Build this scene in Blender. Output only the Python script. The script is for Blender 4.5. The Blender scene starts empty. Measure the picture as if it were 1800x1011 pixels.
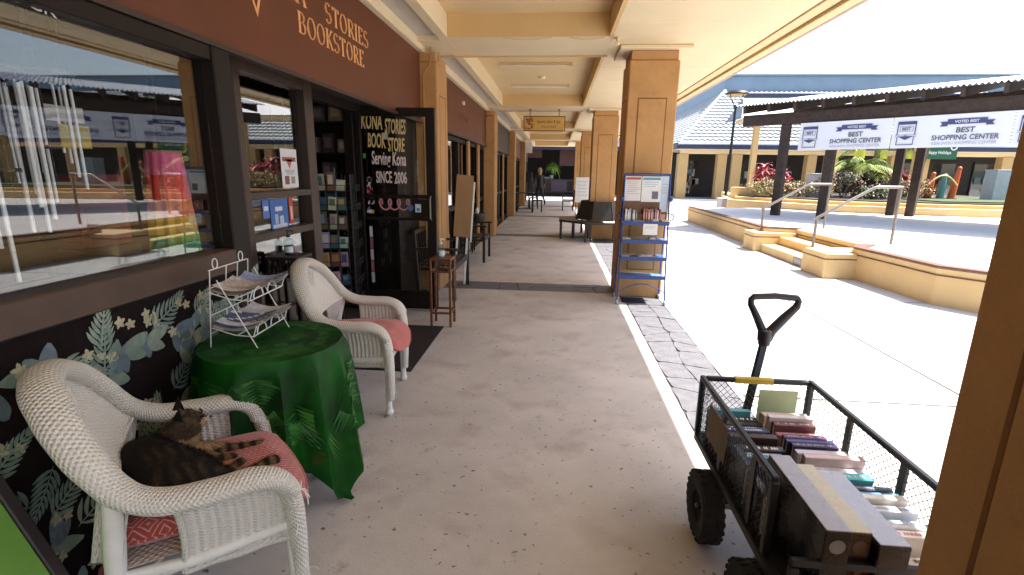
import bpy, bmesh, math, random
from mathutils import Vector, Matrix
random.seed(7)
R_ = math.radians
PI = math.pi
scn = bpy.context.scene
C = scn.collection

# ------------------------------------------------------------------ camera
cam_d = bpy.data.cameras.new('camera')
cam = bpy.data.objects.new('camera', cam_d)
C.objects.link(cam)
scn.camera = cam
cam_d.sensor_width = 36.0
cam_d.lens = 17.4
cam_d.clip_start = 0.05
cam_d.clip_end = 3000
W2C = Matrix(((0.9960071651453584, 0.08811876908962048, 0.014311167430961334),
              (-0.03387729867350746, 0.22475863255137374, 0.9738253876995724),
              (0.08259573605031213, -0.9704218874426559, 0.22684643430863194)))
cam.matrix_world = Matrix.Translation((0, 0, 1.5)) @ W2C.transposed().to_4x4()

# ------------------------------------------------------------------ sky, sun, exposure
SUN_EL, SUN_AZ = R_(60.0), R_(83.0)      # azimuth measured from +Y towards +X
world = bpy.data.worlds.new('World')
scn.world = world
world.use_nodes = True
wn = world.node_tree
bg = wn.nodes['Background']
sky = wn.nodes.new('ShaderNodeTexSky')
sky.sky_type = 'NISHITA'
sky.sun_disc = False
sky.sun_elevation = SUN_EL
sky.sun_rotation = SUN_AZ
sky.air_density = 1.0
sky.dust_density = 2.5
sky.ozone_density = 1.0
wn.links.new(sky.outputs[0], bg.inputs[0])
bg.inputs[1].default_value = 0.15
sun_d = bpy.data.lights.new('sun', 'SUN')
sun = bpy.data.objects.new('sun', sun_d)
C.objects.link(sun)
sun_d.energy = 4.8
sun_d.angle = R_(0.5)
sun_d.color = (1.0, 0.965, 0.91)
sdir = Vector((math.sin(SUN_AZ) * math.cos(SUN_EL), math.cos(SUN_AZ) * math.cos(SUN_EL), math.sin(SUN_EL)))
sun.rotation_euler = sdir.to_track_quat('Z', 'Y').to_euler()
vs = scn.view_settings
scn.display_settings.display_device = 'sRGB'
vs.view_transform = 'Standard'
vs.look = 'None'
vs.exposure = 1.6
vs.gamma = 1.0
vs.use_curve_mapping = False
cy = scn.cycles
cy.max_bounces = 9
cy.diffuse_bounces = 6
cy.glossy_bounces = 4
cy.transmission_bounces = 6
cy.transparent_max_bounces = 16
cy.use_denoising = True
cy.caustics_reflective = False
cy.caustics_refractive = False
cy.sample_clamp_indirect = 12.0

# ------------------------------------------------------------------ helpers
def tag(o, label=None, cat=None, group=None, kind=None):
    if label: o['label'] = label
    if cat: o['category'] = cat
    if group: o['group'] = group
    if kind: o['kind'] = kind
    return o

def empty(name, loc=(0, 0, 0), rz=0.0, label=None, cat=None, group=None):
    o = bpy.data.objects.new(name, None)
    o.empty_display_size = 0.1
    C.objects.link(o)
    o.location = loc
    o.rotation_euler = (0, 0, rz)
    return tag(o, label, cat, group)

def world_loc(o):
    v = Vector((0, 0, 0))
    while o is not None:
        v = v + Vector(o.location)
        o = o.parent
    return v

def children(o):
    return [c for c in list(bpy.data.objects) if c.parent == o]

def copy_tree(o, parent=None, kids=None):
    c = o.copy()
    C.objects.link(c)
    if parent is not None:
        c.parent = parent
    for ch in children(o):
        copy_tree(ch, c)
    return c

def frame(d, up=(0, 0, 1)):
    d = Vector(d).normalized()
    u = Vector(up)
    if abs(d.dot(u)) > 0.98:
        u = Vector((1, 0, 0))
    s = d.cross(u).normalized()
    return d, s, s.cross(d).normalized()

class MB:
    """collects simple shapes, then links them as ONE mesh object"""
    def __init__(self, M=None):
        self.v = []; self.f = []; self.c = []; self.uv = []; self.col = None; self.M = M; self.mi = []; self.m = 0
    def add(self, vs_, fs, uvs=None):
        n = len(self.v)
        if self.M is not None:
            vs_ = [self.M @ Vector(p) for p in vs_]
        self.v += [tuple(p) for p in vs_]
        for k, f in enumerate(fs):
            self.f.append([n + i for i in f]); self.c.append(self.col); self.mi.append(self.m)
            self.uv.append(uvs[k] if uvs else None)
        return self
    def box(self, x0, x1, y0, y1, z0, z1, ch=0.0, M=None):
        if x0 > x1: x0, x1 = x1, x0
        if y0 > y1: y0, y1 = y1, y0
        if z0 > z1: z0, z1 = z1, z0
        if ch <= 0:
            p = [(x0, y0, z0), (x1, y0, z0), (x1, y1, z0), (x0, y1, z0), (x0, y0, z1), (x1, y0, z1), (x1, y1, z1), (x0, y1, z1)]
            f = [(0, 3, 2, 1), (4, 5, 6, 7), (0, 1, 5, 4), (1, 2, 6, 5), (2, 3, 7, 6), (3, 0, 4, 7)]
        else:
            c = min(ch, (x1 - x0) * .45, (y1 - y0) * .45, (z1 - z0) * .45)
            p = []; idx = {}
            X = (x0, x1); Y = (y0, y1); Z = (z0, z1); s = (1, -1)
            for i in (0, 1):
                for j in (0, 1):
                    for k in (0, 1):
                        idx[i, j, k, 0] = len(p); p.append((X[i], Y[j] + s[j] * c, Z[k] + s[k] * c))
                        idx[i, j, k, 1] = len(p); p.append((X[i] + s[i] * c, Y[j], Z[k] + s[k] * c))
                        idx[i, j, k, 2] = len(p); p.append((X[i] + s[i] * c, Y[j] + s[j] * c, Z[k]))
            f = []
            def q(a):
                ctr = Vector(((x0 + x1) / 2, (y0 + y1) / 2, (z0 + z1) / 2))
                P = [Vector(p[i]) for i in a]
                n = (P[1] - P[0]).cross(P[2] - P[0])
                m = sum(P, Vector()) / len(P) - ctr
                f.append(tuple(a) if n.dot(m) > 0 else tuple(reversed(a)))
            for i in (0, 1):
                q([idx[i, 0, 0, 0], idx[i, 1, 0, 0], idx[i, 1, 1, 0], idx[i, 0, 1, 0]])
                q([idx[0, i, 0, 1], idx[1, i, 0, 1], idx[1, i, 1, 1], idx[0, i, 1, 1]])
                q([idx[0, 0, i, 2], idx[1, 0, i, 2], idx[1, 1, i, 2], idx[0, 1, i, 2]])
            for a in (0, 1):
                for b in (0, 1):
                    q([idx[a, b, 0, 0], idx[a, b, 0, 1], idx[a, b, 1, 1], idx[a, b, 1, 0]])
                    q([idx[a, 0, b, 0], idx[a, 0, b, 2], idx[a, 1, b, 2], idx[a, 1, b, 0]])
                    q([idx[0, a, b, 1], idx[0, a, b, 2], idx[1, a, b, 2], idx[1, a, b, 1]])
                    for k in (0, 1):
                        q([idx[a, b, k, 0], idx[a, b, k, 1], idx[a, b, k, 2]])
        if M is not None:
            p = [M @ Vector(a) for a in p]
        return self.add(p, f)
    def bar(self, a, b, w, h=None, up=(0, 0, 1), ch=0.0):
        a = Vector(a); b = Vector(b); h = h or w
        d, s, u = frame(b - a, up)
        L = (b - a).length
        M = Matrix((( d.x, s.x, u.x, a.x), (d.y, s.y, u.y, a.y), (d.z, s.z, u.z, a.z), (0, 0, 0, 1)))
        return self.box(0, L, -w / 2, w / 2, -h / 2, h / 2, ch, M)
    def tube(self, pts, r, n=8, cap=True, up=(0, 0, 1), closed=False):
        pts = [Vector(p) for p in pts]
        k = len(pts)
        rr = r if isinstance(r, (list, tuple)) else [r] * k
        vs_ = []; prev = None
        for i, p in enumerate(pts):
            if closed: d = pts[(i + 1) % k] - pts[i - 1]
            else: d = pts[min(i + 1, k - 1)] - pts[max(i - 1, 0)]
            if d.length < 1e-9: d = Vector((0, 0, 1))
            d.normalize()
            if prev is None:
                _, s, u = frame(d, up)
            else:
                s = (prev - d * prev.dot(d))
                s = s.normalized() if s.length > 1e-6 else frame(d, up)[1]
                u = s.cross(d)
            prev = s
            for j in range(n):
                t = 2 * PI * j / n
                vs_.append(p + (s * math.cos(t) + u * math.sin(t)) * rr[i])
        fs = []; uvs = []
        m = k if closed else k - 1
        for i in range(m):
            i2 = (i + 1) % k
            for j in range(n):
                j2 = (j + 1) % n
                fs.append((i * n + j, i2 * n + j, i2 * n + j2, i * n + j2))
                uvs.append(((i, j), (i + 1, j), (i + 1, j + 1), (i, j + 1)))
        if cap and not closed:
            fs.append(tuple(range(n))); uvs.append(None)
            fs.append(tuple(reversed(range((k - 1) * n, k * n)))); uvs.append(None)
        return self.add(vs_, fs, uvs)
    def cyl(self, a, b, r0, r1=None, n=16):
        return self.tube([a, b], [r0, r1 if r1 is not None else r0], n)
    def lathe(self, prof, n=20, c=(0, 0, 0), a0=0, a1=2 * PI):
        full = abs(a1 - a0 - 2 * PI) < 1e-6
        vs_ = []; m = n if full else n + 1
        for r, z in prof:
            for j in range(m):
                t = a0 + (a1 - a0) * j / n
                vs_.append((c[0] + r * math.cos(t), c[1] + r * math.sin(t), c[2] + z))
        fs = []
        for i in range(len(prof) - 1):
            for j in range(n):
                j2 = (j + 1) % m
                fs.append((i * m + j, i * m + j2, (i + 1) * m + j2, (i + 1) * m + j))
        return self.add(vs_, fs)
    def ball(self, c, r, n=12, sz=1.0):
        prof = [(max(1e-4, r * math.sin(PI * i / (n // 2))), -r * sz * math.cos(PI * i / (n // 2))) for i in range(n // 2 + 1)]
        return self.lathe(prof, n, c)
    def prism(self, poly, z0, z1, cap=True):
        n = len(poly)
        a = sum(poly[i][0] * poly[(i + 1) % n][1] - poly[(i + 1) % n][0] * poly[i][1] for i in range(n))
        if a < 0: poly = list(reversed(poly))
        vs_ = [(p[0], p[1], z0) for p in poly] + [(p[0], p[1], z1) for p in poly]
        fs = [(i, (i + 1) % n, n + (i + 1) % n, n + i) for i in range(n)]
        if cap: fs += [tuple(reversed(range(n))), tuple(range(n, 2 * n))]
        return self.add(vs_, fs)
    def grid(self, fn, nu, nv, closed_u=False, uvscale=(1, 1)):
        m = nu if closed_u else nu + 1
        vs_ = [fn(i / nu, j / nv) for i in range(m) for j in range(nv + 1)]
        fs = []; uvs = []
        for i in range(nu):
            i2 = (i + 1) % m
            for j in range(nv):
                fs.append((i * (nv + 1) + j, i2 * (nv + 1) + j, i2 * (nv + 1) + j + 1, i * (nv + 1) + j + 1))
                a, b = uvscale
                uvs.append(((i / nu * a, j / nv * b), ((i + 1) / nu * a, j / nv * b), ((i + 1) / nu * a, (j + 1) / nv * b), (i / nu * a, (j + 1) / nv * b)))
        return self.add(vs_, fs, uvs)
    def mesh(self, name, smooth=False, angle=None):
        me = bpy.data.meshes.new(name)
        me.from_pydata(self.v, [], self.f)
        if any(u is not None for u in self.uv):
            l = me.uv_layers.new(name='UVMap').data
            k = 0
            for f, u in zip(self.f, self.uv):
                for i in range(len(f)):
                    if u is not None: l[k].uv = u[i]
                    k += 1
        if any(c is not None for c in self.c):
            ca = me.color_attributes.new('Col', 'FLOAT_COLOR', 'CORNER').data
            k = 0
            for f, c in zip(self.f, self.c):
                c = c or (1, 1, 1)
                for i in range(len(f)):
                    ca[k].color = (c[0], c[1], c[2], 1); k += 1
        if any(self.mi): me.polygons.foreach_set('material_index', self.mi)
        if smooth:
            me.polygons.foreach_set('use_smooth', [True] * len(me.polygons))
            if angle is not None:
                bm = bmesh.new(); bm.from_mesh(me)
                for e in bm.edges:
                    if len(e.link_faces) == 2 and e.calc_face_angle(0) > angle: e.smooth = False
                bm.to_mesh(me); bm.free()
        me.update()
        return me
    def build(self, name, m, parent=None, world=False, smooth=False, angle=R_(40), loc=None):
        if world and parent is not None:
            o_ = world_loc(parent)
            self.v = [(p[0] - o_.x, p[1] - o_.y, p[2] - o_.z) for p in self.v]
        if loc is not None:
            self.v = [(p[0] - loc[0], p[1] - loc[1], p[2] - loc[2]) for p in self.v]
        me = self.mesh(name, smooth, angle)
        for mm in (m if isinstance(m, (list, tuple)) else [m]): me.materials.append(mm)
        o = bpy.data.objects.new(name, me)
        C.objects.link(o)
        if parent is not None: o.parent = parent
        if loc is not None: o.location = loc
        return o

def link_mesh(name, me, parent=None, loc=(0, 0, 0), rot=(0, 0, 0)):
    o = bpy.data.objects.new(name, me)
    C.objects.link(o)
    o.parent = parent; o.location = loc; o.rotation_euler = rot
    return o

def catmull(P, n):
    P = [Vector(p) for p in P]; out = []
    for i in range(len(P) - 1):
        p0 = P[max(i - 1, 0)]; p1 = P[i]; p2 = P[i + 1]; p3 = P[min(i + 2, len(P) - 1)]
        for k in range(n):
            t = k / n
            out.append(0.5 * ((2 * p1) + (p2 - p0) * t + (2 * p0 - 5 * p1 + 4 * p2 - p3) * t * t + (3 * p1 - p0 - 3 * p2 + p3) * t ** 3))
    out.append(P[-1])
    return out

# ------------------------------------------------------------------ materials
MATS = {}
def mat(name, col, rough=0.6, metal=0.0, var=0.12, scale=6.0, bump=0.0, bscale=60.0, spec=0.4, attr=False, sheen=0.0, coat=0.0, obj=True, stain=None):
    """principled surface with a mottled base colour and fine relief"""
    if name in MATS: return MATS[name]
    m = bpy.data.materials.new(name); m.use_nodes = True
    nt = m.node_tree; N = nt.nodes; L = nt.links
    b = N['Principled BSDF']
    b.inputs['Roughness'].default_value = rough
    b.inputs['Metallic'].default_value = metal
    b.inputs['Specular IOR Level'].default_value = spec
    if sheen: b.inputs['Sheen Weight'].default_value = sheen
    if coat: b.inputs['Coat Weight'].default_value = coat
    tc = N.new('ShaderNodeTexCoord')
    src = tc.outputs['Object']
    if attr:
        a = N.new('ShaderNodeAttribute'); a.attribute_name = 'Col'; base = a.outputs['Color']
    else:
        a = N.new('ShaderNodeRGB'); a.outputs[0].default_value = (*col, 1); base = a.outputs[0]
    if var > 0:
        n1 = N.new('ShaderNodeTexNoise'); n1.inputs['Scale'].default_value = scale; n1.inputs['Detail'].default_value = 6; n1.inputs['Roughness'].default_value = 0.65
        L.new(src, n1.inputs['Vector'])
        mr = N.new('ShaderNodeMapRange'); mr.inputs['From Min'].default_value = 0.3; mr.inputs['From Max'].default_value = 0.7
        mr.inputs['To Min'].default_value = 1 - var; mr.inputs['To Max'].default_value = 1 + var
        L.new(n1.outputs['Fac'], mr.inputs['Value'])
        mx = N.new('ShaderNodeVectorMath'); mx.operation = 'SCALE'
        L.new(base, mx.inputs[0]); L.new(mr.outputs[0], mx.inputs['Scale'])
        base = mx.outputs[0]
        rr = N.new('ShaderNodeMapRange'); rr.inputs['To Min'].default_value = max(0.02, rough - 0.12); rr.inputs['To Max'].default_value = min(1, rough + 0.12)
        L.new(n1.outputs['Fac'], rr.inputs['Value']); L.new(rr.outputs[0], b.inputs['Roughness'])
    if stain:
        sc_, th, scol = stain
        n3 = N.new('ShaderNodeTexNoise'); n3.inputs['Scale'].default_value = sc_; n3.inputs['Detail'].default_value = 8; n3.inputs['Roughness'].default_value = 0.7
        L.new(src, n3.inputs['Vector'])
        r3 = N.new('ShaderNodeMapRange'); r3.inputs['From Min'].default_value = th; r3.inputs['From Max'].default_value = th + 0.12; r3.inputs['To Max'].default_value = 0.8
        L.new(n3.outputs['Fac'], r3.inputs['Value'])
        mm = N.new('ShaderNodeMix'); mm.data_type = 'RGBA'
        L.new(r3.outputs[0], mm.inputs['Factor']); L.new(base, mm.inputs['A']); mm.inputs['B'].default_value = (*scol, 1)
        base = mm.outputs['Result']
    L.new(base, b.inputs['Base Color'])
    if bump > 0:
        n2 = N.new('ShaderNodeTexNoise'); n2.inputs['Scale'].default_value = bscale; n2.inputs['Detail'].default_value = 5
        L.new(src, n2.inputs['Vector'])
        bp = N.new('ShaderNodeBump'); bp.inputs['Strength'].default_value = bump; bp.inputs['Distance'].default_value = 0.01
        L.new(n2.outputs['Fac'], bp.inputs['Height']); L.new(bp.outputs[0], b.inputs['Normal'])
    MATS[name] = m
    return m

def wood(name, c1, c2, rough=0.5, scale=(2, 30, 30), axis=None):
    if name in MATS: return MATS[name]
    m = bpy.data.materials.new(name); m.use_nodes = True
    N = m.node_tree.nodes; L = m.node_tree.links; b = N['Principled BSDF']
    tc = N.new('ShaderNodeTexCoord'); mp = N.new('ShaderNodeMapping'); mp.inputs['Scale'].default_value = scale
    L.new(tc.outputs['Object'], mp.inputs[0])
    n = N.new('ShaderNodeTexNoise'); n.inputs['Scale'].default_value = 1.0; n.inputs['Detail'].default_value = 7; n.inputs['Distortion'].default_value = 0.6
    L.new(mp.outputs[0], n.inputs['Vector'])
    cr = N.new('ShaderNodeValToRGB')
    cr.color_ramp.elements[0].position = 0.32; cr.color_ramp.elements[0].color = (*c1, 1)
    cr.color_ramp.elements[1].position = 0.68; cr.color_ramp.elements[1].color = (*c2, 1)
    L.new(n.outputs['Fac'], cr.inputs[0]); L.new(cr.outputs[0], b.inputs['Base Color'])
    b.inputs['Roughness'].default_value = rough
    bp = N.new('ShaderNodeBump'); bp.inputs['Strength'].default_value = 0.25; bp.inputs['Distance'].default_value = 0.004
    L.new(n.outputs['Fac'], bp.inputs['Height']); L.new(bp.outputs[0], b.inputs['Normal'])
    MATS[name] = m
    return m

def glass_mat(name, tint=(0.9, 0.92, 0.93), refl=1.0, ior=1.9):
    m = bpy.data.materials.new(name); m.use_nodes = True
    N = m.node_tree.nodes; L = m.node_tree.links
    N.remove(N['Principled BSDF'])
    out = N['Material Output']
    t = N.new('ShaderNodeBsdfTransparent'); t.inputs[0].default_value = (*tint, 1)
    g = N.new('ShaderNodeBsdfGlossy'); g.inputs['Roughness'].default_value = 0.0; g.inputs[0].default_value = (1, 1, 1, 1)
    fr = N.new('ShaderNodeFresnel')
    ge = N.new('ShaderNodeNewGeometry'); sw = N.new('ShaderNodeMapRange')      # same reflectance entering and leaving the thin sheet
    sw.inputs['To Min'].default_value = ior; sw.inputs['To Max'].default_value = 1 / ior
    L.new(ge.outputs['Backfacing'], sw.inputs['Value']); L.new(sw.outputs[0], fr.inputs['IOR'])
    mx = N.new('ShaderNodeMixShader')
    L.new(fr.outputs[0], mx.inputs[0]); L.new(t.outputs[0], mx.inputs[1]); L.new(g.outputs[0], mx.inputs[2])
    L.new(mx.outputs[0], out.inputs[0])
    MATS[name] = m
    return m

def weave_mat(name, col, su=1.0, sv=1.0, dark=0.45, rough=0.55, strength=0.9):
    """woven cane: over-under relief that follows the UV map"""
    m = bpy.data.materials.new(name); m.use_nodes = True
    N = m.node_tree.nodes; L = m.node_tree.links; b = N['Principled BSDF']
    uv = N.new('ShaderNodeUVMap'); sp = N.new('ShaderNodeSeparateXYZ'); L.new(uv.outputs[0], sp.inputs[0])
    def M2(op, a, bb=None):
        n = N.new('ShaderNodeMath'); n.operation = op
        for i, x in enumerate((a, bb)):
            if x is None: continue
            if isinstance(x, (int, float)): n.inputs[i].default_value = x
            else: L.new(x, n.inputs[i])
        return n.outputs[0]
    u = M2('MULTIPLY', sp.outputs[0], 2 * PI * su); v = M2('MULTIPLY', sp.outputs[1], 2 * PI * sv)
    s1 = M2('SINE', u); s2 = M2('SINE', v)
    h = M2('MULTIPLY', s1, s2)
    h2 = M2('MULTIPLY', M2('ABSOLUTE', M2('SINE', v)), 0.6)
    hh = M2('ADD', h, h2)
    no = N.new('ShaderNodeTexNoise'); no.inputs['Scale'].default_value = 25
    tc = N.new('ShaderNodeTexCoord'); L.new(tc.outputs['Object'], no.inputs['Vector'])
    hh = M2('ADD', hh, M2('MULTIPLY', no.outputs['Fac'], 0.5))
    mr = N.new('ShaderNodeMapRange'); mr.inputs['From Min'].default_value = -0.55; mr.inputs['From Max'].default_value = 0.15
    mr.inputs['To Min'].default_value = dark; mr.inputs['To Max'].default_value = 1.0
    L.new(hh, mr.inputs[0])
    sc = N.new('ShaderNodeVectorMath'); sc.operation = 'SCALE'; sc.inputs[0].default_value = col
    L.new(mr.outputs[0], sc.inputs['Scale']); L.new(sc.outputs[0], b.inputs['Base Color'])
    bp = N.new('ShaderNodeBump'); bp.inputs['Strength'].default_value = strength; bp.inputs['Distance'].default_value = 0.0032
    L.new(hh, bp.inputs['Height']); L.new(bp.outputs[0], b.inputs['Normal'])
    b.inputs['Roughness'].default_value = rough
    MATS[name] = m
    return m

CREAM = mat('cream_paint', (0.73, 0.56, 0.32), 0.7, var=0.05, scale=2.5, bump=0.08, bscale=30)
CREAM2 = mat('soffit_paint', (0.78, 0.64, 0.42), 0.7, var=0.05, scale=1.5, bump=0.06, bscale=40)
TANF = mat('beam_face_paint', (0.68, 0.47, 0.22), 0.7, var=0.05, scale=2.0, bump=0.06, bscale=40)
ORANGE = mat('column_stucco', (0.49, 0.27, 0.108), 0.75, var=0.10, scale=5, bump=0.45, bscale=120, stain=(2.2, .60, (.36, .165, .06)))
SIGNB = mat('brown_sign_paint', (0.125, 0.035, 0.014), 0.5, var=0.15, scale=3, bump=0.05)
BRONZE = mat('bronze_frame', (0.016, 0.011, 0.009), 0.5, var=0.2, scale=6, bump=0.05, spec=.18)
SILLB = mat('sill_brown', (0.090, 0.058, 0.044), 0.5, var=0.15, scale=5, spec=.2)
DARK = mat('dark_interior', (0.018, 0.014, 0.012), 0.8, var=0.3, scale=3)
BLACKM = mat('black_metal', (0.018, 0.018, 0.02), 0.42, metal=0.2, var=0.25, scale=14, bump=0.08)
RUBBER = mat('black_rubber', (0.016, 0.015, 0.015), 0.85, var=0.3, scale=20, bump=0.3, bscale=120)
DWOOD = wood('dark_bench_wood', (0.012, 0.009, 0.007), (0.035, 0.024, 0.018), 0.45)
RWOOD = wood('red_brown_wood', (0.09, 0.025, 0.008), (0.22, 0.075, 0.025), 0.4)
PWOOD = wood('pavilion_wood', (0.028, 0.017, 0.012), (0.06, 0.036, 0.026), 0.65, (3, 12, 12))
WHITEM = mat('white_wire', (0.75, 0.74, 0.72), 0.35, var=0.08)
PAPER = mat('white_paper', (0.78, 0.77, 0.75), 0.7, var=0.05)
PAGES = mat('page_edges', (0.70, 0.64, 0.50), 0.85, var=0.1, scale=8, bump=0.2, bscale=200)
INK = mat('dark_print', (0.05, 0.055, 0.09), 0.6, var=0.0)
NAVY = mat('navy_print', (0.065, 0.075, 0.19), 0.6, var=0.0)
GREYINK = mat('grey_print', (0.42, 0.44, 0.50), 0.6, var=0.0)
GLASS = glass_mat('window_glass', (0.93, 0.945, 0.945), ior=1.62)
CLEAR = glass_mat('clear_plastic', (0.80, 0.88, 0.90), ior=1.4)
VCOL = mat('printed_colour', (1, 1, 1), 0.5, var=0.10, scale=12, attr=True)
VCOLG = mat('glossy_print', (1, 1, 1), 0.28, var=0.08, scale=12, attr=True)
STEEL = mat('brushed_steel', (0.24, 0.21, 0.18), 0.42, metal=0.6, var=0.15)

# ------------------------------------------------------------------ lettering
def text_mb(s, size, bold=0.0, xs=1.0, align='LEFT', depth=0.0, spacing=1.0):
    cu = bpy.data.curves.new('t', 'FONT'); cu.body = s; cu.size = size; cu.offset = bold * size; cu.align_x = align
    cu.resolution_u = 3; cu.extrude = depth; cu.space_character = spacing
    o = bpy.data.objects.new('t', cu); C.objects.link(o)
    dg = bpy.context.evaluated_depsgraph_get()
    me = bpy.data.meshes.new_from_object(o.evaluated_get(dg))
    v = [(p.co.x * xs, p.co.y, p.co.z) for p in me.vertices]; f = [tuple(p.vertices) for p in me.polygons]
    bpy.data.objects.remove(o); bpy.data.curves.remove(cu); bpy.data.meshes.remove(me)
    return v, f

def lettering(name, items, m, parent, origin, ex, ey):
    """items: (text, x, y, size, bold, xscale, align, tilt); ex / ey: the sheet's own axes"""
    ex = Vector(ex).normalized(); ey = Vector(ey).normalized(); en = ex.cross(ey); o_ = Vector(origin)
    b = MB()
    for it in items:
        s, x, y, size = it[:4]; bold = it[4] if len(it) > 4 else 0; xs = it[5] if len(it) > 5 else 1; al = it[6] if len(it) > 6 else 'LEFT'; tl = it[7] if len(it) > 7 else 0
        v, f = text_mb(s, size, bold, xs, al, 0.0006)
        c_, s_ = math.cos(tl), math.sin(tl)
        b.add([o_ + ex * (x + p[0] * c_ - p[1] * s_) + ey * (y + p[0] * s_ + p[1] * c_) + en * p[2] for p in v], f)
    return b.build(name, m, parent, world=True)

# a thick-and-thin serif alphabet drawn as strokes (unit cap height)
def arc(cx, cy_, rx, ry, a0, a1, n=14):
    return [(cx + rx * math.cos(R_(a0 + (a1 - a0) * i / n)), cy_ + ry * math.sin(R_(a0 + (a1 - a0) * i / n))) for i in range(n + 1)]
SERIF = {
 'K': (.66, [[(.14, 0), (.14, 1)], [(.58, 1), (.16, .42)], [(.26, .56), (.62, 0)]], [(.14, 0), (.14, 1), (.57, 1), (.6, 0)]),
 'O': (.72, [arc(.36, .5, .30, .5, 0, 360, 24)], []),
 'N': (.74, [[(.13, 0), (.13, 1)], [(.13, 1), (.6, 0)], [(.6, 0), (.6, 1)]], [(.13, 0), (.13, 1), (.6, 1)]),
 'A': (.68, [[(.06, 0), (.34, 1)], [(.34, 1), (.62, 0)], [(.17, .34), (.51, .34)]], [(.07, 0), (.61, 0)]),
 'S': (.56, [arc(.27, .74, .2, .26, 40, 250, 12) + arc(.28, .26, .22, .26, 75, -150, 14)], []),
 'T': (.62, [[(.31, 0), (.31, 1)], [(.04, .99), (.58, .99)], [(.05, 1), (.05, .84)], [(.57, 1), (.57, .84)]], [(.31, 0)]),
 'R': (.66, [[(.14, 0), (.14, 1)], [(.14, .98)] + arc(.30, .74, .24, .25, 90, -90, 10) + [(.14, .49)], [(.32, .48), (.62, 0)]], [(.14, 0), (.14, 1), (.61, 0)]),
 'I': (.30, [[(.15, 0), (.15, 1)]], [(.15, 0), (.15, 1)]),
 'E': (.58, [[(.14, 0), (.14, 1)], [(.14, .985), (.5, .985)], [(.14, .52), (.42, .52)], [(.14, .015), (.52, .015)], [(.5, 1), (.5, .84)], [(.52, 0), (.52, .17)]], [(.14, 0), (.14, 1)]),
 'B': (.64, [[(.14, 0), (.14, 1)], [(.14, .98)] + arc(.30, .76, .2, .22, 90, -90, 10) + [(.14, .54)], [(.14, .53)] + arc(.32, .27, .24, .26, 90, -90, 10) + [(.14, .02)]], [(.14, 0), (.14, 1)]),
}
def serif_mb(b, s, o_, ex, ey, h, xs=1.0, sp=0.06, wt=0.15, th=0.055):
    en = Vector(ex).cross(Vector(ey)); x = 0
    def P(p, d=0.0): return Vector(o_) + Vector(ex) * ((x + p[0] * xs) * h) + Vector(ey) * (p[1] * h) + en * d
    for ch in s:
        if ch == ' ': x += 0.38 * xs; continue
        w, st, sf = SERIF[ch]
        for pl in st:
            for i in range(len(pl) - 1):
                a, c = Vector((*pl[i], 0)), Vector((*pl[i + 1], 0)); d = c - a
                if d.length < 1e-6: continue
                dn = d.normalized(); nn = Vector((-dn.y, dn.x, 0))
                q = abs(dn.y) if dn.x * dn.y <= 0 or abs(dn.x) < .05 else abs(dn.y) * .55
                k = (th + (wt - th) * q ** 1.5) / 2
                e = dn * 0.012
                pts = [a - e - nn * k, c + e - nn * k, c + e + nn * k, a - e + nn * k]
                b.add([P(p) for p in pts] + [P(p, .004) for p in pts], [(4, 5, 6, 7), (0, 1, 5, 4), (1, 2, 6, 5), (2, 3, 7, 6), (3, 0, 4, 7)])
        for (sx, sy) in sf:
            y0, y1 = (sy, sy + .045) if sy < .5 else (sy - .045, sy)
            pts = [(sx - .13, y0), (sx + .13, y0), (sx + .13, y1), (sx - .13, y1)]
            b.add([P(p) for p in pts] + [P(p, .0045) for p in pts], [(4, 5, 6, 7), (0, 1, 5, 4), (1, 2, 6, 5), (2, 3, 7, 6), (3, 0, 4, 7)])
        x += (w * xs) + sp
    return x * h
# ================================================================== ground
GROUND = mat('earth', (0.30, 0.27, 0.22), 0.9, var=0.2, scale=0.3)
CONC = mat('walkway_concrete', (0.52, 0.48, 0.455), 0.62, var=0.15, scale=1.6, bump=0.22, bscale=90, stain=(5.5, 0.605, (0.24, 0.195, 0.175)))
def speckle(m):
    # two more layers of dirt: small dark spots and wide worn patches
    nt = m.node_tree; N = nt.nodes; L = nt.links; b = N['Principled BSDF']
    src = b.inputs['Base Color'].links[0].from_socket
    tc = N.new('ShaderNodeTexCoord')
    for sc_, a, e, col, amt in ((30.0, 0.662, 0.70, (0.09, 0.065, 0.06), 0.85), (3.1, 0.53, 0.70, (0.33, 0.27, 0.255), 0.62), (0.8, 0.5, 0.62, (0.60, 0.55, 0.515), 0.5)):
        n = N.new('ShaderNodeTexNoise'); n.inputs['Scale'].default_value = sc_; n.inputs['Detail'].default_value = 3 if sc_ > 10 else 7
        L.new(tc.outputs['Object'], n.inputs['Vector'])
        r = N.new('ShaderNodeMapRange'); r.inputs['From Min'].default_value = a; r.inputs['From Max'].default_value = e; r.inputs['To Max'].default_value = amt
        L.new(n.outputs['Fac'], r.inputs['Value'])
        x = N.new('ShaderNodeMix'); x.data_type = 'RGBA'
        L.new(r.outputs[0], x.inputs['Factor']); L.new(src, x.inputs['A']); x.inputs['B'].default_value = (*col, 1)
        src = x.outputs['Result']
    L.new(src, b.inputs['Base Color'])
speckle(CONC)
PLAZA = mat('plaza_concrete', (0.46, 0.45, 0.435), 0.75, var=0.16, scale=0.7, bump=0.15, bscale=60, stain=(1.3, 0.57, (0.20, 0.195, 0.19)))
speckle_later = True
SLATE = mat('slate_stone', (0.135, 0.132, 0.145), 0.6, var=0.28, scale=9, bump=0.5, bscale=40)
GROUT = mat('slate_grout', (0.08, 0.078, 0.085), 0.9, var=0.2, scale=20)

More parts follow.
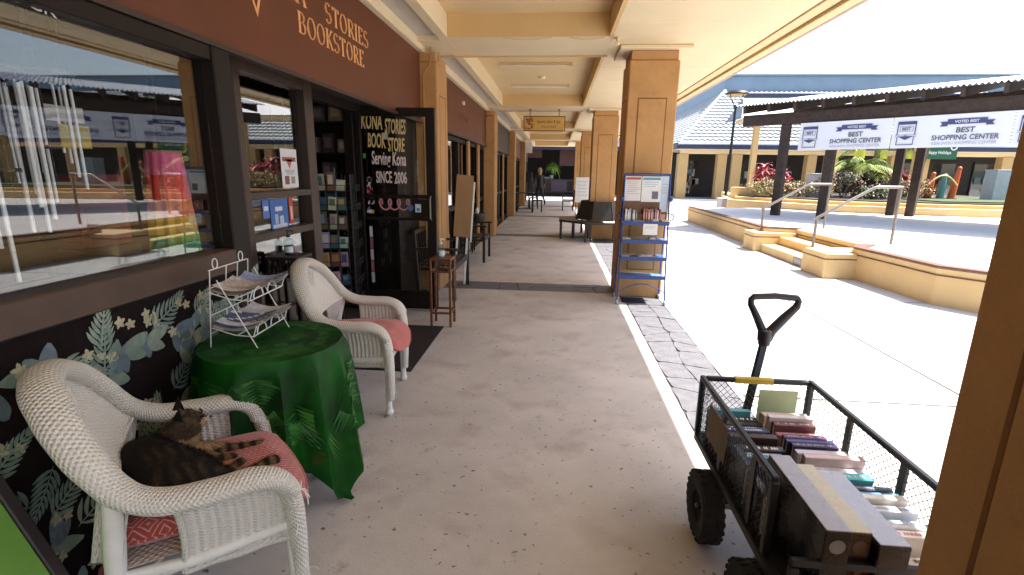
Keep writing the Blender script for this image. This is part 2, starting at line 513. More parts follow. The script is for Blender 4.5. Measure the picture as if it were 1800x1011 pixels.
b = MB(); b.box(-900, 900, -900, 1400, -0.4, -0.05)
tag(b.build('ground', GROUND), kind='structure')
b = MB(); b.box(1.313, 60, -14, 70, -0.05, 0.0)
plz = tag(b.build('plaza_paving', PLAZA), kind='structure')
JNT = mat('joint_dirt', (0.07, 0.065, 0.06), .9, var=.3, scale=10)
for yy in range(-6, 34, 3):
    b = MB(); b.box(1.35, 40, yy + .32, yy + .336, .0012, .0022); b.build('paving_joint', JNT, plz)
for xx in (2.9, 7.0, 10.0, 13.0):
    b = MB(); b.box(xx, xx + .016, -14, 60, .0026, .0034); b.build('paving_joint', JNT, plz)
b = MB()
bands = [(-14, 0.45), (0.95, 6.27), (6.73, 11.85), (12.30, 17.42), (17.80, 23.0), (23.4, 28.2)]
for y0, y1 in bands:
    b.box(-1.615, 0.868, y0, y1, -0.05, 0.0)
walk = tag(b.build('walkway', CONC), kind='structure')
b = MB(); b.box(-9, 1.31, 28.203, 33.2, -0.05, 0.0)
tag(b.build('end_paving', PLAZA), kind='structure')
b = MB(); b.box(-1.615, 1.31, -14, 28.2, -0.052, -0.008)
slate = tag(b.build('slate_paving', GROUT), kind='structure')

def stones(x0, x1, y0, y1, nx, ny, rnd, far=False):
    """irregular flagstones on a jittered lattice, one object each"""
    P = {}
    for i in range(nx + 1):
        for j in range(ny + 1):
            jx = rnd.uniform(-.30, .30) * (x1 - x0) / nx if 0 < i < nx else 0
            jy = rnd.uniform(-.34, .34) * (y1 - y0) / ny if 0 < j < ny else 0
            P[i, j] = Vector((x0 + (x1 - x0) * i / nx + jx, y0 + (y1 - y0) * j / ny + jy, 0))
    for i in range(nx):
        for j in range(ny):
            q = [P[i, j], P[i + 1, j], P[i + 1, j + 1], P[i, j + 1]]
            c = sum(q, Vector()) / 4
            g = 0.0045
            poly = []
            for k in range(4):
                a, d = q[k], q[(k + 1) % 4]
                for t in (0.08, 0.5, 0.92):
                    p = a.lerp(d, t) + Vector((rnd.uniform(-.008, .008), rnd.uniform(-.008, .008), 0))
                    poly.append(p + (c - p).normalized() * g)
            h = rnd.uniform(-.001, .004)
            mb = MB(); top = [(p.x, p.y, h) for p in poly]; low = [((p.x - c.x) * 1.02 + c.x, (p.y - c.y) * 1.02 + c.y, -0.012) for p in poly]
            n = len(poly)
            mb.add([(p[0] - c.x, p[1] - c.y, p[2]) for p in top + low], [tuple(range(n))] + [(k, n + k, n + (k + 1) % n, (k + 1) % n) for k in range(n)])
            o = mb.build('slate_stone', SLATE, slate); o.location = (c.x, c.y, 0)
rnd = random.Random(3)
stones(0.875, 1.308, 0.5, 6.2, 2, 22, rnd)
stones(0.875, 1.308, 6.7, 12.0, 2, 14, rnd)
stones(-1.60, 0.865, 6.275, 6.725, 9, 2, rnd)
stones(-1.60, 0.865, 11.855, 12.295, 7, 1, rnd)
stones(-1.60, 0.865, 17.425, 17.795, 5, 1, rnd)

# ================================================================== the shop building on the left
shop = empty('shop_building', (-1.62, 0, 0), 0, 'long shop building with brown sign boards and bronze framed windows along the walkway', 'building')
def P_(name, m, bb, parent=None, **k):
    return bb.build(name, m, parent or shop, world=True, **k)
XW = -1.62
# shell: floor, back wall, ceiling, end walls, roof
b = MB()
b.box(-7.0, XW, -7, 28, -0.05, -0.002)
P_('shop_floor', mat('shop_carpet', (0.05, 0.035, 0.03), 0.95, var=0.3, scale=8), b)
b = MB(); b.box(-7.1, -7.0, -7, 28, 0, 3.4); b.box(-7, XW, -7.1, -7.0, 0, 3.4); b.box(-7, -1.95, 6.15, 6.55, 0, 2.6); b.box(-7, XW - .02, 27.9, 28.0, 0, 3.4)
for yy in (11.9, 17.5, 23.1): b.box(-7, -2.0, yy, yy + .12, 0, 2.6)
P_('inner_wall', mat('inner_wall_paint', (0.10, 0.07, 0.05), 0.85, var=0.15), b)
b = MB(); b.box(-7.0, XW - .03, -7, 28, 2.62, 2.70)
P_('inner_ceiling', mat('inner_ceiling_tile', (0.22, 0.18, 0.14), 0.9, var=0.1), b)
b = MB(); b.add([(-7.4, -7.4, 3.42), (-1.0, -7.4, 3.42), (-1.0, 28.1, 3.42), (-7.4, 28.1, 3.42), (-7.4, -7.4, 5.2), (-7.4, 28.1, 5.2)], [(0, 1, 2, 3), (1, 4, 5, 2), (0, 4, 1), (3, 2, 5), (0, 3, 5, 4)])
P_('shop_roof', mat('grey_roof_tile', (0.22, 0.235, 0.25), 0.7, var=0.15), b)

# sign boards between the pilasters
def sign_board(y0, y1, m, zb=2.08):
    bb = MB(); bb.box(XW - .06, XW - .02, y0, y1, zb, 2.84, .006)
    o = P_('sign_board', m, bb)
    b2 = MB(); b2.box(XW - .04, XW + .004, y0, y1, zb - .025, zb - .002); b2.box(-2.1, XW - .061, y0, y1, zb + .06, zb + .08)
    b2.build('sign_board_soffit', mat('dark_soffit', (0.05, 0.03, 0.022), 0.6), o, world=True)
    return o
sb = sign_board(-7, 6.10, SIGNB)
sb2 = sign_board(6.66, 11.70, SIGNB)
GREYS = mat('charcoal_sign_paint', (0.045, 0.033, 0.03), 0.5, var=0.12)
sb3 = sign_board(12.26, 17.30, GREYS)
sb4 = sign_board(17.86, 22.9, SIGNB)
sb5 = sign_board(23.46, 27.9, GREYS)
# raised serif sign letters
SL = mat('sign_letter_tan', (0.80, 0.40, 0.17), 0.5, var=0.06)
b = MB()
w_ = 0
ey, ez = (0, 1, 0), (0, 0, 1)
def serif_fit(s_, ya, yb, z, h):
    xs = 1.0
    for _ in range(4):
        L_ = serif_mb(MB(), s_, (0, 0, 0), ey, ez, h, xs=xs, sp=.10 * xs); xs *= (yb - ya) / L_
    serif_mb(b, s_, (XW - .019, ya, z), ey, ez, h, xs=xs, sp=.10 * xs)
serif_fit('KONA', 2.80, 3.38, 2.505, .125); serif_fit('STORIES', 3.64, 4.46, 2.505, .125)
serif_fit('BOOKSTORE', 3.24, 4.34, 2.335, .125)
b.build('sign_lettering', SL, sb, world=True)
# triangular emblem with its point down and letters along its slanted side
b = MB()
tri = [(2.53, 2.78), (2.985, 2.74), (2.80, 2.295)]
def trio(s_):
    cy_ = sum(p[0] for p in tri) / 3; cz_ = sum(p[1] for p in tri) / 3
    return [(cy_ + (p[0] - cy_) * s_, cz_ + (p[1] - cz_) * s_) for p in tri]
o1, i1 = trio(1.0), trio(.86)
for k in range(3):
    a, c, d, e = o1[k], o1[(k + 1) % 3], i1[(k + 1) % 3], i1[k]
    b.add([(XW - .0165, *p) for p in (a, c, d, e)], [(0, 1, 2, 3)])
b.build('sign_emblem', SL, sb, world=True)
def em_text(s, y, z, ang, size):
    v, f = text_mb(s, size, .018, .8, 'CENTER', .001)
    bb = MB(); c_, s_ = math.cos(ang), math.sin(ang)
    bb.add([(XW - .017 + p[2], y + p[0] * c_ - p[1] * s_, z + p[0] * s_ + p[1] * c_) for p in v], f)
    bb.build('emblem_lettering', SL, sb, world=True)
em_text('STO', 2.842, 2.475, R_(66), .115)
em_text('KONA', 2.76, 2.66, 0, .08)
# faint lettering on the next shop's sign
lettering('sign_lettering', [('Jewelry Gallery', 0, 0, .17, 0.0, .9)], mat('worn_sign_letter', (0.20, 0.068, 0.035), .5), sb2, (XW - .018, 8.4, 2.36), ey, ez)
b = MB(); b.box(XW - .02, XW + .02, 8.75, 8.81, 2.60, 2.66, .004); b.build('sensor_box', PAPER, sb2, world=True)

# pilasters
def pilaster(y):
    bb = MB(); x0, x1 = -1.95, -1.44
    bb.box(x0, x1, y, y + .56, 0, 2.74, .012)
    bb.box(x0, x1 - .012, y + .012, y + .548, 2.743, 2.84, .008)
    o = P_('pilaster', ORANGE, bb)
    b2 = MB()
    # panel grooves on the walkway face as thin strips, shade put into the colour
    for (za, zb_) in ((.35, .362), (2.38, 2.392)):
        b2.box(x1 - .004, x1 + .0015, y + .12, y + .44, za, zb_)
    for yy in (y + .12, y + .428): b2.box(x1 - .004, x1 + .0015, yy, yy + .012, .362, 2.38)
    b2.build('panel_groove', mat('groove_shadow_paint', (0.22, 0.095, 0.03), .8), o, world=True)
    return o
for yy in (6.10, 11.70, 17.30, 22.9, -5.1): pilaster(yy)
b = MB(); b.tube([(-1.5, 6.092, 2.9), (-1.52, 6.09, 2.70), (-1.60, 6.088, 2.60), (-1.605, 6.088, .1)], .006, 6); b.tube([(-1.43, 6.2, 2.86), (-1.425, 6.13, 2.75), (-1.47, 6.09, 2.70)], .006, 6)
P_('conduit', ORANGE, b)

# --- big display window (camera side)
fr = MB()
fr.box(-1.70, -1.615, -7, 2.34, 1.985, 2.048, .004)         # head
fr.box(-1.72, -1.607, 2.345, 2.475, 0.0, 2.05, .006)           # mullion
fr.box(-1.70, -1.612, -3.0, -2.9, 1.1, 1.984)
wf = P_('window_frame', BRONZE, fr)
b = MB(); b.box(-1.80, -1.595, -7, 2.34, 0.995, 1.105, .006)
P_('window_sill', SILLB, b)
b = MB(); b.box(-1.668, -1.664, -7, 2.343, 1.107, 1.984)
pane = P_('window_pane', GLASS, b)
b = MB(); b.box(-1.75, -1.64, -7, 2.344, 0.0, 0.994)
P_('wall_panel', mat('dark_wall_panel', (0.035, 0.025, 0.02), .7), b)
# cream logo lettering stuck on the glass
LOGO = mat('cream_vinyl', (0.62, 0.58, 0.50), .5, var=0)
lettering('glass_lettering', [('STOCK', 0, 0, .062, 0.0, 1.15, 'LEFT', -.10)], LOGO, pane, (-1.6625, 1.425, 1.995), ey, ez)
b = MB(); pts = [(-1.662, 1.30 + .34 * math.cos(t), 1.88 + .34 * math.sin(t)) for t in [R_(20 + 3 * i) for i in range(48)]]
b.tube(pts, .0022, 4); b.build('glass_ring', LOGO, pane, world=True)

# --- side window with transoms, set back from the big window
XR, KR = -1.88, 1.16
def rz(z): return max(0.0, 1.5 + (z - 1.5) * KR)
b = MB()
y0, y1 = 2.478 * KR, 3.30 * KR
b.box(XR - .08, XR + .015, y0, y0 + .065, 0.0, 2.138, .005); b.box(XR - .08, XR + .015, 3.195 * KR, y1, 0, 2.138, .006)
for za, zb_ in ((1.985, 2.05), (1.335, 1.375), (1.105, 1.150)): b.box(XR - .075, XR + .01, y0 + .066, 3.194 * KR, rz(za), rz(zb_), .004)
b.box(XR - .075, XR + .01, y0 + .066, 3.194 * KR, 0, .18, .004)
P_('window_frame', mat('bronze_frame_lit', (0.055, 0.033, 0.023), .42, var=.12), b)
for za, zb_ in ((rz(1.376), rz(1.984)), (rz(1.151), rz(1.334)), (.181, rz(1.104))):
    b = MB(); b.box(XR - .048, XR - .044, y0 + .05, 3.2 * KR, za, zb_); P_('window_pane', GLASS, b)
b = MB(); b.box(XR - .08, -1.722, 2.36, 2.474, 0, 2.138); P_('return_wall', BRONZE, b)

# --- doorway: recessed frame, floor sill, jambs
b = MB()
b.box(-2.20, -2.095, 5.13, 5.215, 0, 2.138, .006); b.box(-2.1, -1.90, 3.829, 3.88, 0, 2.13)
b.box(-2.095, -2.0, 3.89, 5.129, 2.06, 2.138)
P_('door_frame', BRONZE, b)
b = MB(); b.box(-1.98, -1.70, 5.30, 6.09, 0, 2.138); P_('entry_wall', BRONZE, b)

# --- the open glass door, swung out across the walkway
dr = empty('glass_door', (0, 0, 0)); dr.parent = shop; dr.location = (-2.09 + 1.62, 5.17, 0.02)
DW, DH = .84, 2.10
b = MB(); b.box(0, .062, -.022, .022, 0, DH, .004); b.box(DW - .095, DW, -.022, .022, 0, DH, .004)
for za, zb_ in ((0, .20), (DH - .085, DH), (1.195, 1.235), (.965, .995)): b.box(.0625, DW - .0955, -.02, .02, za, zb_, .003)
b.box(DW - .26, DW - .10, -.024, .024, 0.998, 1.19, .003)
b.build('door_rail', BRONZE, dr)
for za, zb_ in ((.201, .964), (.996, 1.194), (1.236, DH - .086)):
    bb = MB(); bb.box(.058, DW - .09, -.003, .003, za, zb_); gp = bb.build('door_pane', GLASS, dr)
b = MB(); b.tube([(DW - .05, -.03, .98), (DW - .05, -.07, 1.0), (DW - .05, -.07, 1.2), (DW - .05, -.03, 1.22)], .010, 8)
b.build('door_handle', STEEL, dr)
PW = mat('painted_white_letter', (0.78, 0.66, 0.66), .55, var=.06, scale=30)
PY = mat('painted_yellow_letter', (0.72, 0.56, 0.26), .55, var=.08, scale=30)
PR = mat('painted_pink_letter', (0.55, 0.22, 0.26), .55, var=.08, scale=30)
dx, dz = (1, 0, 0), (0, 0, 1)
dw = world_loc(dr)
def dl(items, m): lettering('door_lettering', items, m, dr, (dw.x, dw.y - .0045, dw.z), dx, dz)
def fit_line(txt, xa, xb, z, size, bold, m, tilt):
    v, f = text_mb(txt, size, bold); w = max(p[0] for p in v)
    dl([(txt, xa, z, size, bold, (xb - xa) / w, 'LEFT', tilt)], m)
for txt, xa, xb, z, size, m, tl in (('KONA', .068, .295, 1.90, .215, PY, -.05), ('STORIES', .318, .535, 1.855, .20, PY, -.05), ('BOOK', .13, .322, 1.715, .20, PY, -.05), ('STORE', .345, .520, 1.675, .19, PY, -.02),
                                    ('Serving Kona', .165, .53, 1.545, .185, PW, -.04), ('SINCE', .205, .375, 1.355, .165, PW, .0), ('2006', .40, .535, 1.35, .165, PW, .01)):
    fit_line(txt, xa, xb, z, size, .020, m, tl)
# painted swirl under the rail, painted shave-ice cone
b = MB()
pts = []
for i in range(70):
    t = i / 69
    pts.append((.22 + .34 * t + .035 * math.cos(t * 22), -.0055, 1.13 + .055 * math.sin(t * 22)))
b.tube(pts, .009, 5); b.build('door_swirl', PR, dr)
b = MB()
rr = random.Random(5)
for i in range(26):
    z = 1.02 + .36 * rr.random(); x = .125 + rr.uniform(-.04, .04) * (1 - (z - 1.02) / .45)
    b.col = rr.choice([(.75, .18, .16), (.78, .74, .70), (.7, .45, .12), (.12, .16, .4), (.8, .8, .78)])
    b.add([(x - .012, -.0055, z), (x + .018, -.0055, z + .01), (x + .022, -.0055, z + .045), (x - .01, -.0055, z + .03)], [(0, 1, 2, 3)])
b.build('door_picture', VCOL, dr)
# stickers on the door
def sticker(name, x, z, w, h, col, parent, y=-.0052, m=VCOL):
    bb = MB(); bb.col = col; bb.add([(x, y, z), (x + w, y, z), (x + w, y, z + h), (x, y, z + h)], [(0, 1, 2, 3)]); return bb.build(name, m, parent)
b = MB(); b.col = (.08, .16, .42)
b.add([(.57 + .030 * math.cos(2 * PI * i / 16), -.026, 1.10 + .034 * math.sin(2 * PI * i / 16)) for i in range(16)], [tuple(range(16))]); b.build('round_sticker', VCOL, dr)
sticker('square_sticker', .62, 1.055, .062, .085, (.62, .68, .76), dr, -.026)
sticker('square_sticker', .635, 1.07, .032, .03, (.08, .22, .55), dr, -.0265)
for k in range(5): sticker('strip_sticker', .105, .28 + k * .125, .035, .115, [(.55, .62, .68), (.42, .14, .16), (.6, .6, .6), (.35, .12, .2), (.6, .66, .7)][k], dr)
sticker('square_sticker', .285, 1.79, .065, .065, (.40, .43, .40), dr, -.0042)
sticker('square_sticker', .075, 1.60, .03, .05, (.12, .34, .08), dr)

# --- storefronts further along: frames, panes, mullions
def storefront(y0, y1, n, door=None):
    bb = MB(); w = (y1 - y0) / n
    bb.box(-1.80, -1.70, y0, y1, 1.99, 2.055); bb.box(-1.80, -1.70, y0, y1, 0, .12)
    for i in range(n + 1):
        yy = y0 + w * i
        bb.box(-1.81, -1.69, max(y0, yy - .05), min(y1, yy + .05), .121, 1.989, .004)
    bb.box(-1.795, -1.705, y0, y1, .86, .93)
    P_('storefront_frame', BRONZE, bb)
    for i in range(n):
        b2 = MB(); b2.box(-1.752, -1.748, y0 + w * i + .03, y0 + w * i + w - .03, .125, 1.985); P_('storefront_pane', GLASS, b2)
storefront(6.665, 11.695, 5); storefront(12.265, 17.295, 4); storefront(17.865, 22.895, 4); storefront(23.465, 27.88, 3)
# warm timber posts seen between the panes
for yy in (7.35, 9.4, 10.6, 13.4, 15.6, 19.0):
    b = MB(); b.box(-1.69, -1.645, yy, yy + .16, 0.0, 2.05, .005); P_('timber_post', ORANGE, b)
b = MB(); b.box(-1.615, -1.56, 18.4, 18.85, 2.1, 2.75, .01); P_('framed_notice', TANF, b)
b = MB(); b.box(-1.559, -1.557, 18.44, 18.81, 2.14, 2.71); P_('notice_sheet', SIGNB, b)

# ================================================================== arcade canopy: beams, coffers, soffit, eave
can = empty('arcade_canopy', (0.5, 0, 2.9), 0, 'cream coffered arcade canopy with boxed beams running over the walkway', 'canopy')
def Q_(name, m, bb, parent=None, **k): return bb.build(name, m, parent or can, world=True, **k)
ZB, ZC = 2.90, 3.135
beam_y = [(-5.35, -4.5), (0.14, 1.0), (5.72, 6.60), (11.32, 12.18), (16.92, 17.78), (22.52, 23.38), (27.5, 28.1)]
for k, (a, c) in enumerate(beam_y):
    b = MB(); b.box(-1.225, .535, a, c, ZB, 3.3)
    bm_ = Q_('cross_beam', CREAM2, b)
    b = MB(); b.box(-1.22, .53, a - .0045, a - .0005, ZB + .004, ZC); b.build('beam_face', TANF, bm_, world=True)
    b = MB(); b.box(-1.62, .56, c - .028, c - .004, ZB - .016, ZB - .001); b.build('beam_trim', TANF, bm_, world=True)
# light bulges of wiring sagging below the beam
b = MB()
for x0, x1 in ((-.62, -.10), (.08, .46)):
    b.tube([(x0 + (x1 - x0) * i / 10, 5.73, 2.899 - .022 * math.sin(PI * i / 10)) for i in range(11)], .004, 5)
Q_('sagging_cable', TANF, b)
b = MB(); b.box(-1.335, -1.226, -7, 28.1, ZB, 3.3, .004); Q_('edge_beam', CREAM2, b)
b = MB(); b.box(-1.222, .53, -7, 28.1, ZC, ZC + .04)
Q_('coffer_ceiling', CREAM, b)
b = MB(); b.box(-1.61, -1.336, -7, 28.1, 2.955, 2.99); Q_('trough_panel', mat('grey_white_panel', (0.58, 0.54, 0.48), .7, var=.06), b)
b = MB(); b.box(-1.66, -1.585, -7, 28.1, 2.845, 2.953, .008); Q_('wall_moulding', CREAM2, b)
for a, c in beam_y:
    b = MB(); b.box(-1.584, -1.337, a + .1, c - .1, 2.90, 2.954); Q_('trough_block', CREAM2, b)
# wide soffit over the columns, in separate panels
n = 0
ys = -7.0
while ys < 28.0:
    e = min(28.1, ys + 1.02)
    b = MB(); b.box(.535, 2.115, ys + .003, e - .003, ZB + .002, ZB + .045, .003)
    Q_('soffit_panel', CREAM2, b); ys = e
b = MB(); b.box(.532, 2.38, -7, 28.1, ZB + .05, ZB + .09); Q_('soffit_backing', CREAM, b)
b = MB(); b.box(.500, .534, -7, 28.1, ZB + .001, 3.3); 
Q_('coffer_edge', TANF, b)
b = MB(); b.box(2.135, 2.255, -7, 28.1, ZB - .004, ZB + .048, .005); b.box(2.275, 2.385, -7, 28.1, ZB - .03, ZB + .048, .005)
Q_('eave_board', CREAM, b)
b = MB(); b.box(2.39, 2.43, -7, 28.1, ZB - .03, ZB + .14, .004); Q_('eave_gutter', mat('gutter_paint', (0.45, 0.33, 0.28), .5), b)
b = MB(); b.add([(-1.0, -7.2, 4.05), (2.5, -7.2, 3.06), (2.5, 28.3, 3.06), (-1.0, 28.3, 4.05), (-1.0, -7.2, 3.40), (2.5, -7.2, 3.0), (2.5, 28.3, 3.0), (-1.0, 28.3, 3.40)],
                [(0, 1, 2, 3), (7, 6, 5, 4), (0, 4, 5, 1), (1, 5, 6, 2), (2, 6, 7, 3), (3, 7, 4, 0)])
Q_('canopy_roof', MATS['grey_roof_tile'], b)
# little security camera by the column
b = MB(); b.box(.58, .61, 5.74, 5.80, 2.83, 2.90, .004); b.cyl((.60, 5.75, 2.84), (.57, 5.66, 2.82), .02, .02, 10); Q_('camera_bracket', CREAM2, b)

# fluorescent fixtures on the coffer ceilings
LENS = mat('tube_lens', (0.82, 0.74, 0.60), .35, var=.03)
proto = None
spots = [(y, i) for a in (0.95, 6.55, 12.15, 17.75) for i, y in enumerate((a + 1.6, a + 3.55))]
lab = {0: 'nearer', 1: 'farther'}
bays = ['coffer right overhead', 'coffer before the hanging salon sign', 'coffer just beyond the salon sign', 'small coffer far down the walkway']
for k, (y, i) in enumerate(spots):
    lb = f'slim fluorescent fixture, {lab[i]} of two in the {bays[k // 2]}'
    if proto is None:
        t = empty('ceiling_light', (-.38, y, ZC)); b = MB(); b.box(-.56, .56, -.035, .035, -.02, -.0005, .004); b.build('fixture_base', CREAM, t)
        b = MB(); b.tube([(-.53, 0, -.034), (.53, 0, -.034)], .014, 10); b.build('fluorescent_tube', LENS, t)
        for s in (-1, 1): b = MB(); b.box(s * .53 - .012 if s > 0 else -.56, .56 if s > 0 else -.53 + .012, -.02, .02, -.052, -.021, .003); b.build('lamp_holder', CREAM2, t)
        proto = t
    else:
        t = copy_tree(proto); t.location = (-.38, y, ZC)
    tag(t, lb, 'ceiling light', 'ceiling lights along the arcade')
b = MB(); b.lathe([(0.001, -.035), (.05, -.033), (.06, -.012), (.065, 0)], 16, (-.32, 9.3, ZC))
tag(b.build('smoke_detector', CREAM2, loc=(-.32, 9.3, ZC)), 'round cream smoke detector between the two ceiling tubes', 'smoke detector')

# ================================================================== columns
def column(y, lb, low=0):
    t = empty('column', (1.06, y + .28, 0), 0, lb, 'column', 'orange stucco columns along the walkway')
    h = .28
    bb = MB(); bb.box(-h, h, -h, h, 0, 2.755, .012); bb.build('shaft', ORANGE, t)
    bb = MB(); bb.box(-h + .018, h - .018, -h + .018, h - .018, 2.757, 2.86, .006); bb.build('capital', ORANGE, t)
    bb = MB(); bb.box(-h - .12, h + .12, -h - .07, h + .05, 2.862, 2.899, .006); bb.build('cap_plate', CREAM2, t)
    G = MATS['groove_shadow_paint']
    for k in range(4):
        M = Matrix.Rotation(k * PI / 2, 4, 'Z')
        gb = MB(M)
        for xx in (-.165, .153): gb.box(xx, xx + .012, -h - .0015, -h + .006, .36, 2.34)
        for zz in (.348, 2.34): gb.box(-.165, .165, -h - .0015, -h + .006, zz, zz + .012)
        gb.build('panel_groove', G, t)
        # the panel inside the grooves stands a little proud
        pb = MB(M); pb.box(-.152, .152, -h - .004, -h + .003, .362, 2.338, .003); pb.build('panel', ORANGE, t)
    return t
column(.40, 'dark brown shaded column close at the right edge beside the book cart')
column(6.12, 'orange column behind the blue wheeled rack of free books')
column(11.72, 'orange column wrapped by the octagonal wooden bench')
column(17.32, 'orange column behind the white notice easel')
column(22.92, 'farthest narrow orange column at the end of the row')

b = MB(); b.box(-.16, .16, -.02, .02, 0, .42, .01)
t = empty('wall_light_box', (-1.30, 22.8, 2.35), 0, 'small white box sign on the last orange pilaster', 'sign'); b.build('sign_face', PAPER, t)
b = MB(); b.box(-.17, .17, .021, .05, -.01, .43, .006); b.build('sign_back', CREAM2, t)
# ================================================================== wicker armchairs
WICK = weave_mat('white_wicker_rim', (0.80, 0.76, 0.68), 1, 1, dark=.58, strength=.9)
WICKP = weave_mat('white_wicker_panel', (0.79, 0.75, 0.68), 1, 1, dark=.68, strength=.8)
CANE = mat('white_cane', (0.78, 0.76, 0.71), .5, var=.08, scale=12, bump=.15, bscale=80)
half = [(.268, .268, .10), (.272, .274, .28), (.264, .284, .45), (.236, .297, .545), (.165, .307, .585), (.05, .312, .590), (-.07, .308, .604),
        (-.150, .296, .655), (-.212, .262, .755), (-.262, .190, .848), (-.296, .095, .902), (-.305, 0, .918)]
def rim_path(n=14):
    a = catmull(half, n)
    return a + [Vector((p.x, -p.y, p.z)) for p in reversed(a[:-1])]
def wicker_chair(lb, loc, rz, wear=0):
    rnd = random.Random(11 + wear)
    t = empty('wicker_chair', loc, rz, lb, 'chair', 'white wicker armchairs')
    # rolled rim: one thick woven band from foot to foot over arms and back
    path = rim_path(); k = len(path)
    ctr = Vector((.02, 0, 0)); NV = 20
    sec = []
    acc = [0]
    for i in range(1, k): acc.append(acc[-1] + (path[i] - path[i - 1]).length)
    tot = acc[-1]
    frames = []
    for i, p in enumerate(path):
        d = (path[min(i + 1, k - 1)] - path[max(i - 1, 0)]).normalized()
        out = Vector((p.x - .02, p.y, 0)); 
        up = Vector((0, 0, 1))
        # "face" of the band: up on the arms, outward/forward on legs, sloped on the back
        nrm = (up - d * d.dot(up))
        if p.z < .5 and p.x > 0: nrm = Vector((1, .0, .2)) 
        nrm = (nrm - d * d.dot(nrm)).normalized()
        frames.append((p, d, d.cross(nrm).normalized(), nrm))
    def rim(u, v):
        x = u * (k - 1); i = min(int(x), k - 2); f = x - i
        p = frames[i][0].lerp(frames[i + 1][0], f); s = frames[i][2].lerp(frames[i + 1][2], f).normalized(); nn = frames[i][3].lerp(frames[i + 1][3], f).normalized()
        a = 2 * PI * v
        low = max(0, min(1, (p.z - .12) / .35)) if p.x > .2 else 1
        wa = .024 + .026 * low; wb = .024 + .008 * low
        sarc = acc[i] + (acc[i + 1] - acc[i]) * f
        rr_ = 1 + .012 * math.sin(2 * PI * sarc / .11)
        return p + s * (wa * math.cos(a) * rr_) + nn * (wb * math.sin(a) * rr_)
    mb = MB(); mb.grid(rim, 260, 28, uvscale=(tot / .0135, 13))
    mb.build('woven_rim', WICK, t, smooth=True)
    # back panel with an arched opening above the seat
    left = [p for p in path if True][:k // 2 + 1]
    i0 = min(range(len(left)), key=lambda i: abs(left[i].z - .640) + (10 if left[i].x > -.05 else 0))
    bl = left[i0:]
    def back(u, v):
        x = v * (len(bl) - 1); i = min(int(x), len(bl) - 2); p = bl[i].lerp(bl[i + 1], x - i)
        s = 1 - 2 * u
        return Vector((p.x - .03 * (1 - s * s) * (1 - v), p.y * s, p.z - .015))
    mb = MB(); mb.grid(back, 44, 30, uvscale=(22, 30)); mb.build('woven_back', WICKP, t, smooth=True)
    # lower back: strips either side of the opening
    def low(sgn):
        def fn(u, v):
            z = .40 + v * (.637 - .40)
            yb = .300 - .03 * (1 - v)
            xx = -.13 - .05 * (1 - v)
            hole = math.sqrt(max(0, 1 - ((z - .40) / .225) ** 2)) * .175 if z < .625 else 0.0
            y = yb + (hole - yb) * u
            return Vector((xx - .055 * u - .03 * (1 - (y / .3) ** 2) * .5, sgn * y, z))
        return fn
    for sg in (1, -1):
        mb = MB(); mb.grid(low(sg), 14, 16, uvscale=(16, 14)); mb.build('woven_back', WICKP, t, smooth=True)
    mb = MB(); pts = []
    for i in range(19):
        a = PI * i / 18; y = .175 * math.cos(a); z = .40 + .225 * math.sin(a)
        pts.append((-.13 - .05 * (1 - (z - .4) / .252) - .055 - .03 * (1 - (y / .3) ** 2) * .5, y, z))
    mb.tube(pts, .012, 8); mb.build('opening_rim', WICK, t, smooth=True)
    # diamond open-work in the middle of the back (small holes with rims of cane)
    mb = MB()
    for a in range(5):
        for c in range(5):
            y = (a - c) * .024; v_ = .38 + (a + c) * .042
            p = back(.5 - y / .5, v_); q = back(.5 - (y + .012) / .5, v_ + .02)
            mb.tube([p + Vector((.004, -.009, -.01)), p + Vector((.008, 0, 0)), p + Vector((.004, .009, .01))], .0035, 5)
            mb.tube([p + Vector((.004, .009, -.01)), p + Vector((.010, 0, 0)), p + Vector((.004, -.009, .01))], .0035, 5)
    mb.build('openwork_diamond', CANE, t)
    # arm panels with upright staves
    for sg in (1, -1):
        def arm(u, v):
            x = -.04 + .285 * u
            zt = .580 - .05 * max(0, (u - .75) / .25) ** 2; zb_ = .335 - .01 * u
            z = zb_ + (zt - zb_) * v
            return Vector((x + .01 * math.sin(v * PI), sg * (.272 + .03 * v + .003 * math.cos(2 * PI * u * 12)), z))
        mb = MB(); mb.grid(arm, 72, 12, uvscale=(9, 22)); mb.build('arm_panel', WICKP, t, smooth=True)
        mb = MB(); mb.tube([arm(0, v / 8) for v in range(9)], .010, 8); mb.tube([arm(u / 10, 0) for u in range(11)], .011, 8); mb.build('panel_edge', WICK, t, smooth=True)
    # seat, frame, legs, braces
    def seat(u, v):
        x = -.19 + .46 * u; w = .255 + .02 * u
        return Vector((x, -w + 2 * w * v, .395 - .012 * math.sin(PI * u) * math.sin(PI * v)))
    mb = MB(); mb.grid(seat, 20, 20, uvscale=(20, 20)); mb.build('woven_seat', WICKP, t, smooth=True)
    mb = MB(); mb.tube([(.27, -.27, .37), (.275, 0, .37), (.27, .27, .37), (.0, .28, .365), (-.2, .25, .37), (-.21, 0, .37), (-.2, -.25, .37), (0, -.28, .365)], .018, 10, closed=True)
    mb.build('seat_frame', CANE, t, smooth=True)
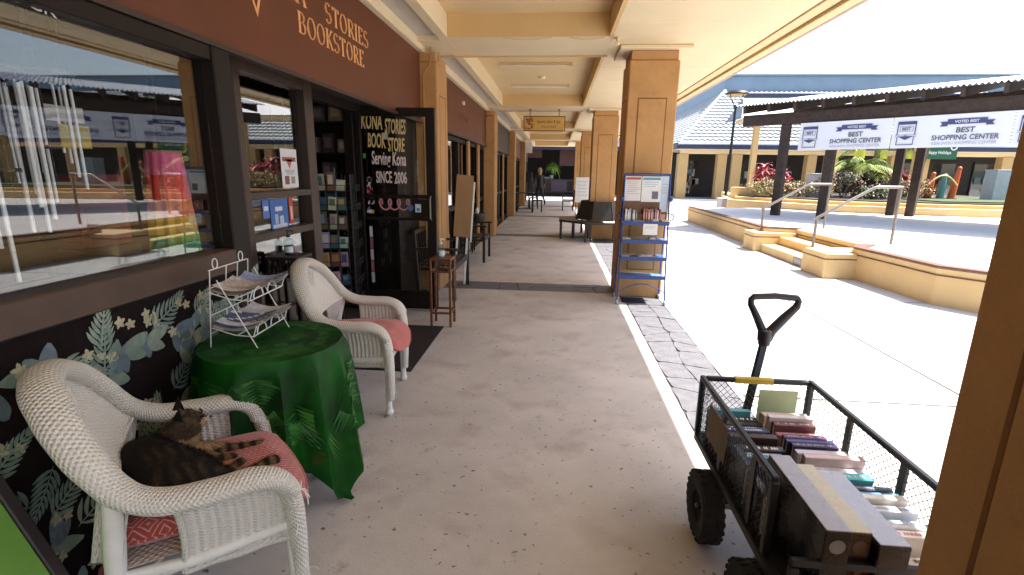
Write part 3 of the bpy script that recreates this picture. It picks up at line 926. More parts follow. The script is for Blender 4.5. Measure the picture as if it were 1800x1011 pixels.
    for sx, sy in ((1, 1), (1, -1), (-1, 1), (-1, -1)):
        mb = MB()
        if sx > 0:
            pts = [(.255, sy * .265, .40), (.255, sy * .268, .2), (.257, sy * .270, .03)]
        else:
            pts = [(-.17, sy * .285, .66), (-.185, sy * .262, .50), (-.20, sy * .245, .36), (-.245, sy * .235, .15), (-.29, sy * .23, .03)]
        mb.tube(pts, .019 if sx > 0 else [.022, .027, .026, .022, .019], 12)
        e = Vector(pts[-1]); mb.lathe([(.001, .0), (.018, .001), (.026, .012), (.025, .026), (.018, .036), (.012, .042)], 14, (e.x, e.y, 0))
        mb.build('leg', CANE, t, smooth=True)
    mb = MB()
    for sy in (1, -1):
        mb.tube([(.27, sy * .268, .30), (.20, sy * .265, .335), (.05, sy * .262, .352), (-.10, sy * .256, .335), (-.215, sy * .243, .28)], .0075, 6)
    mb.tube([(.27, -.268, .29), (.02, 0, .345), (-.225, .24, .27)], .0075, 6); mb.tube([(.27, .268, .29), (.02, 0, .33), (-.225, -.24, .27)], .0075, 6)
    mb.build('leg_brace', CANE, t, smooth=True)
    # frayed cane ends
    mb = MB()
    for i in range(14 + 12 * wear):
        sy = -1
        x = .265 + rnd.uniform(-.01, .03); z = rnd.uniform(.14, .52); y = sy * .285 + rnd.uniform(-.03, .02)
        d = Vector((rnd.uniform(-.2, .6), rnd.uniform(-.9, .5), rnd.uniform(-1, .2))).normalized() * rnd.uniform(.02, .055)
        p = Vector((x, y, z)); mb.tube([p, p + d * .6 + Vector((.004, 0, 0)), p + d + Vector((0, 0, -.01))], .0018, 4)
    mb.build('frayed_cane', CANE, t)
    return t
CH0 = ((-1.20, 1.385, 0), R_(39.7)); CH1 = ((-1.29, 3.015, 0), R_(7.8))
wicker_chair('white wicker armchair holding the sleeping tabby cat', *CH0, wear=1)
wicker_chair('empty white wicker armchair beyond the green table', *CH1)

# seat cushions
def cushion_mat(name, col, line, pat):
    m = bpy.data.materials.new(name); m.use_nodes = True
    N = m.node_tree.nodes; L = m.node_tree.links; b = N['Principled BSDF']
    tc = N.new('ShaderNodeTexCoord'); sp = N.new('ShaderNodeSeparateXYZ'); L.new(tc.outputs['Object'], sp.inputs[0])
    def M2(op, a, c=None):
        n = N.new('ShaderNodeMath'); n.operation = op
        for i, x in enumerate((a, c)):
            if x is None: continue
            if isinstance(x, (int, float)): n.inputs[i].default_value = x
            else: L.new(x, n.inputs[i])
        return n.outputs[0]
    ax = M2('ABSOLUTE', M2('SUBTRACT', M2('FRACT', M2('MULTIPLY', sp.outputs[0], 1 / .075)), .5))
    ay = M2('ABSOLUTE', M2('SUBTRACT', M2('FRACT', M2('MULTIPLY', sp.outputs[1], 1 / .058)), .5))
    d = M2('ADD', ax, ay)
    ring = M2('SINE', M2('MULTIPLY', d, 2 * PI * 4))
    dash = M2('SINE', M2('MULTIPLY', M2('SUBTRACT', ax, ay), 2 * PI * 5))
    r = N.new('ShaderNodeMapRange'); r.inputs['From Min'].default_value = .45; r.inputs['From Max'].default_value = .75; r.inputs['To Max'].default_value = pat
    L.new(M2('SUBTRACT', ring, M2('MULTIPLY', M2('ABSOLUTE', dash), .25)), r.inputs['Value'])
    no = N.new('ShaderNodeTexNoise'); no.inputs['Scale'].default_value = 18; no.inputs['Detail'].default_value = 4; L.new(tc.outputs['Object'], no.inputs['Vector'])
    mx = N.new('ShaderNodeMix'); mx.data_type = 'RGBA'; L.new(r.outputs[0], mx.inputs['Factor'])
    mx.inputs['A'].default_value = (*col, 1); mx.inputs['B'].default_value = (*line, 1)
    sc = N.new('ShaderNodeVectorMath'); sc.operation = 'SCALE'; L.new(mx.outputs['Result'], sc.inputs[0])
    mr = N.new('ShaderNodeMapRange'); mr.inputs['To Min'].default_value = .75; mr.inputs['To Max'].default_value = 1.25; L.new(no.outputs['Fac'], mr.inputs['Value']); L.new(mr.outputs[0], sc.inputs['Scale'])
    L.new(sc.outputs[0], b.inputs['Base Color']); b.inputs['Roughness'].default_value = .9; b.inputs['Sheen Weight'].default_value = .3
    n2 = N.new('ShaderNodeTexNoise'); n2.inputs['Scale'].default_value = 320; L.new(tc.outputs['Object'], n2.inputs['Vector'])
    bp = N.new('ShaderNodeBump'); bp.inputs['Strength'].default_value = .5; bp.inputs['Distance'].default_value = .003; L.new(n2.outputs['Fac'], bp.inputs['Height']); L.new(bp.outputs[0], b.inputs['Normal'])
    return m
CU0 = cushion_mat('red_woven_cushion', (0.40, 0.055, 0.045), (0.66, 0.42, 0.38), .85)
CU1 = cushion_mat('faded_red_cushion', (0.50, 0.115, 0.10), (0.58, 0.22, 0.19), .35)
def cushion(lb, ch, m, ties):
    t = empty('seat_cushion', (ch[0][0], ch[0][1], .40), ch[1], lb, 'cushion')
    def fn(sgn):
        def g(u, v):
            a, c = 2 * u - 1, 2 * v - 1
            # superellipse square
            k = max(abs(a), abs(c)); r_ = (a * a + c * c) ** .5 or 1
            f = k / r_; f = 1 + (f - 1) * .35
            x = .065 + a * .285 * (f if r_ > 0 else 1) ; y = c * .248 * f
            th = .05 * (max(0, 1 - k ** 4)) ** .5
            z = .052 + sgn * th + .006 * math.sin(9 * a + 2) * math.sin(7 * c) * (1 - k ** 2)
            if x > .22: z -= (x - .22) ** 2 * 4.5
            return Vector((x, y, z))
        return g
    b = MB(); b.grid(fn(1), 26, 26); b.grid(lambda u, v: fn(-1)(1 - u, v), 26, 26); b.build('cushion_pad', m, t, smooth=True)
    b = MB(); pts = []
    for i in range(60):
        a = 2 * PI * i / 60; ca, sa = math.cos(a), math.sin(a); k = max(abs(ca), abs(sa)); u = (ca / k + 1) / 2; v = (sa / k + 1) / 2
        p = fn(1)(u, v); pts.append(p)
    b.tube(pts, .0055, 6, closed=True); b.build('cushion_piping', m, t, smooth=True)
    if ties:
        b = MB()
        for sy in (-1, 1):
            b.tube([(-.20, sy * .23, .04), (-.225, sy * .255, .02), (-.235, sy * .26, -.03), (-.22, sy * .275, -.07), (-.20, sy * .30, -.05)], .006, 6)
            b.tube([(-.20, sy * .23, .04), (-.19, sy * .262, .0), (-.21, sy * .275, -.04), (-.23, sy * .27, -.08)], .006, 6)
        b.build('cushion_tie', mat('dark_red_tie', (.10, .02, .02), .85), t, smooth=True)
    return t
cushion('red cushion with white diamond weave under the cat', CH0, CU0, True)
cushion('faded red cushion on the empty wicker chair', CH1, CU1, True)

# ================================================================== the cat
def metaball_mesh(elems, res=.012, th=.6):
    mb = bpy.data.metaballs.new('mb'); mb.resolution = res; mb.threshold = th
    for e in elems:
        c, r = e[0], e[1]
        el = mb.elements.new(); el.co = c; el.radius = r
        if len(e) > 2:
            el.type = 'ELLIPSOID'; el.size_x, el.size_y, el.size_z = e[2]
            if len(e) > 3: el.rotation = e[3]
    o = bpy.data.objects.new('mb', mb); C.objects.link(o)
    dg = bpy.context.evaluated_depsgraph_get(); dg.update()
    me = bpy.data.meshes.new_from_object(o.evaluated_get(dg))
    bpy.data.objects.remove(o); bpy.data.metaballs.remove(mb)
    return me
def limb(pts, n=8):
    """chain of balls: pts = (x,y,z,r)"""
    out = []
    for a, c in zip(pts[:-1], pts[1:]):
        for i in range(n):
            t = i / n
            out.append((tuple(a[k] + (c[k] - a[k]) * t for k in range(3)), (a[3] + (c[3] - a[3]) * t) * 1.45))
    out.append((tuple(pts[-1][:3]), pts[-1][3] * 1.45))
    return out
def fur_mat():
    m = bpy.data.materials.new('tabby_fur'); m.use_nodes = True
    N = m.node_tree.nodes; L = m.node_tree.links; b = N['Principled BSDF']
    a = N.new('ShaderNodeAttribute'); a.attribute_name = 'Col'
    tc = N.new('ShaderNodeTexCoord'); n = N.new('ShaderNodeTexNoise'); n.inputs['Scale'].default_value = 90; n.inputs['Detail'].default_value = 5
    L.new(tc.outputs['Object'], n.inputs['Vector'])
    mr = N.new('ShaderNodeMapRange'); mr.inputs['From Min'].default_value = .3; mr.inputs['From Max'].default_value = .7; mr.inputs['To Min'].default_value = .5; mr.inputs['To Max'].default_value = 1.5; L.new(n.outputs['Fac'], mr.inputs['Value'])
    s = N.new('ShaderNodeVectorMath'); s.operation = 'SCALE'; L.new(a.outputs['Color'], s.inputs[0]); L.new(mr.outputs[0], s.inputs['Scale']); L.new(s.outputs[0], b.inputs['Base Color'])
    b.inputs['Roughness'].default_value = .8; b.inputs['Specular IOR Level'].default_value = .2
    bp = N.new('ShaderNodeBump'); bp.inputs['Strength'].default_value = .5; bp.inputs['Distance'].default_value = .004; L.new(n.outputs['Fac'], bp.inputs['Height']); L.new(bp.outputs[0], b.inputs['Normal'])
    return m
FUR = fur_mat()
cat = empty('cat', (-1.205, 1.385, .452), R_(39.7), 'dark brown tabby cat dozing on the red cushion of the near wicker chair', 'cat')
# chair-local axes: +x to the front of the seat, +y to the wall side
el = []
# trunk: a curled, well-fed body along the near/back side of the seat
trunk = [(-.115, .115, .085, .078), (-.135, .035, .10, .100), (-.105, -.05, .10, .112), (-.045, -.115, .092, .108), (.02, -.135, .078, .088)]
el += limb(trunk, 5)
# shoulders and neck rise on the wall side towards the head
el += limb([(-.075, .10, .10, .080), (-.020, .125, .135, .062), (.005, .130, .165, .052)], 5)
# head
hx, hy, hz = .015, .135, .205
el += [((hx, hy, hz), .085, (.9, 1.0, .9)), ((hx + .035, hy + .012, hz - .018), .046), ((hx + .052, hy + .017, hz - .026), .030),
       ((hx + .012, hy + .034, hz - .018), .042), ((hx + .020, hy - .034, hz - .018), .042)]
# front legs stretched forward over the cushion
el += limb([(-.005, .10, .085, .046), (.08, .115, .055, .034), (.155, .100, .042, .026), (.225, .085, .040, .022), (.25, .082, .038, .025)], 7)
el += limb([(-.01, .06, .075, .044), (.06, .055, .050, .034), (.11, .035, .044, .027), (.15, .020, .042, .024)], 7)
# hind legs on the near side
el += limb([(.02, -.13, .075, .070), (.085, -.150, .060, .046), (.15, -.140, .048, .030), (.215, -.105, .042, .023), (.262, -.085, .044, .024), (.283, -.078, .046, .021)], 7)
el += limb([(.03, -.08, .06, .050), (.10, -.085, .048, .030), (.145, -.065, .045, .024), (.17, -.05, .06, .021)], 6)
# tail curls under the near flank
el += limb([(-.02, -.17, .06, .032), (-.10, -.175, .05, .026), (-.16, -.13, .05, .022), (-.185, -.06, .05, .018)], 6)
cme = metaball_mesh(el, .011)
def cat_col(p, nrm):
    x, y, z = p
    dk = Vector((.012, .009, .007)); br = Vector((.105, .066, .036)); tan = Vector((.36, .23, .12)); wh = Vector((.52, .42, .31))
    hd = (Vector(p) - Vector((hx, hy, hz))).length
    s = math.sin(x * 150 + math.sin(y * 60) * 1.5 + math.sin(z * 70 + x * 30) * 1.2) * .5 + .5
    c = dk.lerp(br, max(0, s - .30) * .62 * (.6 + .4 * math.sin(y * 33 + z * 51)))
    if x < -.09: c = c.lerp(dk, min(1, (-.09 - x) / .05))            # near-black saddle
    if x > .045 and z < .085:                                          # banded legs
        s = math.sin(x * 150 + y * 20) * .5 + .5
        c = dk.lerp(Vector((.20, .125, .065)), s ** 1.5)
    if hd < .09:
        s = math.sin(y * 150 + 1.0) * .5 + .5
        c = dk.lerp(br, .35 + .5 * s * (1 if z > hz else .6))
        if x > hx + .045 and z < hz - .012: c = tan.lerp(wh, .3)
        if z < hz - .05 and x > hx + .01: c = tan
    elif x > -.03 and .03 < y < .15 and .075 < z < .17 and nrm.x > .1: c = tan.lerp(br, .3)   # bib
    if .0 < x < .075 and -.09 < y < .05 and .02 < z < .09 and nrm.x > .15: c = wh.lerp(tan, .5)   # pale belly
    return c
cme.polygons.foreach_set('use_smooth', [True] * len(cme.polygons))
ca = cme.color_attributes.new('Col', 'FLOAT_COLOR', 'POINT')
for i, v in enumerate(cme.vertices):
    c = cat_col(v.co, v.normal); ca.data[i].color = (c.x, c.y, c.z, 1)
cme.materials.append(FUR)
link_mesh('cat_body', cme, cat)
cat.scale = (.90, .90, .88)
# ears, eyes, nose
for s in (1, -1):
    b = MB()
    base = Vector((hx - .012, hy + s * .043, hz + .042)); tip = base + Vector((-.004, s * .018, .044))
    a = base + Vector((.004, s * .034, -.016)); c = base + Vector((.012, -s * .030, -.002)); d = base + Vector((-.030, s * .002, -.010))
    b.col = (.014, .010, .008)
    b.add([a, c, d, tip], [(0, 2, 3), (2, 1, 3)]); b.col = (.09, .05, .04); b.add([a, c, tip, (a + c) / 2 + Vector((-.010, 0, .004))], [(0, 2, 3), (3, 2, 1)])
    b.build('ear', FUR, cat)
    b = MB(); e0 = Vector((hx + .052, hy + .010 + s * .026, hz + .012))
    b.col = (.01, .008, .006); b.tube([e0 + Vector((-.004, s * .012, .003)), e0 + Vector((.004, 0, -.001)), e0 + Vector((.003, -s * .010, -.004))], .0032, 6)
    b.build('closed_eye', FUR, cat)
b = MB(); b.col = (.16, .06, .05); b.ball((hx + .082, hy + .024, hz - .018), .007, 8, .7); b.build('nose', FUR, cat)
b = MB()
for s in (1, -1):
    for k in range(4):
        p = Vector((hx + .07, hy + .022 + s * .014, hz - .028)); b.col = (.75, .72, .68)
        b.tube([p, p + Vector((.012, s * .03, .004 - k * .006)), p + Vector((.010, s * .06, .002 - k * .010))], .0006, 3)
b.build('whisker', FUR, cat)
# short fur: thousands of fine tapered hairs over the body
rn = random.Random(4); b = MB()
cme.calc_loop_triangles()
tris = list(cme.loop_triangles); cum = []; A_ = 0
for tr in tris: A_ += tr.area; cum.append(A_)
import bisect
for i in range(26000):
    tr = tris[bisect.bisect(cum, rn.random() * A_) % len(tris)]
    a, c, d = (cme.vertices[j] for j in tr.vertices); r1, r2 = rn.random(), rn.random()
    if r1 + r2 > 1: r1, r2 = 1 - r1, 1 - r2
    p = a.co + (c.co - a.co) * r1 + (d.co - a.co) * r2; nn = a.normal.copy()
    flow = Vector((-.9, -.5, -.35)); flow = flow - nn * flow.dot(nn)
    dr_ = (nn * .45 + flow * .7 + Vector((rn.uniform(-.3, .3), rn.uniform(-.3, .3), rn.uniform(-.3, .3)))).normalized() * rn.uniform(.009, .021)
    sd = dr_.cross(nn).normalized() * .0007
    cc = cat_col(p, nn); f = rn.uniform(.6, 1.6); b.col = (cc.x * f, cc.y * f, cc.z * f)
    b.add([p - sd, p + sd, p + dr_], [(0, 1, 2)])
tag(b.build('fur', FUR, cat), kind='stuff')

# ================================================================== small round table under a green cloth
tb = empty('round_table', (-1.27, 2.05, 0), 0, 'small round table hidden under the green fern tablecloth', 'table')
b = MB(); b.lathe([(.001, .705), (.29, .705), (.295, .715), (.29, .73), (.001, .73)], 32); b.build('tabletop', DWOOD, tb)
b = MB(); b.cyl((0, 0, .05), (0, 0, .704), .03, .035, 14); b.build('pedestal', DWOOD, tb)
for k in range(4):
    a = k * PI / 2 + .4; b = MB(); b.bar((0, 0, .09), (.22 * math.cos(a), .22 * math.sin(a), .02), .04, .03); b.build('leg', DWOOD, tb)
def cloth_mat():
    m = bpy.data.materials.new('green_cloth'); m.use_nodes = True
    N = m.node_tree.nodes; L = m.node_tree.links; b = N['Principled BSDF']
    tc = N.new('ShaderNodeTexCoord')
    n = N.new('ShaderNodeTexNoise'); n.inputs['Scale'].default_value = 3.2; n.inputs['Detail'].default_value = 3; n.inputs['Distortion'].default_value = .8; L.new(tc.outputs['Object'], n.inputs['Vector'])
    cr = N.new('ShaderNodeValToRGB'); e = cr.color_ramp.elements
    e[0].position = .36; e[0].color = (.0015, .026, .002, 1); e[1].position = .60; e[1].color = (.004, .085, .004, 1)
    x = e.new(.80); x.color = (.03, .19, .012, 1)
    L.new(n.outputs['Fac'], cr.inputs[0])
    n2 = N.new('ShaderNodeTexNoise'); n2.inputs['Scale'].default_value = 5; n2.inputs['Detail'].default_value = 2; mp = N.new('ShaderNodeMapping'); mp.inputs['Location'].default_value = (4, 2, 7); L.new(tc.outputs['Object'], mp.inputs[0]); L.new(mp.outputs[0], n2.inputs['Vector'])
    sp = N.new('ShaderNodeSeparateXYZ'); L.new(tc.outputs['Object'], sp.inputs[0])
    r = N.new('ShaderNodeMapRange'); r.inputs['From Min'].default_value = .60; r.inputs['From Max'].default_value = .68; L.new(n2.outputs['Fac'], r.inputs['Value'])
    hz_ = N.new('ShaderNodeMapRange'); hz_.inputs['From Min'].default_value = -.42; hz_.inputs['From Max'].default_value = -.56; L.new(sp.outputs[2], hz_.inputs['Value'])
    mu = N.new('ShaderNodeMath'); mu.operation = 'MULTIPLY'; L.new(r.outputs[0], mu.inputs[0]); L.new(hz_.outputs[0], mu.inputs[1])
    mx = N.new('ShaderNodeMix'); mx.data_type = 'RGBA'; L.new(mu.outputs[0], mx.inputs['Factor']); L.new(cr.outputs[0], mx.inputs['A']); mx.inputs['B'].default_value = (.13, .04, .015, 1)
    L.new(mx.outputs['Result'], b.inputs['Base Color']); b.inputs['Roughness'].default_value = .45; b.inputs['Specular IOR Level'].default_value = .2
    n3 = N.new('ShaderNodeTexNoise'); n3.inputs['Scale'].default_value = 9; L.new(tc.outputs['Object'], n3.inputs['Vector'])
    bp = N.new('ShaderNodeBump'); bp.inputs['Strength'].default_value = .3; bp.inputs['Distance'].default_value = .02; L.new(n3.outputs['Fac'], bp.inputs['Height']); L.new(bp.outputs[0], b.inputs['Normal'])
    return m
CLOTH = cloth_mat()
cl = empty('tablecloth', (-1.27, 2.05, .731), 0, 'shiny green fern print cloth draped over the round table to the floor', 'tablecloth')
ROT = R_(28)
def hem(th):
    c_ = abs(math.cos(th - ROT)); s_ = abs(math.sin(th - ROT))
    return min(.78 / max(c_, s_), 1.075) - .30
def clothp(u, v):
    th = 2 * PI * u
    r = v * 2
    if r <= 1:
        return Vector((.30 * r * math.cos(th), .30 * r * math.sin(th), .004 + .003 * math.sin(th * 5) * r * (1 - r)))
    t = r - 1; L_ = hem(th)
    fold = (1 - 2 * abs(math.sin(th * 6 + .5 * math.sin(th * 2 + 1)))) * .6 + math.sin(th * 4 + 1.1) * .4
    corner = max(0, (L_ - .48) / .295)
    rad = .302 + .012 * min(1, t * 8) + t * (.02 + .05 * corner) + fold * (.075 * t ** .6) * (1 - .3 * corner)
    down = L_ * (1 - (1 - t) ** 1.0)
    z = .004 - down
    if down > .715: rad += (down - .715) * .85; z = -.711 + .012 * abs(math.sin(th * 14 + down * 30)) 
    return Vector((rad * math.cos(th), rad * math.sin(th), z))
b = MB(); b.grid(clothp, 160, 40, closed_u=True); b.build('cloth', CLOTH, cl, smooth=True)
# printed fern fronds on the cloth, following its surface
b = MB(); rn = random.Random(21)
def frond_on(u0, v0, du, dv, size):
    for k in range(9):
        f = k / 9
        for s in (-1, 1):
            L_ = size * (1 - f) ** .7 * .35
            c = (u0 + du * f, v0 + dv * f)
            q = [(c[0], c[1]), (c[0] + s * L_ * .5, c[1] + .5 * L_), (c[0] + s * L_, c[1] + .85 * L_), (c[0] + s * L_ * .6, c[1] + .15 * L_)]
            pts = []
            for a in q:
                p = clothp(a[0], max(.02, min(.99, a[1]))); e1 = clothp(a[0] + .003, max(.02, min(.99, a[1]))) - p; e2 = clothp(a[0], max(.02, min(.99, a[1] + .004))) - p
                nn = e2.cross(e1) if True else e1
                nn = nn.normalized() if nn.length > 1e-9 else Vector((0, 0, 1))
                if a[1] < .5: nn = Vector((0, 0, 1))
                elif nn.dot(Vector((p.x, p.y, 0))) < 0: nn = -nn
                pts.append(p + nn * .003)
            b.col = rn.choice([(.007, .075, .007), (.012, .10, .010), (.03, .15, .015)])
            b.add(pts, [(0, 1, 2, 3)])
for i in range(64): frond_on(rn.random(), rn.choice([.12, .22, .32, .56, .62, .70, .76]), rn.uniform(-.04, .04), rn.uniform(.10, .18), rn.uniform(.12, .20))
tag(b.build('fern_print', VCOL, cl), kind='stuff')

# ================================================================== white wire magazine rack on the table
rk = empty('wire_rack', (-1.40, 2.08, .737), R_(4), 'two tier white wire rack of magazines on the green table', 'magazine rack')
def wire(nm, segs, r=.0025):
    b = MB()
    for s in segs: b.tube(s, r, 6)
    return b.build(nm, WHITEM, rk)
for sy in (-1, 1):
    wire('side_wire', [[(.115, sy * .15, 0), (-.03, sy * .15, .30)], [(-.09, sy * .15, 0), (-.055, sy * .15, .34)]])
# ladder back: uprights, rungs, two loops on top
wire('back_grid', [[(-.06, -.15, .34), (-.06, .15, .34)], [(-.07, -.15, .26), (-.07, .15, .26)], [(-.08, -.15, .14), (-.08, .15, .14)], [(-.085, -.15, .06), (-.085, .15, .06)],
                   [(-.06, -.02, .34), (-.07, -.02, .26)], [(-.06, .07, .34), (-.07, .07, .26)], [(-.08, -.02, .14), (-.085, -.02, .06)], [(-.08, .07, .14), (-.085, .07, .06)]])
for yy in (-.10, .10): wire('loop', [[(-.06, yy + .018 * math.cos(a), .362 + .022 * math.sin(a)) for a in [2 * PI * i / 16 for i in range(17)]]])
for z0 in (.055, .215):
    segs = []
    for sy in (-1, 1): segs.append([(-.075, sy * .145, z0 + .03), (.02, sy * .145, z0), (.10, sy * .145, z0 - .005), (.118, sy * .145, z0 + .045)])
    for xx, zz in ((-.04, .02), (.03, 0), (.10, -.005)): segs.append([(xx, -.145, z0 + zz), (xx, .145, z0 + zz)])
    for yy in (-.08, .04): segs.append([(.105, yy + .04 * math.cos(a), z0 + .002 + .04 * math.sin(a)) for a in [PI * i / 10 for i in range(11)]])
    wire('tray', segs, .0028)
# curled magazines in the trays
def magazine(x, y, z, w, l, th, curl, cols, lb, rz=0):
    t = empty('magazine', world_loc(rk) + Vector((x, y, z)), R_(4) + rz, lb, 'magazine', 'magazines in the white wire rack')
    def sh(u, v, top):
        yy = (u - .5) * l; xx = (v - .5) * w
        return Vector((xx, yy, .004 + curl * (2 * v - 1) ** 2 * .5 + curl * .6 * max(0, (u - .5)) ** 2 * 2 + (th if top else 0)))
    b = MB(); b.grid(lambda u, v: sh(u, v, True), 12, 10); b.grid(lambda u, v: sh(1 - u, v, False), 12, 10)
    b.build('page_block', PAPER, t, smooth=True)
    b = MB(); rn2 = random.Random(int((x + y + z) * 1000))
    for i in range(12):
        for j in range(10):
            b.col = cols[(0 if 2 <= i < 5 else 1 if i < 2 else 2 if (i * 7 + j * 3) % 5 else 0)]
            q = [sh(a, c, True) + Vector((0, 0, .0012)) for a, c in ((i / 12, j / 10), ((i + 1) / 12, j / 10), ((i + 1) / 12, (j + 1) / 10), (i / 12, (j + 1) / 10))]
            b.add(q, [(0, 1, 2, 3)])
    b.build('cover', VCOLG, t, smooth=True)
Wt, Gy, Db = (.72, .70, .70), (.34, .30, .31), (.10, .11, .18)
magazine(.025, -.055, .228, .20, .17, .010, .05, [(.70, .66, .62), (.10, .08, .08), (.55, .48, .45)], 'pale curled magazine on the left of the upper wire tray', -.1)
magazine(.035, .085, .228, .20, .12, .014, .05, [(.40, .46, .66), (.62, .64, .72), (.30, .36, .60)], 'blue tinted magazine on the right of the upper wire tray', .1)
magazine(.025, -.05, .07, .20, .19, .012, .045, [(.74, .73, .74), (.08, .09, .14), (.13, .14, .22)], 'navy and white curled magazine on the left of the lower tray', .05)
magazine(.03, .09, .07, .20, .13, .014, .05, [(.60, .55, .55), (.30, .27, .28), (.70, .68, .68)], 'greyish pink magazine on the right of the lower tray', -.05)

# ================================================================== floral fabric on the wall below the window
FAB = mat('dark_floral_cloth', (0.013, 0.008, 0.008), .9, var=.3, scale=14, bump=.2, bscale=200, spec=.1)
fl = empty('floral_hanging', (-1.61, 1.0, 0), 0, 'dark floral cloth with fern leaves covering the wall under the display window', 'fabric panel')
def fab(y, z): return -1.612 + .010 * math.sin(y * 17 + 1) * (1 - z) + .004 * math.sin(y * 41)
b = MB(); b.grid(lambda u, v: Vector((fab(-2 + 4.34 * u, .02 + .965 * v), -2 + 4.34 * u, .02 + .965 * v)), 90, 8)
b.build('cloth', FAB, fl, world=True, smooth=True)
b = MB(); rn = random.Random(33)
def pt(y, z): return (fab(y, z) + .0035, y, z)
def blade(y, z, ang, L_, W_, col, n=5, bend=.3):
    top = []; bot = []
    for i in range(n + 1):
        t = i / n; a = ang + bend * (t - .5)
        cy_, cz = y + math.cos(a) * L_ * t, z + math.sin(a) * L_ * t
        w = W_ * math.sin(PI * min(1, t * .92 + .04)) ** .8
        top.append(pt(cy_ - math.sin(a) * w, cz + math.cos(a) * w)); bot.append(pt(cy_ + math.sin(a) * w, cz - math.cos(a) * w))
    for i in range(n):
        f = rn.uniform(.85, 1.15); b.col = tuple(c * f for c in col)
        b.add([bot[i], bot[i + 1], top[i + 1], top[i]], [(0, 1, 2, 3)])
GR = [(.19, .25, .20), (.15, .21, .18), (.24, .29, .23)]; BL = [(.12, .16, .19), (.14, .19, .22)]; FLW = (.42, .39, .26)
def frond(y, z, ang, L_):
    col = rn.choice(GR)
    for k in range(8):
        t = (k + .6) / 8.6
        for s in (-1, 1):
            blade(y + math.cos(ang) * L_ * t, z + math.sin(ang) * L_ * t, ang + s * (1.0 - .45 * t), L_ * .45 * (1 - t * .62), .0068 * (1.2 - t * .6), col, 4, -s * .3)
    blade(y, z, ang, L_, .004, tuple(c * 1.1 for c in col), 6, 0)
    blade(y + math.cos(ang) * L_ * .92, z + math.sin(ang) * L_ * .92, ang, L_ * .2, .008, col, 3)
def flower(y, z, r):
    for k in range(5): blade(y, z, k * 2 * PI / 5 + .3, r, r * .32, FLW, 3, .2)
    b.col = (.45, .30, .10); b.add([pt(y + r * .2 * math.cos(i), z + r * .2 * math.sin(i)) for i in (0, 1.5, 3, 4.5)], [(0, 1, 2, 3)])
for i in range(15):
    for j in range(6):
        y = .85 + i * .108 + rn.uniform(-.05, .05); z = .08 + j * .165 + rn.uniform(-.05, .05)
        r = rn.random()
        if r < .5: frond(y, min(z, .86), rn.choice([.7, 2.4, -.7, 3.9, 1.6]) + rn.uniform(-.3, .3), rn.uniform(.15, .21))
        elif r < .85: 
            a = rn.uniform(0, 6.28)
            for s in range(3): blade(y, min(z, .84), a + s * .9, rn.uniform(.08, .13), .03, rn.choice(BL + GR), 6, .5)
        if rn.random() < .75:
            fy, fz = y + rn.uniform(-.07, .07), min(.93, z + rn.uniform(-.05, .08))
            flower(fy, fz, .026); flower(fy + .042, fz - .018, .022)
tag(b.build('leaf_print', VCOL, fl, world=True), kind='stuff')

# lime green board leaning beside the near chair
lg = empty('lime_board', (-1.50, .95, 0), 0, 'lime green board in a dark frame leaning by the wall at the left edge', 'board')
LIME = mat('lime_paint', (0.22, 0.46, 0.085), .5, var=.08, scale=3)
M = Matrix.Translation((-1.30, 0, .0)) @ Matrix.Rotation(R_(-24), 4, 'Y')
b = MB(M); b.box(-.012, .012, .30, 1.10, .02, .66, .004); b.build('board_face', LIME, lg, world=True)
b = MB(M); b.box(-.018, .016, 1.101, 1.135, .0, .68, .004); b.box(-.018, .016, .26, 1.10, .661, .69, .004); b.box(-.018, .016, .26, 1.1, .0, .019)
b.build('board_frame', mat('board_frame_paint', (.045, .035, .035), .5), lg, world=True)
# ================================================================== garden cart full of books
cart = empty('garden_cart', (.93, 1.72, 0), 0, 'black mesh garden cart full of books in front of the near column', 'cart')
def G_(name, m, bb, parent=None, **k): return bb.build(name, m, parent or cart, world=True, **k)
CX0, CX1, CY0, CY1, ZF, ZT = .695, 1.165, 1.235, 2.17, .315, .60
b = MB()
b.bar((CX0, CY0, ZF), (CX0, CY1, ZF), .03, .035, ch=.004); b.bar((CX1, CY0, ZF), (CX1, CY1, ZF), .03, .035, ch=.004)
b.bar((CX0, CY0, ZF - .001), (CX1, CY0, ZF - .001), .03, .033, ch=.004); b.bar((CX0, CY1, ZF - .001), (CX1, CY1, ZF - .001), .03, .033, ch=.004)
G_('bed_frame', BLACKM, b)
b = MB(); b.box(CX0 + .015, CX1 - .015, CY0 + .015, CY1 - .015, ZF - .012, ZF - .006); G_('bed_floor', BLACKM, b)
for x, y in ((CX0, 1.405), (CX0, CY0), (CX1, CY0), (CX0, CY1), (CX1, CY1)):
    b = MB(); b.bar((x, y, ZF + .018), (x, y, ZT - .008 if y > CY0 or x > 1 else .44), .024, .024, up=(1, 0, 0), ch=.003); G_('corner_post', BLACKM, b)
for x in (CX0, CX1):
    for y in (1.55, 1.86):
        b = MB(); b.bar((x, y, ZF + .018), (x, y, ZT - .008), .030, .010, up=(1, 0, 0)); G_('side_stake', BLACKM, b)
for nm, a, c in (('side_rail', (CX0, 1.40, ZT), (CX0, CY1 + .012, ZT)), ('side_rail', (CX1, CY0 - .01, ZT), (CX1, CY1 + .012, ZT)), ('end_rail', (CX0 + .012, CY1, ZT), (CX1 - .012, CY1, ZT)), ('end_rail', (CX0 - .012, CY0, .455), (CX1 - .012, CY0, .455))):
    b = MB(); b.bar(a, c, .022, .022, ch=.004); G_(nm, BLACKM, b)
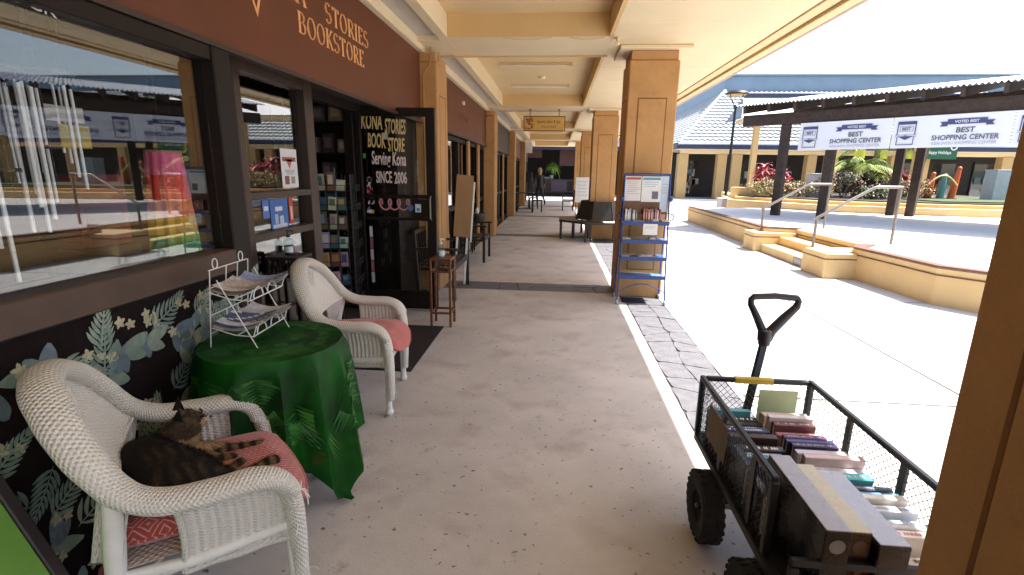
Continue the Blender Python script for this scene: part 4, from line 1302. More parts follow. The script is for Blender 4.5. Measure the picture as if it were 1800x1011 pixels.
def mesh_panel(p0, p1, z0, z1):
    """expanded metal: crossing diagonal strands"""
    p0 = Vector(p0); p1 = Vector(p1); L_ = (p1 - p0).length; d = (p1 - p0) / L_; H = z1 - z0; cw, chh = .030, .0155
    bb = MB(); k = H * cw / chh / 2 * 1.0
    s = -k
    st = cw / 1.0
    while s < L_:
        for sg in (0, 1):
            a0, a1 = s, s + k
            za, zb_ = (z0, z1) if sg == 0 else (z1, z0)
            # clip to panel
            t0 = max(0, (0 - a0) / k); t1 = min(1, (L_ - a0) / k)
            if t1 <= t0: continue
            q0 = p0 + d * (a0 + k * t0) + Vector((0, 0, za + (zb_ - za) * t0)); q1 = p0 + d * (a0 + k * t1) + Vector((0, 0, za + (zb_ - za) * t1))
            bb.tube([q0, q1], .0013, 3, cap=False)
        s += st
    return tag(G_('mesh_panel', BLACKM, bb), kind='stuff')
mesh_panel((CX0, 1.42, 0), (CX0, CY1 - .012, 0), ZF + .018, ZT - .011)
mesh_panel((CX1, CY0 + .012, 0), (CX1, CY1 - .012, 0), ZF + .018, ZT - .011)
mesh_panel((CX0 + .012, CY1, 0), (CX1 - .012, CY1, 0), ZF + .018, ZT - .011)
mesh_panel((CX0 + .012, CY0, 0), (CX1 - .012, CY0, 0), ZF + .018, .443)
# wheels: chunky pneumatic tyres
def wheel(x, y, r=.142):
    side = -1 if x < .93 else 1
    w = empty('wheel', (0, 0, 0)); w.parent = cart; w.location = (x - .93, y - 1.72, r); w.rotation_euler = (0, side * PI / 2, 0)
    b = MB(); b.lathe([(.062, -.030), (.085, -.040), (r - .018, -.042), (r - .004, -.034), (r, -.018), (r + .001, 0), (r, .018), (r - .004, .034), (r - .018, .042), (.085, .040), (.062, .030), (.058, 0), (.062, -.030)], 36)
    for i in range(24):
        a = 2 * PI * i / 24
        for sg in (-1, 1):
            M = Matrix.Rotation(a + (0 if sg > 0 else PI / 24), 4, 'Z')
            b.box(r - .004, r + .005, -.010, .010, sg * .006 if sg > 0 else -.038, .038 if sg > 0 else -.006, .002, M)
    b.build('tyre', RUBBER, w, smooth=True, angle=R_(30))
    b = MB(); b.lathe([(.001, .018), (.022, .018), (.03, .010), (.05, .004), (.060, .022), (.064, .026)], 24); b.lathe([(.001, .03), (.014, .03), (.016, .018)], 14); b.build('rim', BLACKM, w, smooth=True, angle=R_(30))
for x, y in ((.668, 1.89), (1.205, 1.89), (.668, 1.38), (1.205, 1.38)): wheel(x, y)
for yy in (1.89, 1.38):
    b = MB(); b.cyl((.63, yy, .142), (1.24, yy, .142), .009, n=10); G_('axle', STEEL, b)
b = MB()
for y in (1.90, 1.38):
    for x in (.75, 1.11): b.bar((x, y, .15), (x, y + (.05 if y < 1.5 else -.05), ZF - .02), .03, .006)
G_('axle_bracket', BLACKM, b)
# pull handle with its D-shaped grip at the far end
b = MB(); b.bar((.90, CY1 + .03, .30), (1.012, CY1 + .17, .735), .034, .024, up=(0, 1, 0), ch=.004); G_('handle_bar', BLACKM, b)
def dg(x, z):
    # handle plane: leaning to +x and away
    return Vector((1.012 + x * 1.15 + (z * .22), CY1 + .17 + z * .30, .735 + z * 1.1))
b = MB()
b.tube([dg(-.012, .0), dg(-.018, .045), dg(-.055, .105), dg(-.085, .150), dg(-.088, .170), dg(-.075, .185)], [.019, .020, .017, .015, .015, .015], 10)
b.tube([dg(.012, .0), dg(.018, .04), dg(.058, .095), dg(.098, .145), dg(.102, .168), dg(.090, .185)], [.019, .024, .022, .018, .015, .015], 10)
b.tube([dg(-.080, .182), dg(.005, .188), dg(.094, .182)], .0155, 10)
b.lathe([(.001, -.02), (.026, -.02), (.030, .02), (.026, .05), (.001, .055)], 12, dg(0, 0))
G_('handle_grip', mat('grip_plastic', (.022, .018, .022), .38, var=.15), b, smooth=True, angle=R_(50))
b = MB(); p = dg(.002, .05); b.tube([p + Vector((0, -.035, -.008)), p + Vector((0, -.026, -.006))], .008, 12); G_('rivet', STEEL, b)
# yellow tape on the far rail, a pale sign and a cardboard tag on the mesh
b = MB(); b.box(.83, 1.00, CY1 - .0135, CY1 + .0135, ZT - .0135, ZT + .0135, .004); G_('yellow_tape', mat('yellow_tape', (.55, .36, .03), .45), b)
b = MB(); b.box(.94, 1.105, CY1 - .022, CY1 - .017, .40, .565); G_('paper_sign', mat('pale_green_card', (.48, .52, .30), .7), b)
b = MB(); b.box(CX0 - .008, CX0 - .004, 1.80, 2.02, .395, .55); G_('card_tag', mat('cardboard', (.19, .14, .09), .8, var=.2), b)

# ---- books
BT = []
def book(lb, x0, x1, y0, y1, z0, z1, col, axis='x', spine='z', tilt=0.0, group=None, band=None, stripe=None, pages_up=False, name='book'):
    """axis: thickness direction is the OTHER horizontal axis; spine up unless pages_up"""
    c = ((x0 + x1) / 2, (y0 + y1) / 2, z0)
    t = empty(name, c, 0, lb, 'book', group)
    t.rotation_euler = (tilt, 0, 0) if axis == 'x' else (0, tilt, 0)
    hx_, hy_, H = (x1 - x0) / 2, (y1 - y0) / 2, z1 - z0
    cv = .0035
    b = MB(); b.col = col
    if axis == 'x':     # long side along x, covers face +-y
        b.box(-hx_, hx_, -hy_, -hy_ + cv, 0, H, .0015); b.box(-hx_, hx_, hy_ - cv, hy_, 0, H, .0015)
        if not pages_up: b.box(-hx_, hx_, -hy_ + cv + .0003, hy_ - cv - .0003, H - cv, H - .0006, .001)
    else:
        b.box(-hx_, -hx_ + cv, -hy_, hy_, 0, H, .0015); b.box(hx_ - cv, hx_, -hy_, hy_, 0, H, .0015)
        if not pages_up: b.box(-hx_ + cv + .0003, hx_ - cv - .0003, -hy_, hy_, H - cv, H - .0006, .001)
    b.build('cover', VCOLG, t)
    b = MB()
    if axis == 'x': b.box(-hx_ + .006, hx_ - .006, -hy_ + cv + .0005, hy_ - cv - .0005, .006, H - cv - (.0045 if pages_up else .0008))
    else: b.box(-hx_ + cv + .0005, hx_ - cv - .0005, -hy_ + .006, hy_ - .006, .006, H - cv - (.0045 if pages_up else .0008))
    b.build('page_block', PAGES, t)
    if band and not pages_up:      # unreadable spine print: short blocks
        b = MB(); rn_ = random.Random(int(x0 * 1e4 + y0 * 1e3)); b.col = band
        L_ = hx_ if axis == 'x' else hy_; W_ = (hy_ if axis == 'x' else hx_) - .004
        p = -L_ * .8
        while p < L_ * .75:
            w = rn_.uniform(.004, .009)
            if rn_.random() < .78 and W_ > .003:
                q = [(p, -W_ * .5), (p + w, -W_ * .5), (p + w, W_ * .5), (p, W_ * .5)]
                b.add([(a, c_, H + .0004) if axis == 'x' else (c_, a, H + .0004) for a, c_ in q], [(0, 1, 2, 3) if axis == 'x' else (3, 2, 1, 0)])
            p += w + .003
        if b.f: tag(b.build('spine_print', VCOL, t), kind='stuff')
    return t
rn = random.Random(9)
# back-left row, spines up: from the far end towards us
row = [('teal', (.10, .36, .40), None, .028), ('black white-lettered', (.015, .015, .018), (.75, .75, .75), .036), ('black', (.02, .017, .02), None, .030), ('slate blue', (.10, .15, .30), (.6, .62, .7), .026), ('navy', (.03, .05, .13), (.55, .6, .7), .030),
       ('charcoal', (.05, .05, .055), (.5, .48, .4), .030), ('dark brown', (.05, .03, .022), None, .034), ('dusty black', (.035, .028, .03), (.75, .7, .7), .036), ('steel blue', (.16, .22, .32), (.6, .6, .6), .026), ('blue-green', (.06, .20, .26), (.7, .7, .66), .026), ('black', (.03, .025, .03), None, .024)]
y = CY1 - .035
place = ['at the far end of the left row', 'second from the far end of the left row', 'just past the white-lettered one in the left row', 'in the far half of the left row', 'beside the slate blue one in the left row', 'in the middle of the left row', 'past the middle of the left row', 'with pale print in the left row', 'near the close end of the left row', 'in front of the big grey volumes', 'closest in the left row of the cart']
for (nm, col, band, th), pl in zip(row, place):
    w = .185 + rn.uniform(-.02, .015); h = .170 + rn.uniform(-.025, .02)
    book(f'{nm} book {pl}', .715, .715 + w, y - th, y - .001, ZF, ZF + h, col, 'x', band=band, tilt=rn.uniform(-.02, .12), group='books standing in the cart')
    y -= th + .0125
row = [('pale grey-blue', (.40, .47, .50), None, .030), ('cream red-dotted', (.62, .50, .42), (.55, .07, .05), .034), ('white', (.72, .68, .68), (.6, .55, .55), .026), ('wine brown', (.16, .06, .06), (.5, .4, .36), .034), ('dusky rose', (.36, .16, .17), (.5, .2, .22), .028), ('plum', (.12, .05, .12), (.4, .3, .36), .026), ('indigo', (.05, .04, .16), None, .024), ('black-purple', (.05, .03, .07), (.3, .25, .3), .028), ('pale lilac', (.50, .48, .54), None, .030),
       ('blush pink', (.62, .46, .44), None, .028), ('pearl white', (.70, .70, .72), (.5, .5, .6), .030), ('bright turquoise', (.10, .42, .46), (.5, .65, .66), .034), ('dark slate', (.08, .10, .14), (.3, .32, .36), .022), ('sky blue', (.16, .38, .56), None, .026), ('ivory', (.68, .66, .60), None, .026), ('chalk white', (.74, .74, .76), (.3, .4, .6), .030), ('powder blue', (.42, .54, .66), (.7, .7, .72), .028), ('soft grey', (.52, .52, .54), None, .024), ('snowy', (.78, .77, .74), (.6, .2, .15), .030)]
y = CY1 - .05
where = ['at the far end of the right row', 'second in the right row with round marks', 'third in the right row by the mesh', 'under the white one in the right row', 'past the wine brown one in the right row', 'next to the rose one in the right row', 'in the middle of the right row', 'after the indigo one in the right row', 'beside the big grey volumes on the right', 'between the lilac and the white one', 'sunlit before the turquoise one', 'vivid among the pale right row', 'thin below the turquoise one', 'after the dark slate one', 'two before the chalk white one', 'beside the ivory one by the column', 'with white print by the column', 'thin beside the powder blue one', 'nearest of the right row by the column']
for (nm, col, band, th), pl in zip(row, where):
    w = .185 + rn.uniform(-.03, .02); h = .190 + rn.uniform(-.03, .02)
    x0 = .925 + (.0 if y > 1.60 else .055) + rn.uniform(-.006, .006)
    book(f'{nm} book {pl}', x0, min(x0 + w, CX1 - .02), y - th, y - .001, ZF, ZF + h, col, 'x', band=band, tilt=rn.uniform(.0, .14), group='books standing in the cart')
    y -= th + .0155
# three big boxed volumes lying lengthwise at the near end: dark bodies with pale tops
def volume(lb, x0, x1, y0, y1, z1, body, top, oval=None):
    t = empty('boxed_volume', ((x0 + x1) / 2, (y0 + y1) / 2, ZF + .006), 0, lb, 'book', 'big volumes in the cart'); w, d, H = (x1 - x0) / 2, (y1 - y0) / 2, z1 - ZF - .006
    b = MB(); b.col = body; b.box(-w, w, -d, d, 0, H - .004, .003); b.build('case', VCOLG, t)
    b = MB(); b.col = top; b.box(-w + .0015, w - .0015, -d + .0015, d - .0015, H - .0038, H, .001); b.build('top_face', VCOLG, t)
    if oval:
        b = MB(); b.col = oval; b.add([(w * .62 * math.cos(a), -d - .0012, H * .80 + .022 * math.sin(a)) for a in [2 * PI * i / 18 for i in range(18)]], [tuple(range(18))]); b.build('end_emblem', VCOL, t)
volume('thick dark volume with a silvery top, left of three', .758, .828, 1.225, 1.60, ZF + .255, (.016, .013, .013), (.34, .33, .35), (.20, .19, .18))
volume('dark volume with a cream top between two grey topped ones', .834, .894, 1.245, 1.575, ZF + .240, (.035, .018, .014), (.50, .44, .30), (.10, .05, .04))
volume('wide volume with a pale grey top, right of three', .901, .985, 1.225, 1.565, ZF + .222, (.022, .018, .02), (.40, .42, .48))
# books and a case wedged against the left mesh and at the end
book('tall black book wedged against the left mesh panel', .712, .742, 1.66, 1.80, ZF, ZF + .17, (.02, .018, .02), 'y')
book('worn brown book leaning in the left mesh corner', .712, .744, 1.50, 1.64, ZF, ZF + .16, (.06, .04, .035), 'y')
book('small cream book with dark lettering at the close end', 1.0, 1.12, 1.245, 1.275, ZF, ZF + .15, (.58, .52, .42), 'x', band=(.1, .08, .07))
book('dark red paperback against the near end panel', .86, .98, 1.243, 1.250, ZF, ZF + .12, (.12, .05, .03), 'x', pages_up=True)
# ================================================================== things along the walkway
GL = mat('blue_gel', (.32, .50, .58), .15, var=.05)
def pump_bottle(lb, loc, body, liquid, pump, rz=0.0, s=1.0):
    t = empty('sanitizer_bottle', loc, rz, lb, 'bottle')
    b = MB(); b.lathe([(.001, .0), (.034 * s, .0), (.037 * s, .006), (.037 * s, .10 * s), (.030 * s, .122 * s), (.014 * s, .130 * s), (.014 * s, .140 * s)], 20); b.build('bottle_body', body, t, smooth=True, angle=R_(40))
    b = MB(); b.lathe([(.001, .004), (.033 * s, .004), (.034 * s, .075 * s), (.001, .076 * s)], 20); b.build('liquid', liquid, t, smooth=True, angle=R_(40))
    b = MB(); b.lathe([(.016 * s, .1405 * s), (.016 * s, .155 * s), (.006 * s, .157 * s), (.006 * s, .182 * s), (.013 * s, .184 * s), (.012 * s, .194 * s), (.001, .196 * s)], 14); b.tube([(0, 0, .188 * s), (.03 * s, 0, .188 * s), (.042 * s, 0, .178 * s)], .0045 * s, 6); b.build('pump', pump, t, smooth=True, angle=R_(40))
    b = MB(); b.col = (.62, .66, .70); b.lathe([(.0375 * s, .02), (.0375 * s, .07 * s)], 20, a0=-2.4, a1=-.4); b.build('paper_label', VCOL, t, smooth=True)
def plant_stand(lb, loc, m, w, h, fret=False):
    t = empty('plant_stand', loc, 0, lb, 'stand', 'tall square wooden plant stands'); a = w / 2
    b = MB(); b.box(-a - .012, a + .012, -a - .012, a + .012, h - .022, h, .005); b.build('top_board', m, t)
    for sx in (-1, 1):
        for sy in (-1, 1):
            b = MB(); b.box(sx * a - .011, sx * a + .011, sy * a - .011, sy * a + .011, 0, h - .023, .003); b.build('leg', m, t)
    for z, hh in ((.13, .02), (h - .135, .018)):
        for k in range(4):
            M = Matrix.Rotation(k * PI / 2, 4, 'Z'); b = MB(M); b.box(-a + .0115, a - .0115, -a - .008, -a + .008, z, z + hh, .002); b.build('rail', m, t)
    if fret:
        for k in range(4):
            M = Matrix.Rotation(k * PI / 2, 4, 'Z'); b = MB(M); rn_ = random.Random(k)
            z0, z1 = h - .115, h - .024
            for i in range(6):
                x = -a + .02 + (w - .04) * i / 5
                b.bar((x, -a, z0), (x + rn_.uniform(-.04, .04), -a, z1), .010, .010)
            b.tube([(-a + .02 + (w - .04) * i / 12, -a, (z0 + z1) / 2 + .03 * math.sin(i)) for i in range(13)], .006, 5)
            b.build('fretwork', m, t)
plant_stand('red brown wooden plant stand by the open glass door', (-1.09, 4.70, 0), RWOOD, .19, .68)
pump_bottle('clear pump bottle of blue sanitizer on the red brown stand', (-1.10, 4.70, .68), CLEAR, GL, PAPER, .5, .95)
plant_stand('dark carved plant stand behind the empty wicker chair', (-1.755, 3.11, 0), DWOOD, .19, .945, True)
pump_bottle('dark pump bottle on the carved stand by the window', (-1.745, 3.10, .945), CLEAR, mat('dark_liquid', (.03, .015, .02), .3), BLACKM, .2, .85)

def armbench(lb, loc, rz, L_=1.1, kind='bench'):
    """slatted settee, back to the wall, facing +x"""
    t = empty('wooden_bench' if kind == 'bench' else 'wooden_armchair', loc, rz, lb, kind)
    D, H = .46, .42; h = L_ / 2
    for sx in (0, 1):
        for sy in (-1, 1):
            b = MB(); x = .02 if sx == 0 else D - .02
            b.bar((x, sy * (h - .025), 0), (x - (.05 if sx == 0 else 0), sy * (h - .025), .82 if sx == 0 else .60), .042, .042, up=(1, 0, 0), ch=.004); b.build('leg', DWOOD, t)
    for sy in (-1, 1):
        b = MB(); b.box(-.01, D + .03, sy * (h - .025) - .028, sy * (h - .025) + .028, .602, .63, .006); b.build('armrest', DWOOD, t)
        b = MB(); b.box(.045, D - .045, sy * (h - .025) - .012, sy * (h - .025) + .012, .36, .40); b.build('seat_rail', DWOOD, t)
    for x in (D - .02,): b = MB(); b.box(x - .012, x + .012, -h + .05, h - .05, .36, .405); b.build('seat_rail', DWOOD, t)
    for i in range(7):
        x = .03 + i * .062; b = MB(); b.box(x, x + .05, -h + .05, h - .05, .407, .427, .004); b.build('seat_slat', DWOOD, t)
    b = MB(); b.bar((-.033, -h + .03, .80), (-.033, h - .03, .80), .03, .05, ch=.004); b.build('top_rail', DWOOD, t)
    n = int(L_ / .11)
    for i in range(n):
        y = -h + .09 + (L_ - .18) * i / (n - 1); b = MB(); b.bar((.015, y, .43), (-.03, y, .775), .042, .014, up=(0, 1, 0)); b.build('back_slat', DWOOD, t)
    return t
armbench('dark wooden slatted bench just past the glass door', (-1.60, 6.05, 0), 0, .95)
armbench('dark wooden bench by the orange door posts farther on', (-1.62, 8.52, 0), 0, .72)
# tan leaning board on white legs
bd = empty('easel_board', (-1.27, 6.42, 0), R_(10), 'plain tan board on white easel legs beside the first bench', 'easel board')
M = Matrix.Rotation(R_(4), 4, 'Y')
b = MB(M); b.box(-.11, .11, -.012, .012, .66, 1.46, .004); b.build('board', mat('tan_board', (.30, .17, .075), .6, var=.1), bd)
for x in (-.07, .06):
    b = MB(M); b.box(x, x + .028, .014, .036, .02, .80, .003); b.build('leg', PAPER, bd)
b = MB(M); b.box(.113, .135, -.01, .02, .60, 1.38); b.build('edge_strip', PAPER, bd)
# planter pot by the far bench
pp = empty('plant_pot', (-1.48, 9.35, 0), 0, 'dark round planter pot on a stool beyond the second bench', 'pot')
b = MB(); b.lathe([(.001, .55), (.10, .55), (.15, .62), (.17, .72), (.165, .74), (.15, .735), (.14, .70), (.001, .69)], 20); b.build('pot', DWOOD, pp, smooth=True, angle=R_(40))
for k in range(3):
    a = k * 2.1; b = MB(); b.bar((.09 * math.cos(a), .09 * math.sin(a), .549), (.15 * math.cos(a), .15 * math.sin(a), 0), .025); b.build('leg', DWOOD, pp)
b = MB(); b.lathe([(.001, .695), (.03, .70), (.035, .80), (.012, .84), (.001, .845)], 12); b.build('white_bottle', PAPER, pp, smooth=True)

# brochure spinner inside the doorway
sp = empty('card_spinner', (-1.96, 4.32, 0), 0, 'black wire spinner rack of cards standing in the shop doorway', 'spinner rack')
b = MB(); b.cyl((0, 0, .02), (0, 0, 1.52), .014, n=10); b.lathe([(.001, .03), (.19, .03), (.20, .015), (.20, 0), (.001, 0)], 24); b.build('post', BLACKM, sp)
NT = 7
for k in range(4):
    M = Matrix.Rotation(k * PI / 2 + .25, 4, 'Z'); b = MB(M)
    for x in (-.115, -.04, .04, .115): b.tube([(x, -.15, .30), (x, -.15, 1.46)], .0035, 5)
    for i in range(NT):
        z = .32 + i * .165
        for yy, zz in ((-.152, z), (-.195, z + .01), (-.195, z + .06)): b.tube([(-.118, yy, zz), (.118, yy, zz)], .003, 5)
        for x in (-.118, -.04, .04, .118): b.tube([(x, -.152, z), (x, -.196, z + .01), (x, -.196, z + .06)], .0025, 4)
    b.build('wire_panel', BLACKM, sp)
cards = [('brown', (.22, .12, .07)), ('pale grey', (.50, .50, .48)), ('rust orange', (.42, .17, .05)), ('dark teal', (.05, .14, .17)), ('tan', (.36, .24, .15)), ('navy', (.03, .06, .18)), ('cream', (.56, .48, .38)), ('sky blue', (.14, .26, .42)), ('olive', (.14, .14, .05)), ('white', (.62, .60, .60)), ('mauve', (.26, .15, .20)), ('gold', (.40, .25, .05))]
tiers = ['bottom tier', 'second tier from the bottom', 'third tier from the bottom', 'middle tier', 'third tier from the top', 'second tier from the top', 'top tier']
rn = random.Random(17); ci = 0
for k in (0, 3):
    sd_ = {0: 'near face', 3: 'side face'}[k]
    for i in range(NT):
        for j, x in enumerate((-.078, .0, .078)):
            nm, col = cards[(ci * 5 + j) % 12]; ci += 1
            a = k * PI / 2 + .25; z = .335 + i * .165
            M = Matrix.Rotation(a, 4, 'Z'); p = M @ Vector((x, -.172, 0))
            t = empty('greeting_card', (-1.96 + p.x, 4.32 + p.y, z), a, f"{nm} card in the {['left','middle','right'][j]} slot, {tiers[i]}, spinner {sd_}", 'card', 'cards in the spinner rack')
            b = MB(); h = rn.uniform(.09, .155); col = tuple(c * rn.uniform(.45, .8) for c in col); wv = rn.uniform(.026, .037); t.rotation_euler = (rn.uniform(-.12, .05), rn.uniform(-.06, .06), a); b.col = col; b.box(-wv, wv, -.004, .004, 0, h); b.build('card_front', VCOL, t)
            b = MB(); b.col = tuple(min(.5, c * .8 + .02) for c in cards[(ci * 3 + i) % 12][1]); b.box(-wv * .8, wv * rn.uniform(.3, .8), -.0056, -.0042, h * .35, h * .85); b.build('card_picture', VCOL, t)

# bookshelf seen through the open doorway, with boxed goods on it
bs = empty('shop_bookshelf', (-2.35, 5.45, 0), 0, 'dark shelf unit of boxed gifts inside the open doorway', 'bookshelf')
b = MB(); b.box(-.72, .32, .21, .23, 0, 2.35); b.build('back_board', DWOOD, bs)
for x in (-.74, .30): b = MB(); b.box(x, x + .02, -.12, .21, 0, 2.35); b.build('side_board', DWOOD, bs)
for z in (.30, .70, 1.05, 1.36, 1.66, 1.98, 2.33): b = MB(); b.box(-.719, .299, -.11, .209, z, z + .02); b.build('shelf', DWOOD, bs)
goods = [(-.60, 2.0, .10, .20, (.34, .30, .26), 'grey picture box'), (-.47, 2.0, .13, .21, (.45, .40, .34), 'cream palm print box'), (-.30, 2.0, .16, .16, (.10, .08, .07), 'dark low box'), (-.1, 2.0, .14, .19, (.30, .22, .14), 'tan box'),
         (-.62, 1.68, .22, .21, (.20, .09, .05), 'russet gift basket'), (-.34, 1.68, .10, .16, (.24, .19, .13), 'brown jar box'), (-.18, 1.68, .12, .20, (.08, .06, .06), 'black carton'), (-.02, 1.68, .1, .14, (.34, .26, .2), 'beige carton'),
         (-.60, 1.38, .08, .19, (.20, .15, .11), 'brown upright book'), (-.50, 1.38, .05, .20, (.33, .11, .04), 'orange leaning book'), (-.42, 1.38, .16, .05, (.32, .12, .07), 'flat red book'), (-.2, 1.38, .10, .2, (.12, .1, .1), 'dark tall book'),
         (-.60, 1.07, .1, .2, (.2, .2, .22), 'grey carton'), (-.44, 1.07, .12, .22, (.3, .2, .1), 'ochre carton'), (-.2, 1.07, .14, .2, (.05, .1, .2), 'blue carton')]
for x, z, w, h, col, nm in goods:
    lv = {2.0: 'topmost shelf', 1.68: 'second shelf from the top', 1.38: 'third shelf from the top', 1.07: 'fourth shelf from the top'}[z]
    t = empty('boxed_gift', (-2.35 + x + w / 2, 5.42, z), rn.uniform(-.15, .15), f'{nm} on the {lv} inside the doorway', 'box', 'goods on the shop shelf')
    b = MB(); b.col = col; b.box(-w / 2, w / 2, -.07, .07, .0003, h, .004); b.build('carton', VCOL, t)
    b = MB(); b.col = tuple(min(.7, c * 1.9 + .04) for c in col); b.box(-w * .32, w * .32, -.0725, -.0705, h * .25, h * .8); b.build('front_print', VCOL, t)
# copper ornaments in the basket
b = MB(); rr = random.Random(2)
COP = mat('copper_ball', (.55, .24, .10), .2, metal=.8)
for i in range(7):
    bb = MB(); c = (-2.86 + .03 + rr.uniform(0, .2), 5.315 + rr.uniform(-.01, .01), 1.72 + rr.uniform(0, .12))
    bb.ball((0, 0, 0), .024, 10); o = bb.build('ornament_ball', COP, smooth=True); o.location = c
    tag(o, 'shiny copper ornament ball among others in the russet basket on the shelf', 'ornament', 'copper ornament balls')

# posters and notices on the side window
wb = [o for o in bpy.data.objects if o.name.startswith('window_pane')]
def poster(nm, lb, y0, y1, z0, z1, col, x=XR - .0415):
    y0, y1, z0, z1 = y0 * KR, y1 * KR, rz(z0), rz(z1)
    t = empty(nm, (x, (y0 + y1) / 2, z0), 0, lb, 'poster')
    b = MB(); b.col = col; b.box(-.0006, .0006, -(y1 - y0) / 2, (y1 - y0) / 2, 0, z1 - z0); b.build('sheet', VCOL, t)
    return t, y1 - y0, z1 - z0
def patch(t, nm, y0, y1, z0, z1, col, poly=None):
    b = MB(); b.col = col; P = poly or [(y0, z0), (y1, z0), (y1, z1), (y0, z1)]
    b.add([(.0012, p[0], p[1]) for p in P], [tuple(range(len(P)))]); return b.build(nm, VCOL, t)
t, w, h = poster('poster', 'white notice with a red triangle taped to the side window', 2.935, 3.125, 1.385, 1.62, (.66, .66, .70))
patch(t, 'header_band', -.09, .09, .185, .215, (.30, .09, .07)); patch(t, 'triangle_emblem', 0, 0, 0, 0, (.42, .12, .08), [(-.045, .20), (0, .135), (.045, .20)])
patch(t, 'photo_print', -.075, -.015, .025, .085, (.20, .08, .06)); patch(t, 'photo_print', .01, .065, .03, .08, (.25, .26, .20))
for k in range(4): patch(t, 'text_line', -.07 + .01 * k, .07 - .008 * k, .122 - k * .009, .126 - k * .009, (.28, .28, .34))
t, w, h = poster('poster', 'blue poster with white figures low on the side window', 2.775, 2.965, 1.150, 1.325, (.05, .14, .42))
patch(t, 'figure_print', -.06, -.02, .035, .10, (.36, .44, .58)); patch(t, 'figure_print', .0, .05, .03, .085, (.45, .52, .62)); patch(t, 'caption_band', -.09, .09, .004, .03, (.52, .56, .66)); patch(t, 'title_band', -.05, .04, .12, .15, (.60, .62, .70))
t, w, h = poster('sticker', 'small blue sticker left of the blue window poster', 2.70, 2.765, 1.22, 1.325, (.08, .16, .46)); patch(t, 'sticker_print', -.025, .025, .05, .08, (.6, .64, .74))
t, w, h = poster('sticker', 'tall red and white sticker right of the blue window poster', 2.985, 3.03, 1.165, 1.325, (.52, .06, .05)); patch(t, 'sticker_print', -.012, .012, .03, .125, (.66, .5, .5))

# goods hanging inside the display window: chimes, windsock, cards
CH = mat('chime_tube', (.80, .80, .82), .3, metal=.15, var=.05)
def chime(lb, x, y, ztop, n, lmax, r, seed):
    rn_ = random.Random(seed); t = empty('wind_chime', (x, y, ztop), 0, lb, 'wind chime', 'wind chimes behind the display window')
    b = MB(); b.lathe([(.001, -.012), (.10, -.012), (.102, -.004), (.10, 0), (.001, 0)], 20); b.build('top_disc', DWOOD, t)
    b = MB(); b.tube([(0, 0, 0), (0, 0, .35)], .002, 4); b.build('hanging_cord', BLACKM, t)
    for i in range(n):
        a = 2 * PI * i / n; L_ = lmax * (.62 + .38 * i / (n - 1)); px, py = .09 * math.cos(a), .09 * math.sin(a)
        b = MB(); b.tube([(px, py, -.05), (px, py, -.05 - L_)], r, 10); b.build('chime_tube', CH, t, smooth=True, angle=R_(40))
        b = MB(); b.tube([(px, py, -.013), (px, py, -.05)], .0012, 3); b.build('tube_cord', BLACKM, t)
    b = MB(); b.tube([(0, 0, -.012), (0, 0, -lmax * .75)], .0012, 3); b.lathe([(.001, -lmax * .5), (.03, -lmax * .5), (.03, -lmax * .5 - .012), (.001, -lmax * .5 - .012)], 14); b.build('clapper', DWOOD, t)
chime('long white wind chime nearest the left edge of the window', -1.77, 1.50, 1.80, 6, .62, .0068, 1)
chime('white wind chime hanging in the window left of the yellow card', -1.80, 1.68, 1.82, 5, .50, .0055, 2)
chime('slim dark wind chime in front of the yellow card', -2.05, 1.88, 1.86, 5, .42, .005, 3)
ws = empty('windsock', (-1.82, 2.22, 1.565), 0, 'rainbow ribbon windsock hanging at the right of the display window', 'windsock')
cols = [((.78, .13, .28), 'pink'), ((.72, .04, .02), 'red'), ((.75, .18, .02), 'orange'), ((.55, .36, .03), 'yellow'), ((.06, .30, .04), 'green'), ((.03, .16, .42), 'blue')]
b = MB(); b.lathe([(.072, -.006), (.074, .008), (.07, .010)], 20); b.build('hoop', mat('tan_hoop', (.40, .22, .14), .6), ws)
b = MB(); b.tube([(0, 0, .01), (0, 0, .45)], .0015, 4); b.build('hanging_cord', BLACKM, ws)
zb_ = [0, -.10, -.21, -.29, -.37, -.46, -.54]
for i, (c, nm) in enumerate(cols):
    b = MB(); b.col = c
    def rib(u, v):
        z = zb_[i] + (zb_[i + 1] - zb_[i]) * v; k = -z / .54
        r = (.072 + .030 * k) * (1 + .10 * math.sin(u * 2 * PI * 12 + 3 * k) * (.3 + k))
        return Vector((r * math.cos(2 * PI * u), r * math.sin(2 * PI * u), z))
    b.grid(rib, 72, 6, closed_u=True); b.build('ribbon_band', VCOL, ws, smooth=True)
def tagcard(nm, lb, x, y, z, w, h, col):
    t = empty(nm, (x, y, z), 0, lb, 'card'); b = MB(); b.col = col; b.box(-.002, .002, -w / 2, w / 2, -h, 0); b.build('card', VCOL, t)
    b = MB(); b.tube([(0, 0, 0), (0, 0, .4)], .001, 3); b.build('hanging_cord', BLACKM, t); return t
tagcard('hanging_card', 'yellow card hanging in the middle of the display window', -1.95, 1.93, 1.66, .13, .09, (.42, .32, .05))
tagcard('hanging_card', 'pale card hanging above the yellow one in the window', -1.96, 1.91, 1.73, .16, .06, (.50, .46, .42))
b = MB(); b.box(-2.45, -2.0, 1.0, 2.3, .70, .73, .004)
dt = empty('display_table', (-2.2, 1.65, 0), 0, 'dark display table inside the big window', 'table'); b.build('tabletop', DWOOD, dt, world=True)
for x in (-2.42, -2.03):
    for yy in (1.05, 2.25): b = MB(); b.bar((x, yy, 0), (x, yy, .699), .04); b.build('leg', DWOOD, dt, world=True)
t = empty('red_box', (-2.35, 2.35, 1.1), .1, 'dark red box behind the rainbow windsock', 'box')
b = MB(); b.box(-.06, .06, -.16, .16, 0, .36, .006); b.build('carton', mat('dark_red_card', (.22, .03, .03), .5), t)
